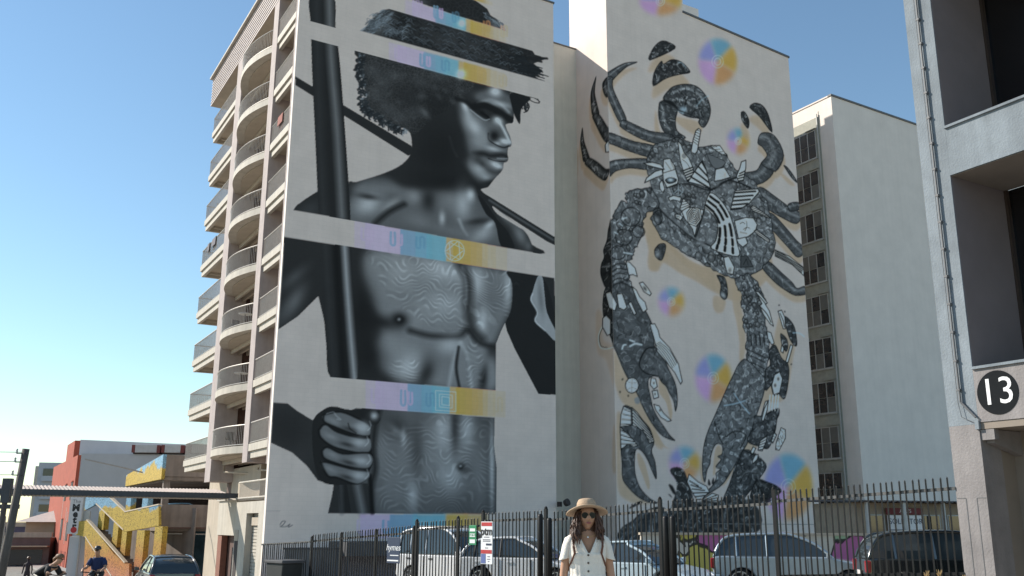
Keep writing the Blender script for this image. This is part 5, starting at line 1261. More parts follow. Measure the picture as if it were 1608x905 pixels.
('s','S',(16,16,16),1,.026,.02,1,[314,1234,271,1183,283,1123,342,1104]),
('p','S',(188,182,176),0,.051,0,.04,[],[305,1278,339,1287,378,1255,375,1175,344,1171,300,1228]),
('p','S',(188,182,176),0,.053,0,.041,[],[335,1415,385,1414,415,1358,413,1300,366,1327]),
('p','S',(188,182,176),0,.057,0,.044,[],[361,2304,393,2320,408,2243,365,2258]),
]
# ------------------------------------------------------------------ painted wall meshes
def paint_material(name, courses):
    m = bpy.data.materials.new(name); m.use_nodes = True; n = m.node_tree.nodes; l = m.node_tree.links; b = n['Principled BSDF']; b.inputs['Roughness'].default_value = .82; b.inputs['Specular IOR Level'].default_value = .25
    at = n.new('ShaderNodeAttribute'); at.attribute_name = 'paint'
    tc = n.new('ShaderNodeTexCoord'); nz = n.new('ShaderNodeTexNoise'); nz.inputs['Scale'].default_value = .9; nz.inputs['Detail'].default_value = 8; l.new(tc.outputs['Object'], nz.inputs['Vector'])
    mr = n.new('ShaderNodeMapRange'); l.new(nz.outputs['Fac'], mr.inputs[0]); mr.inputs[1].default_value = .3; mr.inputs[2].default_value = .7; mr.inputs[3].default_value = .95; mr.inputs[4].default_value = 1.05
    mx = n.new('ShaderNodeVectorMath'); mx.operation = 'SCALE'; l.new(at.outputs['Color'], mx.inputs[0]); l.new(mr.outputs[0], mx.inputs['Scale'])
    # blockwork joints show faintly through the paint
    mp = n.new('ShaderNodeMapping'); mp.inputs['Rotation'].default_value = (R(90), 0, 0) if courses == 'x' else (R(90), 0, R(90)); l.new(tc.outputs['Object'], mp.inputs[0])
    br = n.new('ShaderNodeTexBrick'); br.inputs['Scale'].default_value = 1.0; br.inputs['Brick Width'].default_value = .4; br.inputs['Row Height'].default_value = .2; br.inputs['Mortar Size'].default_value = .008
    br.inputs['Color1'].default_value = (1, 1, 1, 1); br.inputs['Color2'].default_value = (.975, .975, .975, 1); br.inputs['Mortar'].default_value = (.93, .93, .93, 1); l.new(mp.outputs[0], br.inputs['Vector'])
    m2 = n.new('ShaderNodeVectorMath'); m2.operation = 'MULTIPLY'; l.new(mx.outputs[0], m2.inputs[0]); l.new(br.outputs['Color'], m2.inputs[1])
    ms = n.new('ShaderNodeMapping'); ms.inputs['Scale'].default_value = (2.6, 2.6, .10); l.new(tc.outputs['Object'], ms.inputs[0])
    ns = n.new('ShaderNodeTexNoise'); ns.inputs['Scale'].default_value = 1.2; ns.inputs['Detail'].default_value = 6; l.new(ms.outputs[0], ns.inputs['Vector'])
    rs_ = n.new('ShaderNodeMapRange'); l.new(ns.outputs['Fac'], rs_.inputs[0]); rs_.inputs[1].default_value = .5; rs_.inputs[2].default_value = .78; rs_.inputs[3].default_value = 1.0; rs_.inputs[4].default_value = .95
    m3 = n.new('ShaderNodeVectorMath'); m3.operation = 'SCALE'; l.new(m2.outputs[0], m3.inputs[0]); l.new(rs_.outputs[0], m3.inputs['Scale']); l.new(m3.outputs[0], b.inputs['Base Color'])
    bu = n.new('ShaderNodeBump'); bu.inputs['Strength'].default_value = .25; bu.inputs['Distance'].default_value = .01; l.new(br.outputs['Fac'], bu.inputs['Height']); bu.invert = True; l.new(bu.outputs[0], b.inputs['Normal'])
    return m
def painted_wall(name, P, fn, m, parent, keep=None):
    C = P.vertex_colours(); nz, nx = C.shape[:2]; c = P.cell * 2
    U = (np.arange(nx) + .5) * c; V = P.z0 + (np.arange(nz) + .5) * c
    U[0] = 0; U[-1] = P.nx * P.cell; V[0] = P.z0; V[-1] = P.z0 + P.nz * P.cell
    uu, vv = np.meshgrid(U, V); X = fn(uu.ravel(), vv.ravel())
    idx = np.arange(nx * nz).reshape(nz, nx)
    q = np.stack([idx[:-1, :-1], idx[:-1, 1:], idx[1:, 1:], idx[1:, :-1]], -1).reshape(-1, 4)
    if keep is not None:
        k = keep(uu, vv).ravel(); q = q[k[q].all(1)]
    me = bpy.data.meshes.new(name); me.vertices.add(len(X)); me.vertices.foreach_set('co', X.astype(np.float32).ravel())
    me.loops.add(q.size); me.loops.foreach_set('vertex_index', q.ravel().astype(np.int32)); me.polygons.add(len(q))
    me.polygons.foreach_set('loop_start', np.arange(0, q.size, 4, dtype=np.int32)); me.update(calc_edges=True)
    at = me.color_attributes.new('paint', 'FLOAT_COLOR', 'POINT'); at.data.foreach_set('color', np.concatenate([C.reshape(-1, 3), np.ones((nx * nz, 1))], 1).astype(np.float32).ravel())
    o = bpy.data.objects.new(name, me); COL.objects.link(o); me.materials.append(m); o.parent = parent; return o
pmx, pmy = paint_material('mural_paint_front', 'x'), paint_material('mural_paint_side', 'y')
white_wall = mat('white_wall', (.77, .69, .63), .85, .06, .7, .1, 12, streak=.04)
cream = mat('cream_render', (.44, .375, .30), .85, .1, 1.2, .15, 20, streak=.12)
cream_light = mat('cream_paint', (.48, .435, .37), .7, .08, 2.0, streak=.15)
pink_pier = mat('pinkish_pier', (.40, .34, .325), .8, .1, 2.0, .1, 20, streak=.15)
brown_dark = mat('brown_paint', (.10, .055, .045), .7, .2, 3)
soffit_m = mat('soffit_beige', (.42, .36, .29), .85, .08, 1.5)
rail_m = mat('rail_grey', (.40, .37, .34), .5, .15, 8, metal=.2)
bar_m = mat('baluster_grey', (.38, .36, .34), .5, .15, 8, metal=.2)
dark_glass = glass('dark_window_glass')
slat_m = mat('fascia_slat', (.50, .43, .41), .6, .1, 2)
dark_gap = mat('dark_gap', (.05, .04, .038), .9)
cap_m = mat('dark_capping', (.12, .12, .125), .6)

apt = thing('apartment_building', 'tall apartment block with stacked balconies and a mural of a man holding a staff', 'building', CORNER, ROT)
PA = Paint(14.9, -2.2, 30.9, .02, .85); PA.run(MURAL, 'A')
painted_wall('mural_wall', PA, lambda u, v: np.stack([u, np.zeros_like(u), v], 1), pmx, apt)
box('end_wall', white_wall, .002, 14.898, .004, .3, -2.2, 30.9, apt)
box('tower_body', white_wall, 2.1, 14.9, .3, 20, -2.2, 30.6, apt)
box('roof_capping', cap_m, -.06, 14.96, -.05, .36, 30.9, 31.0, apt)
# street side: piers
box('pier', pink_pier, -.02, 1.2, 3.62, 4.5, 4.25, 28.55, apt); box('pier', pink_pier, -.02, 1.2, 10.85, 12.1, 3.6, 28.55, apt)
box('pier', pink_pier, -.012, .22, .305, .42, 4.0, 28.55, apt)
box('pier', brown_dark, 1.2, 2.1, 3.75, 4.35, 3.0, 28.55, apt); box('pier', brown_dark, 1.2, 2.1, 11, 12, 3.0, 28.55, apt)
# roof fascia: stacked slats on a dark backing, deep soffit
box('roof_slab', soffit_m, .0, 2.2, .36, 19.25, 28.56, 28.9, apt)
box('fascia_backing', dark_gap, .0, .25, .42, 19.2, 28.9, 30.5, apt)
box('roof_edge', cream_light, -.22, 2.3, .36, 19.35, 30.5, 30.62, apt)
for i in range(9): box('fascia_slat', slat_m, -.04, .0, .40, 19.28, 28.56 + i * .22, 28.655 + i * .22, apt)
# balconies: one master per bay, copied floor by floor
def balusters(path, h, step, mb):
    for a, b in zip(path[:-1], path[1:]):
        a, b = Vector(a), Vector(b); n = max(1, int((b - a).length / step))
        for i in range(n):
            p = a + (b - a) * i / n; mb.box(p.x - .008, p.x + .008, p.y - .008, p.y + .008, .06, h)
def rail_set(path, parent, mt=1.0):
    t = MB(); t.tube([(x, y, mt) for x, y, _ in path], .035, 6); t.tube([(x, y, .07) for x, y, _ in path], .028, 5)
    r = t.build('railing', rail_m, parent); bb = MB(); balusters(path, mt, .11, bb); o = bb.build('balusters', bar_m, parent); o['kind'] = 'stuff'
FL = [5.08 + 3.02 * k for k in range(8)]
def straight_bay(y0, y1, ends, z):
    s = MB(); s.box(.0, 2.1, y0, y1, -.34, 0); s.box(.10, .28, y0, y1, -.66, -.34)
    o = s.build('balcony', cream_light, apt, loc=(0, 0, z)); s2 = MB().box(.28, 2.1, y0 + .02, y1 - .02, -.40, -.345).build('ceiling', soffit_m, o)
    path = [(.06, y0, 0), (.06, y1, 0)] + ([(2.0, y1 - .06, 0)] if ends else [])
    if ends: path[1] = (.06, y1 - .06, 0)
    rail_set(path, o)
    if ends: MB().box(.3, 2.1, y1 - .2, y1 - .02, -.66, -.40).box(.5, 2.1, y1 - .6, y1 - .5, -.55, -.40).build('beam', cream_light, o)
    return o
def arc_path(n=16, off=0.0): 
    return [(.35 - (.98 - off) * math.sin(math.pi * (.06 + .88 * i / n)) ** .8, 4.5 + 6.35 * i / n, 0) for i in range(n + 1)]
def curved_bay(z):
    pth = arc_path(); s = MB()
    poly = [(x, y) for x, y, _ in pth] + [(2.1, 10.85), (2.1, 4.5)]
    s.prism(poly, lambda a, b, t: (a, b, t), -.34, 0)
    o = s.build('balcony', cream_light, apt, loc=(0, 0, z))
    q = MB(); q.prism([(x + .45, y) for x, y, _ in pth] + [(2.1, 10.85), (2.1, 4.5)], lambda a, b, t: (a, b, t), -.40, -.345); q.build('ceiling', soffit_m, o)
    q = MB().box(.55, .65, 4.5, 10.8, -.62, -.4).box(.95, 1.05, 4.5, 10.8, -.62, -.4).box(1.4, 1.5, 4.5, 10.8, -.62, -.4); q.build('beam', cream, o)
    rail_set([(x + .05, y, 0) for x, y, _ in pth], o); return o
masters = [straight_bay(.42, 3.62, False, FL[0]), curved_bay(FL[0]), straight_bay(12.1, 18.15, True, FL[0])]
for z in FL[1:]:
    for m_ in masters: dup_tree(m_, apt, (0, 0, z))
for k, z in enumerate(FL):
    for (a, b) in ((.9, 3.2), (12.6, 15.5)):
        g = MB().box(2.03, 2.08, a, b, .05, 2.2).build('glass_door', dark_glass, apt, loc=(0, 0, z))
    g = MB().box(2.03, 2.08, 8.2, 10.2, .05, 2.2).build('glass_door', dark_glass, apt, loc=(0, 0, z))
    MB().box(1.2, 2.1, 6.9, 7.05, -.0, 2.62).build('dividing_wall', cream, apt, loc=(0, 0, z))
# things people keep on their balconies
cane = mat('dark_cane', (.05, .045, .04), .7); cloth1 = mat('grey_towel', (.16, .15, .17), .9, .2, 6); cloth2 = mat('faded_red_towel', (.30, .12, .10), .9, .2, 6); pot_m = mat('terracotta_pot', (.30, .13, .07), .8); leaf_m = mat('pot_plant_leaf', (.05, .10, .03), .7, .3, 9)
frame_t = mat('pale_table', (.5, .5, .48), .5)
def on_balcony(name, label, cat, x, y, k, rz=0): return thing(name, label, cat, loc2(x, y, FL[k] + .01), ROT + rz, 'balcony furniture')
for (x, y, k, lb) in ((.75, 16.8, 5, 'dark cane chair on the third outer balcony from the top'), (.3, 8.6, 2, 'dark chair on the third curved balcony from the bottom'), (.2, 7.6, 0, 'dark patterned chair on the lowest curved balcony'), (.8, 2.2, 6, 'dark chair on the second straight balcony from the top')):
    t = on_balcony('chair', lb, 'chair', x, y, k, .4); q = MB().box(-.25, .25, -.25, .25, .40, .45); q.build('seat', cane, t); MB().box(-.25, .25, .2, .25, .45, .9).build('backrest', cane, t)
    for a in (-.22, .22):
        for b in (-.22, .22): MB().box(a - .02, a + .02, b - .02, b + .02, 0, .4).build('leg', cane, t)
for (x, y, k, lb) in ((.1, 6.4, 1, 'small round table on the second curved balcony from the bottom'), (.05, 6.2, 2, 'small round table on the third curved balcony from the bottom')):
    t = on_balcony('table', lb, 'table', x, y, k); MB().lathe([(.35, .70), (.35, .73)], 16).build('top', frame_t, t); MB().lathe([(.2, 0), (.03, .04), (.03, .7)], 8).build('pedestal', cane, t)
for (y, k, mm, w_, lb) in ((14.4, 4, cloth1, .9, 'dark towel hung over the rail of the middle outer balcony'), (1.6, 5, cloth2, .8, 'faded red towel on a straight balcony rail near the mural corner'), (16.0, 4, cloth1, .5, 'narrow grey cloth hung near the end of the middle outer balcony')):
    t = MB(); t.prism([(0, 1.04), (.04, 1.06), (.09, 1.04), (.10, .35), (.085, .35), (.07, 1.0), (.02, 1.0), (.0, .55), (-.015, .55)], lambda a, b, tt: (a, tt, b), 0, w_); o = t.build('towel', mm); o.location = loc2(-.01, y, FL[k]); o.rotation_euler = (0, 0, ROT); tag(o, lb, 'towel', 'washing on balconies')
for (x, y, k, lb) in ((.5, 4.9, 3, 'pot plant on the fourth curved balcony from the bottom'), (.6, 1.2, 3, 'pot plant on a straight balcony halfway up the corner')):
    t = on_balcony('pot_plant', lb, 'plant', x, y, k); MB().lathe([(.13, 0), (.18, .32), (.15, .32)], 12).build('pot', pot_m, t); q = MB(); rr = random.Random(k + int(y * 9))
    for i in range(60):
        a, b, L_ = rr.uniform(0, 6.28), rr.uniform(.4, 1.5), rr.uniform(.25, .7); d = Vector((math.cos(a) * math.cos(b), math.sin(a) * math.cos(b), math.sin(b))); sd_ = Vector((-math.sin(a), math.cos(a), 0)) * .03; c0 = Vector((0, 0, .32)); q.add([c0, c0 + d * L_ * .5 + sd_, c0 + d * L_, c0 + d * L_ * .5 - sd_], [(0, 1, 2, 3)])
    q.build('leaves', leaf_m, t)
# the beige street wall behind the balconies
box('street_wall', cream, 2.06, 2.095, .31, 19.9, -2.2, 28.5, apt)
# podium at street level
box('podium_wall', cream_light, 0, .3, .302, 1.1, -2.2, 2.36, apt); box('podium_wall', cream_light, 0, .3, 3.05, 4.95, -2.2, 2.36, apt); box('podium_lintel', cream_light, 0, .3, 1.1, 3.05, 1.9, 2.36, apt)
box('podium_slab', cream_light, .0, 2.06, .31, 4.95, 2.36, 2.42, apt)
box('podium_return', cream, .3, 2.06, 3.2, 4.9, -2.2, 2.355, apt)
sh = box('roller_shutter', cream_light, .34, .40, 1.12, 3.03, -2.2, 1.35, apt)
for i in range(24): MB().box(.30, .345, 1.14, 3.0, -2.15 + i * .146, -2.15 + i * .146 + .11).build('slat', cream_light, sh)
box('shutter_box', cream, .2, .5, 1.12, 3.03, 1.36, 1.72, apt); box('shutter_head', rail_m, .34, .4, 1.12, 3.03, 1.72, 1.9, apt)
box('slot_panel', cream, -.02, -.003, 4.25, 5.0 - .1, .69, 1.15, apt); box('slot_recess', dark_gap, -.012, -.002, 4.25, 4.85, -2.2, .66, apt)
tr = MB(); tr.tube([(.05, .35, 3.33), (.05, 3.6, 3.33), (.05, 4.9, 3.33)], .045, 6).tube([(.05, .35, 2.6), (.05, 4.9, 2.6)], .04, 6); ro = tr.build('terrace_rail', cream_light, apt)
bb = MB(); balusters([(.05, .35, 0), (.05, 4.9, 0)], .9, .14, bb); o = bb.build('balusters', bar_m, ro, loc=(0, 0, 2.42)); o['kind'] = 'stuff'
box('wall_strip', cream_light, 1.9, 2.06, .4, 5.8, 4.22, 4.36, apt)
ac = MB().box(1.45, 2.05, 1.55, 2.5, 3.45, 4.15).build('air_conditioner', cream_light, apt, bevel=.03); MB().lathe([(.28, 0), (.28, .03), (.2, .035)], 16).build('fan_grille', bar_m, ac, loc=(1.43, 2.02, 3.8)); ac.children[0].rotation_euler = (0, R(-90), 0)
MB().box(2.0, 2.055, .55, 1.25, 2.5, 4.1).build('glass_door', cream_light, apt); MB().box(1.98, 2.03, .65, 1.1, 2.6, 3.95).build('pane', dark_glass, apt)
p = MB(); p.tube([(.9, 4.9, 4.1), (.9, 4.9, 3.95), (.9, 2.4, 3.85), (.9, 1.0, 3.85)], .05, 6).tube([(.6, 10.5, 4.6), (.6, 10.4, 4.1), (1.2, 8.0, 3.95), (2.0, 5.5, 3.9)], .05, 6); p.build('drain_pipe', cream, apt)
# bulkhead and entry under the left balconies
box('bulkhead', cream_light, .2, 2.06, 5.7, 9.25, .88, 2.55, apt); box('bulkhead_top', cream_light, .1, 2.06, 5.4, 9.4, 2.55, 2.66, apt)
box('upper_wall', cream, 1.2, 2.06, 5.5, 11, 2.66, 4.3, apt); box('entry_recess', brown_dark, .6, 2.06, 5.9, 9.2, -2.2, .88, apt); box('entry_pier', mat('red_oxide', (.22, .09, .06), .75), .25, .55, 8.4, 9.2, -2.2, .87, apt)
box('door', dark_glass, .55, .6, 6.3, 7.4, -2.1, .3, apt)
# small flood lamp on the far edge of the mural
fl = MB().box(14.95, 15.05, -.3, .02, 2.35, 2.6).build('flood_lamp', dark_gap, apt); MB().lathe([(.05, 0), (.17, .05), (.19, .25), (.0, .26)], 12).build('lamp_head', dark_gap, fl, loc=(15.12, -.42, 2.5)); fl.children[0].rotation_euler = (R(70), 0, R(20))

# link wall set back between the two painted walls
green_cream = mat('green_cream_wall', (.66, .62, .54), .85, .06, 1, streak=.1)
lk = thing('link_wall', 'pale green cream wall set back between the man mural and the crab mural', 'wall', loc2(14.9, 3.3), ROT)
box('wall', green_cream, -1, 3.797, 0, 6, -2.2, 30.5, lk); box('capping', cap_m, -1, 3.797, -.05, 6, 30.5, 30.58, lk)

# ------------------------------------------------------------------ crab tower
crab = thing('crab_tower', 'white tower block with a giant crab mural wrapped round its corner', 'building', loc2(18.7, 0), ROT)
PB = Paint(15.28, -2.2, 37.5, .0275, .83); PB.run(MURAL, 'B')
def roofline(u): return np.where(u < 6.05, 37.5, 33.26 - (u - 6.05) * .075)
painted_wall('mural_wall', PB, lambda u, v: np.stack([u, np.zeros_like(u), np.minimum(v, roofline(u))], 1), pmx, crab, keep=lambda u, v: v < roofline(u) + .05)
PS = Paint(4.0, -2.2, 37.5, .0275, .58); PS.run(MURAL, 'S')
painted_wall('mural_return', PS, lambda u, v: np.stack([np.zeros_like(u), 4.0 - u, v], 1), pmy, crab)
box('tower_shaft', white_wall, .004, 6.05, .004, 4.0, -2.2, 37.4, crab)
m_ = MB(); m_.prism([(6.05, -2.2), (15.277, -2.2), (15.277, 32.53), (6.05, 33.22)], lambda a, b, t: (a, t, b), .004, 16); m_.build('tower_body', white_wall, crab)
m_ = MB(); m_.prism([(6.0, 33.24), (15.36, 32.55), (15.36, 32.68), (6.0, 33.37)], lambda a, b, t: (a, t, b), -.06, .3); m_.build('roof_capping', cap_m, crab)
box('plant_room', white_wall, 7.6, 11.0, 4.0, 9.0, 33, 37.0, crab)
box('plinth_line', mat('grey_line', (.3, .3, .3), .8), 6, 15.27, -.015, -.002, 1.55, 1.58, crab)
# ------------------------------------------------------------------ plain white block right of the crab tower
wb = thing('white_block', 'plain white windowless end wall of the block right of the crab tower', 'building', loc2(37.95, 0), ROT)
m_ = MB(); m_.prism([(0, -2.2), (26, -2.2), (26, 30.2), (0, 30.7)], lambda a, b, t: (a, t, b), 0, 22); m_.build('body', white_wall, wb)
m_ = MB(); m_.prism([(-.06, 30.7), (26, 30.2), (26, 30.33), (-.06, 30.83)], lambda a, b, t: (a, t, b), -.07, .25); m_.build('roof_capping', cap_m, wb)
box('side_parapet', white_wall, -.06, .3, .25, 22, 30.7, 30.8, wb)
frame_w = mat('window_frame_white', (.45, .45, .43), .5, .1, 5); sill_m = mat('sill_grey_green', (.36, .36, .31), .8, .12, 3)
box('window_bay', sill_m, -.05, -.003, 1.25, 6.0, -2.2, 29.6, wb)
def side_window():
    f = MB()
    f.box(-.10, -.06, 1.55, 3.75, 0, .06).box(-.10, -.06, 1.55, 3.75, 2.04, 2.1)
    for y in (1.55, 2.26, 2.97, 3.69): f.box(-.10, -.06, y, y + .06, 0.06, 2.04)
    w = f.build('window', frame_w, wb)
    for y in (1.61, 2.32, 3.03):
        MB().box(-.075, -.055, y, y + .65, .06, 1.02).build('pane', dark_glass, w); MB().box(-.085, -.06, y, y + .65, 1.06, 2.04).build('pane', dark_glass, w)
    MB().box(-.16, -.055, 1.5, 3.8, -.07, 0).build('sill', frame_w, w); MB().box(-.3, -.05, 3.5, 3.75, -.85, -.68).build('vent_hood', frame_w, w)
    MB().box(-.2, -.055, 1.5, 2.4, 2.16, 2.2).build('head_shade', sill_m, w)
    return w
w0 = side_window()
for k in range(9):
    z = 26.62 - 2.98 * k
    if k == 0: w0.location = (0, 0, z)
    else: dup_tree(w0, wb, (0, 0, z))
blind_m = mat('pale_blind', (.16, .155, .14), .7, .1, 3); rv = random.Random(5)
for w_ in [c for c in wb.children if c.name.startswith('window')]:
    for c in w_.children:
        if c.name.startswith('pane') and rv.random() < .3:
            c.material_slots[0].link = 'OBJECT'; c.material_slots[0].material = blind_m
MB().tube([(-.12, 1.3, 29.8), (-.12, 1.3, -2)], .05, 6).build('downpipe', frame_w, wb)
MB().box(-.02, -.002, 1.2, 1.26, -2.2, 30.0).build('edge_trim', sill_m, wb)

# ------------------------------------------------------------------ grey-blue building on the right edge, number 13
grey_blue = mat('grey_blue_render', (.205, .235, .262), .85, .22, 1.1, .5, 22, streak=.22)
grey_warm = mat('grey_warm_render', (.245, .225, .222), .85, .18, 1.3, .5, 22, streak=.18)
reveal_m = mat('mauve_reveal', (.20, .17, .175), .85, .08, 1)
taupe_m = mat('taupe_soffit', (.24, .20, .165), .85, .1, 1)
black_glass = glass('black_glass', (.006, .006, .007), .08)
nb = thing('corner_building', 'grey blue rendered building on the right edge with a round number 13 sign', 'building', (8.4081, 18.3, 0), ROT)
box('corner_pier', grey_blue, 0, 1.76, -.628, 0, 3.3, 14, nb); box('corner_pier', grey_warm, .002, .6, -.626, -.004, -.6, 3.298, nb)
for z0, z1, mm in ((8.25, 9.22, grey_blue), (3.33, 4.32, grey_warm), (13.1, 14, grey_blue)):
    box('spandrel', mm, .0, 1.76, -9, -.63, z0, z1, nb); box('sill_band', grey_blue, -.05, 1.76, -9, -.63, z1, z1 + .05, nb)
box('spandrel_lip', grey_blue, -.03, .2, -9, -.64, 8.22, 8.25 - .002, nb)
for z0, z1 in ((9.27, 13.1), (4.37, 8.22)):
    box('reveal', reveal_m, .02, 1.74, -.64, -.629, z0, z1, nb); box('soffit', taupe_m, .02, 1.74, -9, -.645, z1 - .012, z1 - .002, nb)
    g = box('window', black_glass, 1.80, 1.84, -9, -.63, z0, z1, nb); MB().box(1.70, 1.80, -.70, -.645, z0, z1).box(1.70, 1.80, -9, -.70, z0, z0 + .06).build('frame', mat('dark_bronze', (.07, .05, .04), .4, metal=.3), g)
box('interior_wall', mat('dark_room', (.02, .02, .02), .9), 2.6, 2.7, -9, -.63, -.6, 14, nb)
# entry bay beneath the number
box('entry_soffit', taupe_m, .02, 2.6, -9, -.63, 3.2, 3.325, nb); box('entry_beam', grey_warm, .03, .16, -.9, -.63, 3.0, 3.19, nb)
m_ = MB(); m_.prism([(.0, 2.95), (.0, 3.19), (1.4, 3.19), (1.4, 2.6)], lambda a, b, t: (a + .16, t, b), -.8, -.64); m_.build('bracket', grey_warm, nb)
box('entry_wall', taupe_m, 1.0, 1.1, -9, -.1, -.6, 3.2, nb); box('entry_return', taupe_m, .6, 1.0, -.62, -.3, -.6, 3.2, nb)
box('panel_joint', cap_m, -.004, -.001, -.43, -.415, -.6, 1.95, nb); box('panel_joint', cap_m, -.004, -.001, -.21, -.195, -.6, 1.95, nb)
box('panel_joint', cap_m, -.004, -.001, -.61, -.43, 1.95, 1.962, nb); box('panel_joint', cap_m, -.004, -.001, -.195, -.02, 1.95, 1.962, nb)
d = MB(); d.add([(-.004, -1.08 + .405 * math.cos(t * math.pi / 24), 3.84 + .405 * math.sin(t * math.pi / 24)) for t in range(48)] + [(-.012, -1.08 + .405 * math.cos(t * math.pi / 24), 3.84 + .405 * math.sin(t * math.pi / 24)) for t in range(48)], [tuple(range(48)), tuple(range(48, 96))] + [(i, (i + 1) % 48, 48 + (i + 1) % 48, 48 + i) for i in range(48)])
disc = d.build('number_disc', mat('disc_charcoal', (.012, .014, .016), .8, spec=.1), nb)
num_white = mat('sign_white', (.78, .78, .78), .6, .03)
text('number', '13', .70, num_white, disc, (-.016, -1.08, 3.84), (R(90), 0, R(-90)), ext=.002, bold=.0)
# lightning conduit with clips up the pier
cd = MB(); cd.tube([(-.05, -.33, 14), (-.05, -.34, 3.75), (-.05, -.36, 3.72), (-.05, -.62, 3.42)], .022, 6); co = cd.build('conduit', cap_m, nb)
MB().tube([(-.06, -.285, 14), (-.06, -.295, 3.72), (-.06, -.34, 3.45), (-.04, -.62, 3.3)], .007, 5).build('wire', cap_m, co)
for i in range(18): MB().box(-.075, .0, -.365, -.30, 3.95 + i * .56, 3.99 + i * .56).build('clip', cap_m, co)
MB().box(-.05, .02, -.66, -.58, 3.2, 3.36).build('junction_box', grey_blue, co)
# ------------------------------------------------------------------ left: covered walkway, car park, red hotel, far buildings
tin = mat('corrugated_roof', (.48, .39, .33), .6, .15, 4); beam_dark = mat('dark_steel', (.045, .05, .06), .5, .15, 6)
cw = thing('covered_walkway', 'long corrugated awning on a dark steel beam crossing the street to the apartment block', 'awning', loc2(0, 6), ROT)
def corrug(mb, x0, x1, y0, y1, z0, z1, n, amp):
    vs = []; 
    for i in range(n + 1):
        x = x0 + (x1 - x0) * i / n; dz = amp * (1 if i % 2 else -1)
        vs += [(x, y0, z0 + dz), (x, y1, z1 + dz), (x, y1, z1 + dz - .02), (x, y0, z0 + dz - .02)]
    mb.add(vs, [(4*i, 4*i+4, 4*i+5, 4*i+1) for i in range(n)] + [(4*i+3, 4*i+2, 4*i+6, 4*i+7) for i in range(n)] + [(4*i, 4*i+3, 4*i+7, 4*i+4) for i in range(n)])
    return mb
corrug(MB(), -24, -.3, -.35, 1.7, 2.86, 3.1, 300, .018).build('roof_sheet', tin, cw)
corrug(MB(), -24, -.2, -.28, 1.6, 2.62, 2.62, 300, .015).build('ceiling_sheet', mat('awning_underside', (.30, .26, .22), .7, .15, 4), cw)
box('edge_beam', beam_dark, -24, .2, -.42, -.36, 2.62, 2.86, cw); box('edge_beam', beam_dark, -24, .2, 1.6, 1.7, 2.62, 2.9, cw)
for x in (-14.5, -10.9): box('post', beam_dark, x, x + .12, 1.45, 1.57, -2.4, 2.6, cw)
MB().lathe([(.16, -2.5), (.15, 3.0), (.15, 3.1)], 10).build('bollard_head', cream, cw, loc=(-.45, -.2, 0)) if False else None

conc = mat('stained_concrete', (.23, .19, .165), .9, .18, .9, .25, 14, streak=.25)
def art_paint(name, stops, lines, lscale):
    m = bpy.data.materials.new(name); m.use_nodes = True; n = m.node_tree.nodes; l = m.node_tree.links; b = n['Principled BSDF']; b.inputs['Roughness'].default_value = .7
    tc = n.new('ShaderNodeTexCoord'); sx = n.new('ShaderNodeSeparateXYZ'); l.new(tc.outputs['Object'], sx.inputs[0])
    nz = n.new('ShaderNodeTexNoise'); nz.inputs['Scale'].default_value = .7; nz.inputs['Detail'].default_value = 4; l.new(tc.outputs['Object'], nz.inputs['Vector'])
    ad = n.new('ShaderNodeMath'); ad.operation = 'MULTIPLY_ADD'; ad.inputs[1].default_value = 2.2; l.new(nz.outputs['Fac'], ad.inputs[0]); l.new(sx.outputs['Z'], ad.inputs[2])
    mr = n.new('ShaderNodeMapRange'); l.new(ad.outputs[0], mr.inputs[0]); mr.inputs[1].default_value = -1; mr.inputs[2].default_value = 7
    cr_ = n.new('ShaderNodeValToRGB'); l.new(mr.outputs[0], cr_.inputs[0]); e = cr_.color_ramp.elements
    while len(e) < len(stops): e.new(.5)
    for k, (p_, c) in enumerate(stops): e[k].position = p_; e[k].color = (*c, 1)
    n2 = n.new('ShaderNodeTexNoise'); n2.inputs['Scale'].default_value = lscale; n2.inputs['Detail'].default_value = 1; n2.inputs['Distortion'].default_value = 1.5; l.new(tc.outputs['Object'], n2.inputs['Vector'])
    s1 = n.new('ShaderNodeMath'); s1.operation = 'SUBTRACT'; s1.inputs[1].default_value = .5; l.new(n2.outputs['Fac'], s1.inputs[0]); a1 = n.new('ShaderNodeMath'); a1.operation = 'ABSOLUTE'; l.new(s1.outputs[0], a1.inputs[0])
    r1 = n.new('ShaderNodeMapRange'); l.new(a1.outputs[0], r1.inputs[0]); r1.inputs[1].default_value = .02; r1.inputs[2].default_value = .04; r1.inputs[3].default_value = 1 - lines; r1.inputs[4].default_value = 1
    mx = n.new('ShaderNodeVectorMath'); mx.operation = 'SCALE'; l.new(cr_.outputs[0], mx.inputs[0]); l.new(r1.outputs[0], mx.inputs['Scale']); l.new(mx.outputs[0], b.inputs['Base Color']); return m
YEL, ORG, SAL, SKB = (.50, .34, .05), (.50, .20, .05), (.52, .20, .13), (.20, .38, .52)
stair_paint = art_paint('stair_paint', [(0, SAL), (.14, ORG), (.34, YEL), (.55, (.52, .36, .06)), (.57, SKB), (1, SKB)], .75, 7)
top_paint = art_paint('deck_paint', [(0, YEL), (.6, YEL), (.90, YEL), (.92, SKB), (1, SKB)], .75, 5)
cpk = thing('car_park', 'brown concrete car park deck with a painted blue and yellow end wall', 'building', loc2(0, 23.5), ROT)
box('upper_parapet', conc, 0, 14, 0, .3, 4.4, 5.75, cpk); box('mid_beam', conc, 0, 14, .1, .3, 4.15, 4.398, cpk); box('lower_parapet', conc, 0, 14, 0, .3, 1.2, 2.62, cpk); box('deck_slab', conc, .1, 14, .3, 16, .95, 1.25, cpk); box('deck_slab', conc, .1, 14, .3, 16, 4.1, 4.45, cpk)
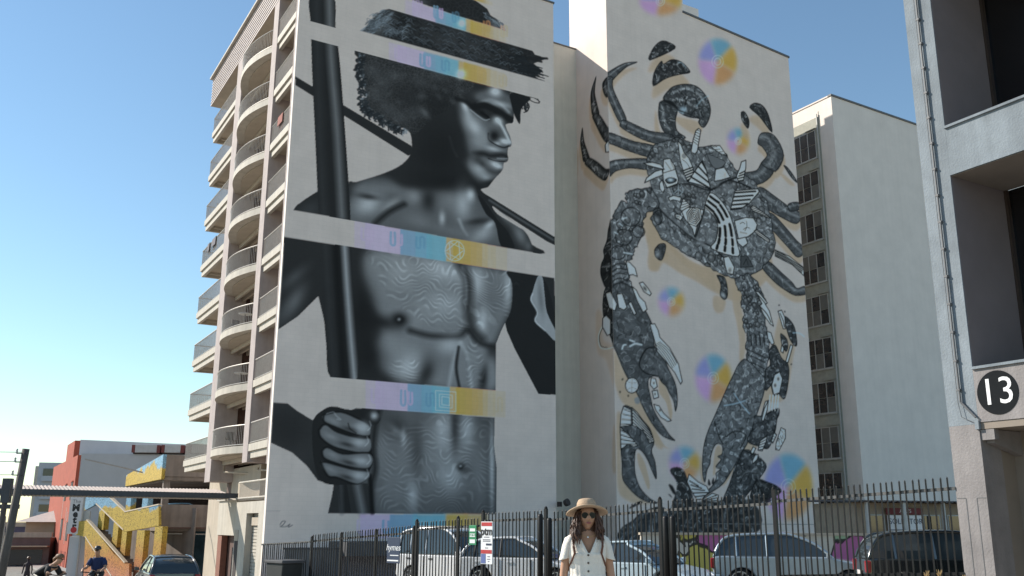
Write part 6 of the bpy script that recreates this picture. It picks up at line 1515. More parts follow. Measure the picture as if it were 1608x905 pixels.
m_ = MB(); m_.prism([(0, 4.2), (0, 5.78), (14.5, 5.05), (14.5, 4.2)], lambda a, b, t: (t, a, b), -.22, -.003); m_.build('painted_wall', top_paint, cpk)
box('soffit_strip', brown_dark, .1, 14, -.02, -.002, 1.12, 1.2, cpk)
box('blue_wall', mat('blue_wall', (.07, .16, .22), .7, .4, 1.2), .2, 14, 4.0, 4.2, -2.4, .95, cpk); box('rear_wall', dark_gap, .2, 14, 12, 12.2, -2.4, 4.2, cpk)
for x in (.02, 5, 9.5): box('column', conc, x, x + .45, .02, .5, -2.4, 1.1, cpk)
for x in (.02, 5, 9.5): box('column', conc, x, x + .4, .32, .7, 2.6, 4.2, cpk)
box('light_batten', frame_w, 2.0, 3.2, .5, .6, .72, .8, cpk); box('light_batten', frame_w, .6, 1.6, .8, .9, .75, .82, cpk)
flank0 = mat('grey_flank', (.42, .43, .45), .8, .06, .6)
# rooftop plant on the car park roof
unit_red = mat('plant_red_brown', (.16, .04, .035), .7); unit_grey = mat('plant_grey', (.45, .45, .45), .6, .1, 3)
for i, (x, wd) in enumerate(((-30.1, 2.2), (-27.75, 1.75), (-25.6, 2.6))):
    t = thing('rooftop_plant', ['leftmost grey rooftop plant box with dark red ends on the white hotel roof line', 'middle grey rooftop plant box with dark red ends behind the car park', 'large grey rooftop plant box half hidden behind the lowest balcony'][i], 'plant', (x, 76, 6.78), R(4), 'rooftop plant boxes')
    box('casing', unit_grey, .25, wd - .25, 0, 2, .1, .72, t, .04); box('louvre', unit_red, 0, .25, 0, 2, .1, .70, t); box('louvre', unit_red, wd - .25, wd, 0, 2, .1, .70, t); box('stand', dark_gap, .1, wd - .1, .1, 1.9, 0, .1, t)
rb = thing('rear_block', 'plain grey flat roofed block carrying the rooftop plant behind the car park', 'building', (-34, 76, 0), R(4)); box('body', flank0, 0, 16, 0, 8, -3, 6.77, rb)
# painted stair
stt = thing('painted_stair', 'yellow and orange painted concrete stair with solid sides in front of the car park', 'stair', (-21.93, 61.195, 0), math.atan2(-.6, .8))
P1 = [(-9.4, 3.18), (-6.25, 3.11), (-4.14, 2.11), (-.43, 2.54), (-.2, 1.29), (-3.76, .91), (-4.15, .97), (-7.73, 2.66), (-9.14, 2.26)]
P2 = [(-9.05, 1.53), (-7.81, 1.6), (-6.96, 1.2), (-5.09, .09), (-4.1, -.49), (-2.8, -1.04), (-2.27, -1.06), (-2.0, -2.5), (-3.4, -2.5), (-7.82, .54), (-8.92, .66)]
P3 = [(-7.82, .52), (-3.5, -2.5), (-7.45, -2.5)]
fx = lambda a, b, t: (a, t, b)
MB().prism(P1, fx, 0, .18).build('upper_side', stair_paint, stt); MB().prism(P2, fx, -.5, -.32).build('lower_side', stair_paint, stt); MB().prism(P3, fx, -.45, .1).build('stair_base', stair_paint, stt)
cope = mat('pale_coping', (.62, .52, .40), .8)
for a, b, y in (((-7.73, 2.68), (-4.15, .99), -.02), ((-6.25, 3.13), (-4.14, 2.13), -.02), ((-4.14, 2.13), (-.43, 2.56), -.02), ((-7.81, 1.62), (-2.8, -1.02), -.52), ((-7.78, .54), (-4.16, -1.87), -.52)):
    dx, dz = b[0] - a[0], b[1] - a[1]; L_ = math.hypot(dx, dz); nx, nz_ = -dz / L_ * .08, dx / L_ * .08
    MB().prism([a, b, (b[0] + nx, b[1] + nz_), (a[0] + nx, a[1] + nz_)], fx, y, y + .24).build('coping', cope, stt)
for (x0, z0, x1, z1) in ((-7.27, 1.0, -6.55, 2.45), (-5.35, -.1, -4.75, 1.5), (-4.26, -.6, -3.7, .98), (-2.55, -2.5, -1.7, 1.0), (-.62, -2.5, .2, 1.25), (-4.15, 2.0, -3.6, 3.05), (-2.3, 2.2, -1.7, 3.03)):
    MB().prism([(x0, z0), (x1, z0), (x1, z1), (x0, z1)], fx, .02, .4).build('post', stair_paint, stt)
for i in range(14): box('step', conc, -7.6 + i * .36, -7.2 + i * .36, -.3, .6, 1.1 - i * .19 - .2, 1.1 - i * .19, stt)
box('dark_core', conc, -8.6, .1, 2.4, 2.5, -2.5, 2.4, stt); box('landing_rail', rail_m, -9.1, -7.8, -.3, -.25, 1.6, 2.2, stt)
# red hotel with white flank
red_m = mat('red_render', (.36, .075, .04), .8, .15, 1.2, .2, 10, streak=.1); flank = mat('white_flank', (.50, .51, .53), .8, .06, .6)
ht = thing('red_hotel', 'narrow red fronted hotel with a plain white side wall', 'building', (-41.2, 92, 0), ROT)
box('body', flank, 0, 14, 0.02, 12, -3.4, 7.8, ht); box('rear_block', flank, 0.3, 14, 5, 16, 7.8, 9.6, ht); box('red_front', red_m, -.3, -.003, -.1, 24, -3.4, 7.75, ht); box('red_front', red_m, -.2, .298, 5, 12, 7.76, 9.5, ht); box('flank_join', sill_m, 0, 14, -.02, .0, 7.7, 7.82, ht)
for y, z, h in ((1.2, 3.6, 1.7), (1.0, -.2, 1.7), (6.5, -.2, 2.0), (6.5, 3.6, 1.6)): 
    w = MB().box(-.34, -.305, y, y + 1.6, z, z + h).build('window', dark_gap, ht); MB().box(-.4, -.34, y - .1, y + 1.7, z + h, z + h + .1).build('head', red_m, w)
for y in (3.2, 4.4, 8.4): box('white_stripe', frame_w, -.315, -.302, y, y + .16, -1.5 + y * .3, 1.2 + y * .4, ht)
for y in (1, 4, 7.5): box('doorway', mat('red_dark', (.22, .035, .02), .7), -.33, -.304, y, y + 1.6, -3.4, -1.2, ht)
sgn = thing('banner_sign', 'tall white vertical sign reading The Metro on the red hotel', 'sign', (-29.5, 66, 0), R(8))
box('panel', mat('banner_white', (.62, .62, .64), .6, .04), -.42, .40, 0, .08, .72, 3.2, sgn); box('pole', rail_m, .42, .52, .02, .1, -2.4, 3.2, sgn)
blk = mat('sign_black', (.02, .02, .022), .6); sred = mat('sign_red', (.45, .03, .03), .6)
text('lettering', 'The', .34, mat('sign_grey', (.2, .2, .22), .6), sgn, (0, -.004, 2.85), (R(90), 0, 0))
for i, ch in enumerate('Metr'): text('lettering', ch, .62, blk, sgn, (0, -.004, 2.42 - i * .40), (R(90), 0, 0), bold=.03)
MB().prism([(.2 * math.cos(t * .42), .98 + .2 * math.sin(t * .42)) for t in range(15)], lambda a, b, t: (a, t, b), -.012, -.003).build('red_dot', sred, sgn)
sf = thing('shop_front', 'grey shop front with white notice panels under the red hotel sign', 'shop', (-29.2, 66.2, 0), R(8))
box('wall', flank, -.6, 1.6, .1, .6, -2.6, .55, sf); box('notice', frame_w, .55, 1.35, .04, .1, -1.2, .2, sf); box('door', dark_glass, .5, 1.4, .06, .1, -2.6, -1.3, sf)
for i in range(3): text('notice_line', 'HOTEL' if i == 0 else 'BAR', .16, sred, sf, (.95, .036, .02 - i * .22), (R(90), 0, 0)) if i < 0 else None
# far apartments
fa = thing('far_apartments', 'distant grey apartment tower with balconies behind the beige house', 'building', (-78.5, 160, 0), R(10))
grey_far = mat('far_grey', (.42, .43, .45), .8, .06, .3); box('body', grey_far, 0, 7, 0, 12, -4, 11.2, fa); box('side_fin', cream_light, -.5, -.003, 0, 12, -4, 10.6, fa)
for k in range(5):
    z = 8.3 - k * 2.9; w = box('balcony', dark_glass, .8, 3.4, -.1, -.002, z, z + 1.9, fa); MB().box(.7, 3.5, -.6, -.1, z - .15, z).box(.7, 3.5, -.6, -.56, z, z + .7).build('balustrade', grey_far, w)
    box('window', dark_glass, 4.4, 6.3, -.08, -.002, z + .5, z + 1.6, fa)
# beige house
hs = thing('beige_house', 'small beige house with a pale hip roof beside the red hotel', 'house', (-51.6, 104, 0), R(12)); hs.scale = (1.18, 1.18, 1.18)
bei = mat('beige_wall', (.46, .36, .25), .8, .1, .8); box('wall', bei, 0, 9, 0, 8, -3.3, 1.3, hs); box('front_wall', cream_light, -.04, -.002, 0, 8, -3.3, 1.3, hs)
MB().add([(-.8, -.8, 1.3), (9.5, -.8, 1.3), (9.5, 8.8, 1.3), (-.8, 8.8, 1.3), (3.0, 4, 2.9), (7, 4, 2.9)], [(0, 1, 5, 4), (1, 2, 5), (2, 3, 4, 5), (3, 0, 4), (3, 2, 1, 0)]).build('roof', mat('pale_tin_roof', (.55, .50, .45), .6, .1, 2), hs)
MB().box(-.1, -.05, 1, 2.2, -.6, .7).box(-.1, -.05, 3.4, 4.6, -.6, .7).build('window', dark_glass, hs); box('air_conditioner', frame_w, .8, 1.7, -.4, -.003, -1.4, -.6, hs); box('fence_panel', dark_gap, .3, 3.6, -.5, -.45, -3.3, -1.7, hs); box('base_band', bei, 0, 9, -.03, -.002, -.35, -.25, hs)
# far street: low shops, lamp
for i, (x, y, w_, h, c, lb) in enumerate(((-52.5, 98, 6, 3.4, (.16, .10, .09), 'low dark brown shop at the far end of the street'), (-60, 112, 7, 4.4, (.10, .09, .14), 'purple grey low building behind the street lamp'))):
    t = thing('low_shop', lb, 'shop', (x, y, -3.4), R(14)); mm = mat('shop%d' % i, c, .8, .2, 1)
    box('wall', mm, 0, w_, 0, 8, 0, h, t); box('parapet', cream, -.1, w_ + .1, -.1, .2, h, h + .5, t); box('window', dark_glass, .6, w_ - .6, -.03, -.002, .6, 2.2, t); box('awning', bei, 0, w_, -1.2, -.003, 2.5, 2.6, t)
lamp = thing('street_lamp', 'thin grey street lamp beyond the leaning power poles', 'street lamp', (-34.2, 66, -2.6), 0)
MB().tube([(0, 0, 0), (0, 0, 4.4), (-.3, 0, 4.75), (-1.2, 0, 4.9)], [.07, .05, .04, .03], 6).build('pole', rail_m, lamp); MB().box(-1.6, -1.1, -.08, .08, 4.84, 4.93).build('lamp_head', rail_m, lamp)
# power poles, wires
wood = mat('weathered_pole', (.10, .085, .075), .85, .3, 3, .3, 20, stretch=(3, 3, .4))
pp = thing('power_pole', 'dark leaning power pole in front of the awning', 'power pole', (-17.62, 34, -1.9), 0)
MB().tube([(0, 0, 0), (.16, 0, 2.3), (.41, 0, 5.87)], [.15, .14, .12], 12).build('pole', wood, pp, smooth=True)
for z in (5.7, 5.4, 4.95): x = z * .07; MB().tube([(x - .25, -.1, z), (x + .1, -.1, z)], .02, 6).build('insulator_arm', beam_dark, pp); MB().lathe([(.03, 0), (.045, .04), (.03, .1), (.045, .13), (.01, .17)], 8).build('insulator', frame_w, pp, loc=(x - .25, -.1, z))
p2 = thing('short_post', 'short grey post with a bracket beside the leaning power pole', 'post', (-17.95, 34.3, -1.9), 0)
MB().tube([(0, 0, 0), (.08, 0, 4.0)], [.11, .09], 10).build('post', wood, p2); MB().box(-.05, .25, -.1, .1, 4.0, 4.85).build('bracket_box', beam_dark, p2); MB().box(-.9, .6, -.06, .06, 3.8, 3.95).build('crossarm', beam_dark, p2)
for i, z in enumerate((3.85, 3.52, 3.06)):
    w = MB().tube([(-17.3 - k * 1.6, 34 - k * .4, z - .02 * k + .012 * k * k * .2) for k in range(14)], .011, 4).build('overhead_wire', beam_dark); tag(w, ['topmost overhead wire running left from the leaning power pole', 'middle overhead wire running left from the leaning power pole', 'lowest overhead wire running left from the leaning power pole'][i], 'wire', 'overhead wires')
w = MB().tube([(-26.6, 60, 5.3), (-24.5, 60.5, 4.85), (-23.3, 61, 4.55)], .05, 6).build('bracket_pipe', rail_m); tag(w, 'thin grey pipe arm reaching left from the painted car park wall', 'pipe')
# ------------------------------------------------------------------ black picket fence along the car park
black_steel = mat('black_powdercoat', (.010, .009, .009), .5, .3, 8, spec=.3)
rail_lit = mat('sunlit_rail', (.11, .105, .10), .45, .35, 9)  # top rail only: sunlight painted in as a lighter grey than the black steel
FA, FB = Vector((8.41, 18.3, 0)), Vector((-9.4, 36.0, 0)); FD = (FB - FA).normalized(); FANG = math.atan2(FD.y, FD.x)
PICK = MB().box(-.0125, .0125, -.0125, .0125, 0, 1).add([(-.0125,-.0125,1),(.0125,-.0125,1),(.0125,.0125,1),(-.0125,.0125,1),(0,0,1.015)], [(0,1,4),(1,2,4),(2,3,4),(3,0,4)]).mesh('picket')
PICK.materials.append(black_steel)
def panel(t0, t1, zr0, zr1, label, step=.13, top=.2, posts=(0, 1), ph=.25):
    a = FA + FD * t0; f = thing('fence_panel', label, 'fence', (a.x, a.y, 0), FANG, 'picket fence panels'); L_ = t1 - t0
    g = lambda t: ground_z(*(a + FD * t).xy); zr = lambda t: zr0 + (zr1 - zr0) * t / L_
    for dz, nm in ((0, 'top_rail'), (-1.55, 'bottom_rail')):
        q = MB(); q.prism([(0, -.022), (L_, -.022), (L_, .022), (0, .022)], lambda u, v, w: (u, v, zr(u) + dz + w), -.03, .03); q.build(nm, rail_lit if dz == 0 else black_steel, f)
    n = int(L_ / step)
    for i in range(1, n):
        t = L_ * i / n; z0 = max(g(t) + .06, zr(t) - 1.9); o = bpy.data.objects.new('picket', PICK); COL.objects.link(o); o.parent = f; o.location = (t, .032, z0); o.scale = (1, 1, zr(t) + top - z0)
        o.rotation_euler = (R(random.uniform(-.4, .4)), R(random.uniform(-.5, .5)), 0)
    for p in posts:
        t = L_ * p; q = MB().box(-.04, .04, -.04, .04, g(t) - .1, zr(t) + ph); o = q.build('post', black_steel, f, loc=(t, 0, 0)); MB().lathe([(.045, 0), (.045, .03), (.02, .06), (.0, .07)], 8).build('cap', black_steel, o, loc=(0, 0, zr(t) + ph))
    return f
panel(0, 3.82, 2.14, 1.95, 'tall picket fence panel in front of the black four wheel drive', posts=(1,))
panel(3.9, 6.72, 1.90, 1.79, 'picket fence panel in front of the silver hatchback', posts=())
panel(6.85, 10.35, 1.79, 1.56, 'picket gate panel behind the woman in the hat', posts=(0,))
panel(10.55, 12.95, 1.60, 1.53, 'picket fence panel just right of the white parking sign', posts=(0, 1))
panel(13.0, 15.85, 1.41, 1.28, 'picket gate panel in front of the white van', posts=(.35, 1))
panel(15.98, 19.7, 1.19, .97, 'picket fence panel behind the dark blue script sign', posts=(0, .5, 1), ph=.15)
panel(19.8, 21.4, .97, .86, 'short picket fence panel in front of the dark shed', posts=(1,), ph=.12)
f = panel(21.5, 24.6, .84, .70, 'leftmost picket fence panel beside the apartment block corner', posts=(), top=.0)
# bollards standing before the fence
for i, (t, h, lb) in enumerate(((10.1, 1.62, 'black steel bollard just left of the woman in the hat'), (10.42, 1.72, 'taller black bollard behind the gate post near the parking sign'), (6.45, 1.66, 'black post in front of the crab rubble, nearest the gate post'), (6.25, 1.66, 'black post right of its twin in front of the crab rubble'))):
    p = FA + FD * t + Vector((-.25, -.25, 0)); z = ground_z(p.x, p.y); o = MB().lathe([(.07, 0), (.07, h - z - .06), (.055, h - z - .02), (.0, h - z)], 14).build('bollard', black_steel, smooth=True, loc=(p.x, p.y, z)); tag(o, lb, 'bollard', 'bollards')
# dark shed and low graffiti wall, office
shed = thing('dark_shed', 'long dark low shed against the foot of the man mural', 'shed', loc2(.15, -2.6), ROT)
shm = mat('dark_corrugated', (.07, .07, .075), .7, .15, 2, .0); corr = MB()
for i in range(26): corr.box(.0 + i * .09, .045 + i * .09, -.02, .0, -1.6, .42)
corr.box(0, 2.3, 0, .05, -1.6, .42); corr.build('steel_sheeting', mat('grey_steel_sheet', (.12, .12, .125), .5, .15, 2), shed); box('top_rail', shm, -.1, 2.4, -.05, .06, .42, .5, shed)
box('awning_roof', shm, 2.4, 7.2, -.6, 1.6, .15, .72, shed); box('back_wall', mat('mauve_block', (.30, .27, .31), .85, .1, 2), 2.4, 7.2, 1.5, 1.6, -1.6, .15, shed)
for x in (2.45, 4.8, 7.1): box('post', shm, x, x + .08, -.5, -.42, -1.6, .15, shed)
bn = thing('wheelie_bin', 'dark bin with a red and white panel at the left end of the fence', 'bin', (-7.7, 33.6, ground_z(-7.7, 33.6)), FANG)
m_ = MB(); m_.prism([(-.45, 0), (.45, 0), (.52, 1.0), (-.52, 1.0)], lambda a, b, t: (a, t, b), -.4, .4); m_.build('body', mat('bin_dark', (.02, .022, .022), .6), bn, bevel=.03); MB().box(-.58, .58, -.48, .46, 1.0, 1.1).build('lid', shm, bn, bevel=.02); MB().box(-.1, .4, -.45, -.405, .35, .85).build('panel', frame_w, bn); MB().box(-.06, .36, -.462, -.451, .4, .6).build('red_patch', mat('bin_red', (.35, .04, .03), .6), bn)
def graffiti():
    m = bpy.data.materials.new('graffiti_paint'); m.use_nodes = True; n = m.node_tree.nodes; l = m.node_tree.links; b = n['Principled BSDF']; b.inputs['Roughness'].default_value = .7
    tc = n.new('ShaderNodeTexCoord'); v = n.new('ShaderNodeTexVoronoi'); v.inputs['Scale'].default_value = .8; nz = n.new('ShaderNodeTexNoise'); nz.inputs['Scale'].default_value = 1.2; nz.inputs['Distortion'].default_value = .8
    l.new(tc.outputs['Object'], nz.inputs['Vector']); ad = n.new('ShaderNodeVectorMath'); l.new(tc.outputs['Object'], ad.inputs[0]); l.new(nz.outputs['Color'], ad.inputs[1]); l.new(ad.outputs[0], v.inputs['Vector'])
    cr_ = n.new('ShaderNodeValToRGB'); cr_.color_ramp.interpolation = 'CONSTANT'; sp = n.new('ShaderNodeSeparateColor'); l.new(v.outputs['Color'], sp.inputs[0]); l.new(sp.outputs[0], cr_.inputs[0]); e = cr_.color_ramp.elements
    cs = [(.38, .09, .25), (.50, .42, .10), (.30, .42, .28), (.40, .12, .28), (.52, .48, .42), (.30, .06, .07), (.5, .42, .1), (.32, .4, .3)]
    while len(e) < len(cs): e.new(.5)
    for k, c in enumerate(cs): e[k].position = k / len(cs); e[k].color = (*c, 1)
    v2 = n.new('ShaderNodeTexVoronoi'); v2.feature = 'DISTANCE_TO_EDGE'; v2.inputs['Scale'].default_value = .8; l.new(ad.outputs[0], v2.inputs['Vector']); r1 = n.new('ShaderNodeMapRange'); l.new(v2.outputs['Distance'], r1.inputs[0]); r1.inputs[1].default_value = .03; r1.inputs[2].default_value = .05; r1.inputs[3].default_value = .08; r1.inputs[4].default_value = 1
    mx = n.new('ShaderNodeVectorMath'); mx.operation = 'SCALE'; l.new(cr_.outputs[0], mx.inputs[0]); l.new(r1.outputs[0], mx.inputs['Scale']); l.new(mx.outputs[0], b.inputs['Base Color']); return m
gw = thing('graffiti_wall', 'low wall covered in pink and yellow graffiti behind the silver car', 'wall', (4.6, 34.5, 0), R(5)); box('wall', graffiti(), 0, 10.2, 0, .25, -1.4, 1.12, gw); box('coping', cream, -.05, 10.25, -.05, .3, 1.12, 1.2, gw)
of = thing('low_office', 'low beige office with a SOLICITOR sign behind the black car', 'building', (13.6, 38.5, 0), R(14))
obe = mat('office_beige', (.34, .27, .20), .85, .15, 3, .2, 12); box('wall', obe, 0, 9, .0, 3, -1.9, 1.75, of)
corrug(MB(), -.3, 9.2, -.7, 3, 1.80, 1.88, 80, .03).build('roof', mat('dark_tin', (.10, .085, .08), .6), of)
for x in (.15, 1.80, 3.6, 6.0): box('verandah_post', frame_w, x, x + .12, -.6, -.48, -1.8, 1.8, of)
w = box('window', frame_w, .55, 1.3, -.06, -.002, .45, 1.3, of); MB().box(.6, .9, -.08, -.062, .5, 1.25).build('pane', dark_glass, w); MB().box(.95, 1.25, -.08, -.062, .5, 1.25).build('pane', dark_glass, w)
for x in (3.05, 4.2): w = box('window', frame_w, x, x + .8, -.06, -.002, .45, 1.3, of); MB().box(x + .05, x + .75, -.08, -.062, .5, 1.25).build('pane', dark_glass, w)
of.location.z = .62
so = thing('solicitor_sign', 'white SOLICITOR sign board with a dark red strip above it', 'sign', (13.6, 38.5, .62), R(14))
box('board', num_white, 1.38, 2.98, -.16, -.10, .6, 1.27, so); st = box('header', mat('header_red', (.16, .02, .025), .6), 1.34, 3.02, -.15, -.10, 1.30, 1.55, so)
text('lettering', 'SOLICITOR', .31, mat('sign_navy', (.02, .03, .07), .6), so, (2.18, -.165, 1.02), (R(90), 0, 0), ext=.002); text('lettering', 'ALLYS', .2, num_white, st, (2.2, -.155, 1.425), (R(90), 0, 0), ext=.002)
box('small_line', mat('sign_grey2', (.3, .3, .33), .6), 1.45, 2.1, -.165, -.161, .68, .73, so)
# signs on the fence
FR_ = FANG + math.pi
def fsign(name, label, t, z0, z1, w_, m):
    a = FA + FD * t - Vector((FD.y, -FD.x, 0)) * -.06; o = thing(name, label, 'sign', (a.x, a.y, 0), FANG + math.pi)
    nrm = Vector((math.sin(FANG), -math.cos(FANG), 0)); o.location = FA + FD * t + (nrm if nrm.y < 0 else -nrm) * .07; box('panel', m, -w_ / 2, w_ / 2, -.012, .012, z0, z1, o, .004); return o
s1 = fsign('parking_sign', 'tall white parking notice headed ptm on the fence', 12.72, .38, 1.52, .46, num_white)
box('red_header', sred, -.21, .21, -.018, -.0125, 1.40, 1.50, s1); box('red_header', sred, -.22, .21, -.018, -.0125, .66, .76, s1); box('blue_panel', mat('notice_blue', (.10, .14, .33), .6), -.215, -.03, -.018, -.0125, .40, .65, s1); box('navy_strip', mat('sign_navy', (.02, .03, .07)), -.02, .2, -.018, -.0125, .88, .93, s1)
text('lettering', 'ptm', .30, blk, s1, (0, -.0185, 1.25), (R(90), 0, 0), bold=.008); text('heading', 'CAR PARK', .06, num_white, s1, (0, -.0215, 1.45), (R(90), 0, 0)) if False else None
for i, (z, wd) in enumerate(((1.09, .22), (1.02, .3), (.98, .3), (.80, .12), (.60, .0), (.57, .1), (.50, .12), (.44, .06))):
    if wd: box('print_line', mat('print_grey', (.15, .15, .18), .7), (.09 if i > 3 else 0) - wd / 2, (.09 if i > 3 else 0) + wd / 2, -.016, -.0125, z, z + .022, s1)
s2 = fsign('green_sign', 'small green and white notice left of the parking notice', 13.3, .88, 1.42, .30, mat('sign_green', (.02, .22, .09), .5))
for z, h in ((1.25, .08), (1.1, .09), (.93, .1)): box('white_print', num_white, -.11, .11, -.016, -.0125, z, z + h, s2)
text('lettering', 'POINT', .085, mat('sign_green', (0, 0, 0)), s2, (0, -.0165, 1.145), (R(90), 0, 0))
s3 = fsign('navy_sign', 'dark blue fence sign with white script lettering', 16.85, .28, 1.05, .62, mat('sign_navy_panel', (.02, .035, .075), .5))
text('lettering', 'hymes', .27, num_white, s3, (.0, -.014, .74), (R(90), 0, 0), shear=.25); box('underline', num_white, -.15, .26, -.016, -.0125, .50, .525, s3); box('print_line', num_white, -.28, .26, -.016, -.0125, .34, .38, s3)
# dry weeds by the right pier
straw = mat('dry_straw', (.40, .27, .12), .9, .2, 20)
for i, (x, y, h) in enumerate(((7.55, 17.9, .78), (7.75, 17.8, .80), (7.35, 18.3, .62), (8.05, 17.5, .72))):
    t = thing('dry_weed', ['leftmost tall dry weed head before the black car', 'tall dry weed head second from left before the black car', 'shortest dry weed tuft before the black car', 'dry weed head nearest the grey pier'][i], 'weed', (x, y, ground_z(x, y)), i, 'dry weeds')
    MB().tube([(0, 0, 0), (.02, 0, h * .6), (.0, .02, h)], .006, 4).build('stem', straw, t); q = MB()
    for k in range(12): a = k * 2.4; q.tube([(0, .02, h - .06), (.05 * math.cos(a), .02 + .05 * math.sin(a), h + .02 + .03 * (k % 3))], [.012, .003], 4)
    q.build('seed_head', straw, t)
# ------------------------------------------------------------------ parked cars
tyre_m = mat('tyre_rubber', (.015, .015, .015), .85); rim_m = mat('alloy_rim', (.45, .45, .46), .3, .1, 8, metal=.8); trim_m = mat('black_trim', (.012, .012, .013), .5)
car_glass = glass('car_glass', (.035, .045, .05), .03); lamp_clear = mat('lamp_clear', (.6, .62, .65), .12, .1, 6, coat=.6); lamp_red = mat('lamp_red', (.30, .01, .012), .2, coat=.6); plate_m = mat('plate_white', (.60, .56, .55), .5)
def car(name, label, paint, x, y, heading, L=4.3, W=1.75, H=1.5, kind='hatch', plate=None, roofrack=False, group='parked cars'):
    z = ground_z(x, y); c = thing(name, label, 'car', (x, y, z), heading, group); h = L / 2; wr = .31 if kind != 'suv' else .35
    belt = {'hatch': .92, 'suv': 1.08, 'van': 1.12, 'sedan': .92}[kind] * H / 1.5 if kind in ('hatch', 'sedan') else {'suv': 1.03, 'van': 1.05}[kind]
    fx_, rx_ = h - .82, -h + .78                                  # axle positions
    def arch(cx, r): return [(cx + r * math.cos(math.pi * k / 8), .30 + r * math.sin(math.pi * k / 8)) for k in range(9)]
    hood = belt - .10
    top = [(-h + .02, .55), (-h + .04, belt - .02), (-h + .2, belt), (h - 1.35, belt), (h - 1.15, hood + .04), (h - .45, hood - .08), (h - .1, hood - .22), (h, .55), (h - .02, .32), (h - .12, .22)]
    bot = [(fx_ + wr + .1, .22)] + arch(fx_, wr + .08) + [(fx_ - wr - .1, .22), (rx_ + wr + .1, .22)] + arch(rx_, wr + .08) + [(rx_ - wr - .1, .24), (-h + .1, .26), (-h, .38)]
    b = MB(); n = len(top + bot); prof = top + bot
    cz = .6
    secs = []
    for yy, k in ((-W / 2, .955), (-W / 2 + .07, .99), (-W / 2 + .25, 1.0), (W / 2 - .25, 1.0), (W / 2 - .07, .99), (W / 2, .955)):
        secs.append([(px_ * (1 - (1 - k) * .9), yy, cz + (pz - cz) * (k if pz > .34 else 1)) for px_, pz in prof])
    b.loft(secs); body = b.build('body', paint, c, smooth=False, bevel=.025)
    # greenhouse: side profile swept across the width with tumblehome and a crowned roof
    T = {'hatch': (-h + .10, -h + .30, -h + .75, -.25, h - 2.05, h - 1.15), 'suv': (-h + .08, -h + .25, -h + .6, -.35, h - 2.15, h - 1.28), 'van': (-h + .06, -h + .14, -h + .35, -.4, h - 1.95, h - 1.2), 'sedan': (-h + .5, -h + .8, -h + 1.2, -.25, h - 2.1, h - 1.2)}[kind]
    gx = (T[0], T[2], T[4], T[5]); w0, w1 = W / 2 - .07, W / 2 - .25; xm = (T[2] + T[4]) / 2; hb = H - belt
    key = [(T[0], belt - .02), (T[1], belt + hb * .55), (T[2], belt + hb * .90), (T[3], H), (T[4], belt + hb * .86), ((T[4] + T[5]) / 2 + .06, belt + hb * .50), (T[5], belt - .02)]
    pr = []
    for i in range(len(key) - 1):
        A_, B_, C_, D_ = key[max(0, i - 1)], key[i], key[i + 1], key[min(len(key) - 1, i + 2)]
        for q in range(5):
            t = q / 5; pr.append(tuple(.5 * (2 * B_[e] + (C_[e] - A_[e]) * t + (2 * A_[e] - 5 * B_[e] + 4 * C_[e] - D_[e]) * t * t + (3 * B_[e] - A_[e] - 3 * C_[e] + D_[e]) * t ** 3) for e in (0, 1)))
    pr.append(key[-1]); wz = lambda z: w0 + (w1 - w0) * max(0, min(1, (z - belt) / hb)) ** 1.3
    lane = (-1, -.92, -.6, 0, .6, .92, 1)
    def shell(pts, off, sc=1.0): return [[(x_, l_ * wz(z_) * sc, z_ + off - .035 * l_ * l_) for l_ in lane] for x_, z_ in pts]
    g = MB(); R_ = shell(pr, 0); nL = len(lane); g.add([q for r_ in R_ for q in r_], [(i * nL + j, i * nL + j + 1, (i + 1) * nL + j + 1, (i + 1) * nL + j) for i in range(len(R_) - 1) for j in range(nL - 1)] + [tuple(i * nL for i in range(len(R_))), tuple(i * nL + nL - 1 for i in range(len(R_)))[::-1]])
    g.build('windows', car_glass, c)
    rf = [q for q in pr if T[2] - .12 <= q[0] <= T[4] + .1]; U_ = shell(rf, .012, 1.0); r = MB(); r.add([q for r_ in U_ for q in r_], [(i * nL + j, i * nL + j + 1, (i + 1) * nL + j + 1, (i + 1) * nL + j) for i in range(len(U_) - 1) for j in range(nL - 1)]); ro_ = r.build('roof', paint, c, smooth=True); sd_ = ro_.modifiers.new('solid', 'SOLIDIFY'); sd_.thickness = .03; sd_.offset = 0
    for s in (-1, 1):
        xb = xm + .05; q = MB(); q.tube([(x_, s * (wz(z_) + .004), z_ - .022) for x_, z_ in pr], .038, 8); q.build('roof_arch', paint, c, smooth=True)
        for xp in ((xb, T[0] + .62) if kind != 'hatch' else (xb, T[0] + .5)):
            zt_ = [z_ for x_, z_ in pr if x_ >= xp][0]; MB().tube([(xp, s * (w0 + .006), belt - .03), (xp - .02, s * (wz(zt_) + .006), zt_ - .03)], .03, 6).build('pillar', trim_m if kind == 'hatch' else paint, c)
        MB().box(xb - .9, xb + 1.0, s * (w0 + .045) - .01, s * (w0 + .045) + .01, belt - .035, belt - .01).build('belt_trim', trim_m, c)
        for dx in (-.75, .35): MB().box(xb + dx - .1, xb + dx + .1, s * W / 2 - .02, s * W / 2 + .025, belt - .16, belt - .12).build('door_handle', paint if kind != 'van' else trim_m, c)
        for dx in (.0, 1.05): MB().box(xb + dx - .006, xb + dx + .006, s * W / 2 - .015, s * W / 2 + .004, .36, belt - .06).build('door_gap', trim_m, c)
        m = MB(); m.loft([[(gx[3] - .12 + a_, s * (w0 + .06), belt + .03 + q_) for a_, q_ in ((-.05, -.05), (.05, -.05), (.05, .06), (-.05, .06))], [(gx[3] - .1 + a_, s * (w0 + .22), belt + .05 + q_) for a_, q_ in ((-.05, -.06), (.04, -.06), (.03, .07), (-.05, .07))]]); m.build('mirror', paint, c, bevel=.015)
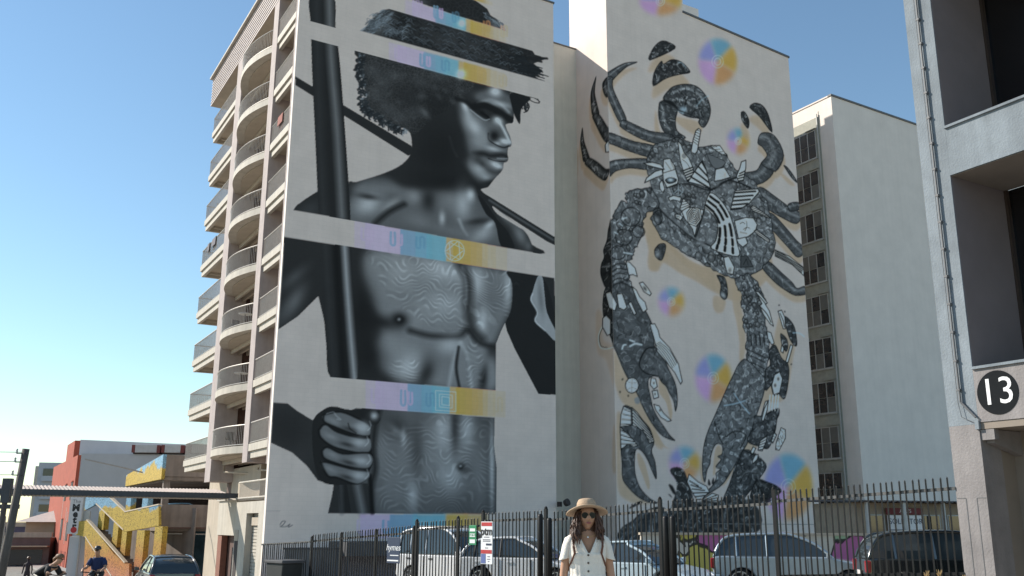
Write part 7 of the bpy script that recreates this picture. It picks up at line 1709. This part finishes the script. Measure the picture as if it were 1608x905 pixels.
        MB().loft([[(h - .42, s * (W / 2 - .10), hood - .13), (h - .10, s * (W / 2 - .45), hood - .22), (h - .04, s * (W / 2 - .45), hood - .36), (h - .28, s * (W / 2 - .06), hood - .30)], [(h - .44, s * (W / 2 - .05), hood - .11), (h - .05, s * (W / 2 - .44), hood - .20), (h + .005, s * (W / 2 - .46), hood - .36), (h - .26, s * (W / 2 - .02), hood - .31)]]).build('headlight', lamp_clear, c)
        MB().box(-h - .01, -h + .22, s * (W / 2 - .1) - .09, s * (W / 2 - .1) + .09, belt - .34, belt - .06).build('tail_light', lamp_red, c, bevel=.03)
        for ax in (fx_, rx_):
            cy = s * (W / 2 - .12)
            wl = MB().loft([[(ax + r_ * math.cos(k * math.pi / 12), cy + o_ * s, .0 + wr + r_ * math.sin(k * math.pi / 12)) for k in range(24)] for r_, o_ in ((wr - .05, -.1), (wr, -.07), (wr, .07), (wr - .05, .10))]).build('wheel', tyre_m, c)
            sp_ = MB().loft([[(ax + r_ * math.cos(k * math.pi / 10), cy + o_ * s, wr + r_ * math.sin(k * math.pi / 10)) for k in range(20)] for r_, o_ in ((wr - .09, .085), (wr - .09, .102), (.03, .09))])
            sp_.build('rim_disc', trim_m, wl)
            q = MB()
            for k in range(5):
                a = k * 1.2566; q.bar((ax + .04 * math.cos(a), cy + .108 * s, wr + .04 * math.sin(a)), (ax + (wr - .1) * math.cos(a), cy + .108 * s, wr + (wr - .1) * math.sin(a)), .025, 5)
            q.loft([[(ax + (wr - .075 + d_) * math.cos(k * math.pi / 12), cy + .107 * s, wr + (wr - .075 + d_) * math.sin(k * math.pi / 12)) for k in range(24)] for d_ in (-.03, 0)], cap=False); q.build('rim', rim_m, wl)
    MB().box(h - .06, h + .012, -.42, .42, hood - .38, hood - .25).build('grille', trim_m, c, bevel=.01); MB().box(h - .08, h + .008, -.6, .6, .28, .42).build('lower_intake', trim_m, c, bevel=.01)
    MB().box(h + .005, h + .02, -.19, .19, .44, .55).build('number_plate', plate_m, c); MB().box(-h - .02, -h - .002, -.19, .19, .62, .73).build('number_plate', plate_m, c)
    MB().box(h - .03, h + .018, -.06, .06, hood - .345, hood - .285).build('badge', rim_m, c)
    MB().box(-h + .1, h - .1, -W / 2 + .15, W / 2 - .15, .16, .4).build('underbody', trim_m, c)
    if roofrack:
        for s in (-1, 1): MB().tube([(gx[1] + .2, s * (w1 - .05), H - .06), (gx[1] + .25, s * (w1 - .05), H + .03), (gx[2] - .3, s * (w1 - .05), H + .03), (gx[2] - .25, s * (w1 - .05), H - .06)], .018, 6).build('roof_rail', trim_m, c)
    if plate: text('plate_text', plate, .1, mat('plate_text', (.1, .02, .03)), c, (h + .021, 0, .495), (R(90), 0, R(90)), ext=.001)
    return c
white_p = mat('white_car_paint', (.72, .72, .72), .25, .02, 2, coat=.8); silver_p = mat('silver_car_paint', (.36, .42, .46), .3, .03, 2, metal=.45, coat=.8); blue_p = mat('pale_blue_car_paint', (.42, .52, .58), .28, .03, 2, coat=.8); black_p = mat('black_car_paint', (.012, .016, .018), .18, .03, 2, coat=1.0); char_p = mat('charcoal_car_paint', (.035, .042, .05), .25, .03, 2, coat=.9)
car('white_van', 'white boxy van with a roof rack behind the leftmost gate panel', white_p, -1.75, 33.0, R(-42), 4.4, 1.8, 1.92, 'van', roofrack=True)
car('white_hatchback', 'white hatchback behind the tall white parking notice', white_p, .55, 30.2, R(-24), 4.1, 1.72, 1.52, 'hatch')
car('pale_blue_hatchback', 'pale blue hatchback directly behind the woman in the hat', blue_p, 3.75, 27.0, R(-40), 3.7, 1.68, 1.40, 'hatch')
car('silver_suv', 'silver hatchback with its nose to the right before the graffiti wall', silver_p, 7.95, 27.5, R(-16), 4.5, 1.82, 1.64, 'suv', plate='712 SXV')
car('black_suv', 'black four wheel drive between the silver car and the grey pier', black_p, 10.75, 23.6, R(-10), 4.6, 1.85, 1.66, 'suv')
car('charcoal_hatchback', 'charcoal car on the street below the painted stair', char_p, -12.75, 36.6, R(118), 4.1, 1.74, 1.45, 'hatch')
car('deck_car', 'light blue car on the upper deck of the brown car park', mat('sky_blue_paint', (.12, .30, .48), .3, .03, 2, coat=.7), loc2(2.2, 26.2).x, loc2(2.2, 26.2).y, ROT, 4.2, 1.75, 1.5, 'hatch')
bpy.data.objects['deck_car'].location.z = 1.26
# ------------------------------------------------------------------ people
skin = mat('skin_tan', (.46, .25, .155), .55, .08, 10); hair_m = mat('dark_brown_hair', (.085, .040, .024), .45, .4, 30); dress_m = mat('cream_linen', (.80, .74, .66), .9, .05, 14, .35, 90); hat_m = mat('tan_felt', (.46, .33, .22), .9, .1, 12, .2, 60); strap_m = mat('brown_leather', (.12, .04, .02), .55, .2, 20); lens_m = mat('dark_lens', (.003, .003, .003), .25, spec=.25); lip_m = mat('lips', (.30, .09, .08), .4); btn_m = mat('horn_button', (.09, .06, .04), .4)
def skinned(name, joints, edges, m, parent, levels=2):
    me = bpy.data.meshes.new(name); me.from_pydata([j[0] for j in joints], edges, []); o = bpy.data.objects.new(name, me); COL.objects.link(o); o.parent = parent; me.materials.append(m)
    sk = o.modifiers.new('skin', 'SKIN'); sk.use_smooth_shade = True
    for i, j in enumerate(joints):
        r = j[1]; me.skin_vertices[0].data[i].radius = (r, r) if not isinstance(r, tuple) else r
    me.skin_vertices[0].data[0].use_root = True; sb = o.modifiers.new('sub', 'SUBSURF'); sb.levels = levels; sb.render_levels = levels
    return o
def ring(cx, cy, z, rx, ry, n=20, wob=0, ph=0): return [(cx + rx * math.cos(2 * math.pi * k / n) * (1 + wob * math.sin(5 * k + ph)), cy + ry * math.sin(2 * math.pi * k / n), z) for k in range(n)]
gzw = ground_z(.69, 8.8)
wm = thing('person', 'woman in a tan wide brimmed hat, round sunglasses and cream buttoned dress before the fence', 'person', (.685, 8.8, gzw), R(0))
# body: pelvis root, spine, neck, head core, arms with hands, legs
J = [((0, .0, .93), (.13, .10)), ((0, .0, 1.10), (.115, .085)), ((0, .0, 1.26), (.125, .09)), ((0, .01, 1.365), (.075, .06)), ((0, -.005, 1.41), .05), ((0, -.012, 1.455), .055)]
E_ = [(0, 1), (1, 2), (2, 3), (3, 4), (4, 5)]
for s in (-1, 1):
    k = len(J); J += [((s * .138, .01, 1.332), .047), ((s * .178, .015, 1.20), .047), ((s * .205, .02, 1.06), .040), ((s * .222, -.005, .93), .034), ((s * .232, -.03, .82), .026), ((s * .248, -.04, .765), (.03, .018)), ((s * .246, -.05, .715), (.026, .014))]
    E_ += [(3, k)] + [(k + i, k + i + 1) for i in range(6)]
    for f_, (dx, dy, dz, l) in enumerate(((-.014, -.02, -.075, 1), (.0, -.006, -.09, 1), (.012, .006, -.085, 1), (.022, .016, -.07, 1))):
        q = len(J); J += [((s * (.244 + dx * .5), -.05 + dy, .69), .010), ((s * (.240 + dx * .6), -.062 + dy, .69 + dz * .8), .008)]; E_ += [(k + 6, q), (q, q + 1)]
    q = len(J); J += [((s * .232, -.075, .755), .011), ((s * .224, -.092, .715), .009)]; E_ += [(k + 5, q), (q, q + 1)]
    k = len(J); J += [((s * .085, 0, .86), .088), ((s * .095, -.01, .50), .058), ((s * .10, .015, .28), .05), ((s * .10, .02, .09), .035), ((s * .10, -.08, .035), (.035, .028)), ((s * .10, -.15, .025), (.034, .02))]
    E_ += [(0, k)] + [(k + i, k + i + 1) for i in range(5)]
skinned('body', J, E_, skin, wm)
# head: shaped surface with brow, nose, lips, chin
hd = MB(); rings = []
for i in range(25):
    t = i / 24; z = 1.405 + .235 * t; th_ = t * math.pi
    rx = .078 * math.sin(min(th_ * .92 + .28, math.pi)) ** .62; ry = .097 * math.sin(min(th_ * .93 + .24, math.pi)) ** .6
    if t < .35: rx *= .74 + .26 * t / .35; ry *= .86 + .14 * t / .35
    r = []
    for k in range(32):
        a = 2 * math.pi * k / 32; x = rx * math.cos(a); y = -.025 + ry * math.sin(a); fr = max(0, -math.sin(a)) ** 6; c_ = math.exp(-(x / .02) ** 2)
        if fr > .05:
            y -= c_ * (.030 * math.exp(-((t - .40) / .055) ** 2) + .016 * math.exp(-((t - .5) / .06) ** 2))            # nose
            y -= math.exp(-(x / .03) ** 2) * (.010 * math.exp(-((t - .275) / .03) ** 2) + .010 * math.exp(-((t - .22) / .028) ** 2) + .012 * math.exp(-((t - .07) / .06) ** 2))
            y += (math.exp(-((abs(x) - .033) / .016) ** 2)) * .012 * math.exp(-((t - .53) / .04) ** 2)
        r.append((x, y, z))
    rings.append(r)
hd.loft(rings); ho = hd.build('head', skin, wm, smooth=True); ho.rotation_euler = (0, 0, R(4))
lp = MB(); lp.loft([[(x_, -.128 - .004 * math.cos(x_ * 60) + abs(x_) * .25, 1.463 + z_) for x_, z_ in ((-.026, 0), (-.012, .007), (0, .005), (.012, .007), (.026, 0), (.012, -.010), (-.012, -.010))], [(x_ * .6, -.134 + abs(x_) * .2, 1.463 + z_ * .5) for x_, z_ in ((-.026, 0), (-.012, .007), (0, .005), (.012, .007), (.026, 0), (.012, -.010), (-.012, -.010))]]); lp.build('lips', lip_m, ho)
for s in (-1, 1): MB().loft([[(s * (.076 + .006 * q_), -.02 + .016 * math.cos(k * .785), 1.515 + .028 * math.sin(k * .785)) for k in range(8)] for q_ in (0, 1)]).build('ear', skin, ho)
sg = MB()
for s in (-1, 1): sg.loft([[(s * .033 + .027 * math.cos(k * .524), -.128 - q_ + .012 * (abs(.033 + s * .027 * math.cos(k * .524)) / .05), 1.527 + .026 * math.sin(k * .524)) for k in range(12)] for q_ in (0, .005)])
so_ = sg.build('sunglasses', lens_m, ho); fr_ = MB()
for s in (-1, 1):
    fr_.tube([(s * .033 + .028 * math.cos(k * .524), -.131 + .012 * (abs(.033 + s * .028 * math.cos(k * .524)) / .05), 1.527 + .027 * math.sin(k * .524)) for k in range(13)], .0022, 5); fr_.tube([(s * .06, -.118, 1.532), (s * .082, -.02, 1.53)], .002, 5)
fr_.tube([(-.007, -.136, 1.531), (.007, -.136, 1.531)], .002, 5); fr_.build('frame', mat('bronze_wire', (.10, .07, .04), .4), so_)
# hair: long loose curls either side, mass behind
rs = random.Random(3); hm = MB()
hm.loft([ring(0, .022, z, rx, ry, 18) for z, rx, ry in ((1.645, .05, .06), (1.60, .085, .095), (1.54, .098, .10), (1.47, .105, .09), (1.38, .125, .075), (1.27, .135, .065), (1.2, .10, .045))])
hm.build('hair', hair_m, ho, smooth=True); cl = MB()
for i in range(300):
    s = -1 if i % 2 else 1; x0 = s * rs.uniform(.055, .09); y0 = rs.uniform(-.075, .05); le = rs.uniform(.20, .33) * (1 if s < 0 else .88); ph = rs.uniform(0, 6); out = rs.uniform(.005, .065); fwd_ = rs.uniform(-.075, .02); pts = []
    for k in range(15):
        t = k / 14; amp = .002 + (.004 + .006 * rs.random()) * t; pts.append((x0 + s * out * math.sin(t * 1.7) + amp * math.cos(ph + t * 12), y0 + fwd_ * math.sin(t * 1.5) + amp * math.sin(ph + t * 12), 1.565 - le * t))
    cl.tube(pts, [.0042 + .0015 * math.sin(math.pi * k / 14) - (.003 if k > 12 else 0) for k in range(15)], 4)
cl.build('curls', hair_m, ho, smooth=True)
# hat
hp = [(.194, -.012), (.198, -.006), (.194, -.001), (.15, .004), (.100, .008), (.095, .03), (.088, .062), (.074, .086), (.045, .094), (.0, .090)]
def hat_ring(r, z, n=32): return [(r * .96 * math.cos(2 * math.pi * k / n), r * 1.04 * math.sin(2 * math.pi * k / n), z - ((.026 * (r / .19) ** 4) * math.cos(2 * math.pi * k / n) ** 2 if r > .1 else 0) - (.008 * math.exp(-((math.cos(2 * math.pi * k / n)) / .35) ** 2) if z > .08 and r < .06 else 0)) for k in range(n)]
ht_ = MB(); ht_.loft([hat_ring(r, z) for r, z in [(.098, -.006), (.13, -.008)] + hp], cap=False); hat = ht_.build('hat', hat_m, wm, smooth=True, loc=(0, -.015, 1.578)); hat.rotation_euler = (R(-13), R(-2), 0)
MB().loft([hat_ring(.0965, .010), hat_ring(.0945, .034)], cap=False).build('hat_band', mat('hat_band', (.28, .18, .11), .8), hat)
# dress: bodice, skirt, sleeves, V neckline, buttons
n = 96; prof = [(1.372, .105, .052), (1.345, .165, .078), (1.31, .182, .095), (1.25, .178, .108), (1.18, .17, .112), (1.10, .155, .10), (1.02, .155, .10), (.94, .175, .118), (.85, .20, .135), (.70, .225, .155), (.52, .25, .175)]
def dr(k, z, rx, ry, i):
    a = 2 * math.pi * k / n; x = rx * math.copysign(abs(math.cos(a)) ** .9, math.cos(a)); fold = (.004 + .012 * max(0, 1.05 - z)) * math.sin(9 * a + 2 * z) + .004 * math.sin(17 * a + 9 * z); y = (ry + fold) * math.sin(a)
    if math.sin(a) < 0 and 1.17 < z < 1.31: y -= .018 * (math.exp(-((abs(x) - .075) / .045) ** 2)) * math.exp(-((z - 1.235) / .05) ** 2)
    if math.sin(a) < 0 and z > 1.2:                       # V neckline: cloth parts either side of the opening
        lim = min((z - 1.2) * .5, rx * .72); xx = lim + abs(x) * (rx - lim) / rx; y = -(ry + fold) * math.sqrt(max(0, 1 - (xx / rx) ** 2)) - .002; x = math.copysign(xx, x)
    return (x, y, z)
zs = []; 
for (z0, a0, b0), (z1, a1, b1) in zip(prof[:-1], prof[1:]):
    for q in range(9): t = q / 9; zs.append((z0 + (z1 - z0) * t, a0 + (a1 - a0) * t, b0 + (b1 - b0) * t))
zs.append(prof[-1]); vs = [dr(k, *p, i) for i, p in enumerate(zs) for k in range(n)]; fs = []
for i in range(len(zs) - 1):
    for k in range(n):
        q = (i * n + k, i * n + (k + 1) % n, (i + 1) * n + (k + 1) % n, (i + 1) * n + k); cx_ = sum(vs[j][0] for j in q) / 4; cy_ = sum(vs[j][1] for j in q) / 4; cz_ = sum(vs[j][2] for j in q) / 4
        if cy_ < 0 and cz_ > 1.2 and min(vs[j][0] for j in q) < -1e-4 and max(vs[j][0] for j in q) > 1e-4: continue
        fs.append(q)
dz_ = MB().add(vs, fs).build('dress', dress_m, wm, smooth=True); sd = dz_.modifiers.new('solid', 'SOLIDIFY'); sd.thickness = .006; sd.offset = 1
for s in (-1, 1):
    q = MB(); q.loft([[(s * (x_ + r_ * .75 * math.cos(k * .4189)), .012 + r_ * math.sin(k * .4189), z_ + s * 0 - .35 * r_ * math.cos(k * .4189) * (1 if i < 3 else .5)) for k in range(15)] for i, (x_, z_, r_) in enumerate(((.095, 1.380, .052), (.142, 1.356, .076), (.168, 1.285, .075), (.186, 1.21, .066), (.199, 1.16, .069), (.202, 1.148, .069)))], cap=False); o = q.build('sleeve', dress_m, dz_, smooth=True); sd = o.modifiers.new('solid', 'SOLIDIFY'); sd.thickness = .004; sd.offset = 1
    MB().tube([(s * .118, -.105, 1.20), (s * .128, -.118, 1.26), (s * .13, -.085, 1.345), (s * .125, .0, 1.392), (s * .12, .09, 1.34)], [.011] * 5, 6).build('bag_strap', strap_m, wm)
    MB().tube([(s * .118, -.105, 1.20), (s * .15, -.06, 1.12), (s * .165, .04, 1.05), (s * .13, .12, 1.02)], [.008] * 4, 6).build('bag_strap', strap_m, wm)
for z in (1.185, 1.118, 1.048, .982, .915, .85): 
    yy = -[p for p in zs if p[0] <= z][0][2] - .012; o = MB().lathe([(.0, 0), (.0095, 0), (.0095, .004), (.006, .005), (0, .004)], 12).build('button', btn_m, dz_, loc=(0, yy, z)); o.rotation_euler = (R(90), 0, 0)
bk = MB().loft([ring(0, .20, z, rx, .07, 16) for z, rx in ((1.0, .10), (1.02, .13), (1.3, .13), (1.34, .09))]).build('backpack', strap_m, wm, smooth=True)
MB().tube([(.075 * math.cos(t), -.045 + .06 * math.sin(t) * (1 if math.sin(t) < 0 else .6), 1.372 + .03 * math.sin(t)) for t in [math.pi * (1 + k / 10) for k in range(11)]], .0018, 5).build('necklace', mat('gold_wire', (.5, .35, .12), .3), wm); MB().lathe([(0, -.008), (.008, -.004), (.008, .004), (0, .008)], 10).build('pendant', num_white, wm, loc=(0, -.112, 1.338))
for s in (-1, 1): MB().loft([[(s * .10 + x_ * .05, -.07 + y_ * .13, z_) for x_, y_ in ((-1, -.6), (-.6, -1), (.6, -1), (1, -.6), (.8, .6), (.5, 1), (-.5, 1), (-.8, .6))] for z_ in (.0, .03)]).build('sandal', strap_m, wm)

# cyclists on the street
def bicycle(p, m):
    wh = MB()
    for y in (-.52, .52):
        wh.tube([(0, y + .33 * math.cos(k * .3142), .34 + .33 * math.sin(k * .3142)) for k in range(21)], .022, 6)
    wh.build('wheels', tyre_m, p); f = MB(); f.tube([(0, -.52, .34), (0, -.42, .95)], .022).tube([(0, -.42, .85), (0, .15, .85)], .02).tube([(0, -.40, .75), (0, .1, .3)], .022).tube([(0, .1, .3), (0, .2, .95)], .02).tube([(0, .52, .34), (0, .1, .3)], .014).tube([(0, .52, .34), (0, .18, .82)], .014); f.build('bike_frame', m, p)
    MB().tube([(-.32, -.34, 1.02), (-.28, -.44, 1.03), (0, -.46, 1.0), (.28, -.44, 1.03), (.32, -.34, 1.02)], .016).build('handlebar', trim_m, p); MB().loft([ring(0, .22, z, .07, .13, 10) for z in (.95, .99)]).build('saddle', trim_m, p)
def rider(name, label, x, y, rz, shirt, hairc, helmet, lean):
    z = ground_z(x, y); p = thing(name, label, 'person', (x, y, z), rz); bk_ = thing('bicycle', ('bicycle under the cyclist in navy' if helmet else 'bicycle under the crouching cyclist in black'), 'bicycle', (x, y, z), rz, 'bicycles'); bicycle(bk_, beam_dark)
    sh = Vector((0, .2 - .42 * lean, 1.42 - .22 * lean)); hd_ = sh + Vector((0, -.10 - .1 * lean, .2 - .03 * lean))
    J = [((0, .22, 1.02), (.14, .11)), ((0, .2 - .2 * lean, 1.22 - .06 * lean), (.125, .095)), (tuple(sh), (.13, .085)), (tuple(sh + Vector((0, -.04, .08))), .055), (tuple(hd_), (.075, .09)), (tuple(hd_ + Vector((0, -.01, .09))), (.07, .085))]; E2 = [(0, 1), (1, 2), (2, 3), (3, 4), (4, 5)]
    for s in (-1, 1):
        k = len(J); J += [(tuple(sh + Vector((s * .17, 0, -.02))), .055), ((s * .26, sh.y - .1, sh.z - .24), .042), ((s * .28, -.3, 1.1), .034), ((s * .27, -.40, 1.05), (.04, .026)), ((s * .25, -.45, 1.03), .018)]; E2 += [(2, k)] + [(k + i, k + i + 1) for i in range(4)]
        k = len(J); kz = .72 if s > 0 else .86; J += [((s * .10, .15, .95), .085), ((s * .12, -.18, kz), .06), ((s * .11, .02, kz - .36), .045), ((s * .11, .08, kz - .58), .03), ((s * .11, -.05, kz - .63), .03)]; E2 += [(0, k)] + [(k + i, k + i + 1) for i in range(4)]
    b = skinned('body', J, E2, skin, p)
    t = MB(); n_ = 16; pr = []
    for q in range(7):
        u = q / 6; c_ = Vector((0, .22, 1.0)).lerp(sh + Vector((0, 0, .05)), u); w_ = .165 + .045 * math.sin(u * 2.6) - (.05 if q == 6 else 0); pr.append([(w_ * math.cos(2 * math.pi * k / n_), c_.y + .13 * math.sin(2 * math.pi * k / n_), c_.z + (.05 * lean * math.sin(2 * math.pi * k / n_))) for k in range(n_)])
    t.loft(pr); t.build('shirt', shirt, p, smooth=True)
    for s in (-1, 1): MB().tube([tuple(sh + Vector((s * .14, 0, .01))), (s * .2, sh.y - .02, sh.z - .08), (s * .235, sh.y - .07, sh.z - .18)], [.075, .075, .07], 10).build('sleeve', shirt, p, smooth=True)
    MB().tube([(.1, .2, .98), (.12, -.12, .76)], [.105, .085], 10).build('shorts', trim_m, p, smooth=True); MB().tube([(-.1, .2, .98), (-.12, -.12, .88)], [.105, .085], 10).build('shorts', trim_m, p, smooth=True)
    hh = MB(); hh.loft([[(r_ * .85 * math.cos(2 * math.pi * k / 16), r_ * 1.1 * math.sin(2 * math.pi * k / 16), z_) for k in range(16)] for r_, z_ in ((.105, -.0), (.115, .02), (.105, .07), (.07, .105), (.02, .118))]); hh.build('helmet' if helmet else 'hair', helmet or hairc, p, smooth=True, loc=tuple(hd_ + Vector((0, .01, .07))))
    if not helmet: MB().tube([tuple(hd_ + Vector((0, .09, .1))), tuple(hd_ + Vector((0, .17, .04))), tuple(hd_ + Vector((.02, .2, -.1)))], [.05, .045, .015], 8).build('ponytail', hairc, p, smooth=True)
    MB().box(-.05, .05, -.015, .0, -.012, .012).build('glasses', lens_m, p, loc=tuple(hd_ + Vector((0, -.095, .045))))
rider('person', 'cyclist in a navy shirt and dark helmet riding towards the viewer', -12.05, 28.7, R(8), mat('navy_shirt', (.012, .025, .09), .8), hair_m, mat('dark_helmet', (.03, .03, .035), .4), .25)
rider('person', 'cyclist in a black top with tied fair hair bending low over the handlebars', -12.25, 26.0, R(75), mat('black_top', (.012, .012, .014), .8), mat('fair_hair', (.20, .10, .05), .6), None, 1.0)
pd = thing('person', 'tiny distant pedestrian in dark clothes near the beige house', 'person', (-26.9, 55, -2.19), 0)
J = [((0, 0, .95), (.13, .1)), ((0, 0, 1.4), (.15, .1)), ((0, 0, 1.52), .05), ((0, 0, 1.68), .09)]; E2 = [(0, 1), (1, 2), (2, 3)]
for s in (-1, 1): k = len(J); J += [((s * .2, 0, 1.38), .05), ((s * .25, .02, 1.1), .04), ((s * .26, -.05, .85), .03), ((s * .1, 0, .85), .08), ((s * .12, s * .1, .45), .06), ((s * .12, s * .18, .05), .04)]; E2 += [(1, k), (k, k + 1), (k + 1, k + 2), (0, k + 3), (k + 3, k + 4), (k + 4, k + 5)]
skinned('body', J, E2, mat('dark_cloth', (.03, .02, .025), .8), pd, 1); MB().loft([ring(0, 0, z, r_, r_, 10) for z, r_ in ((1.66, .1), (1.74, .1), (1.8, .05))]).build('hair', hair_m, pd)
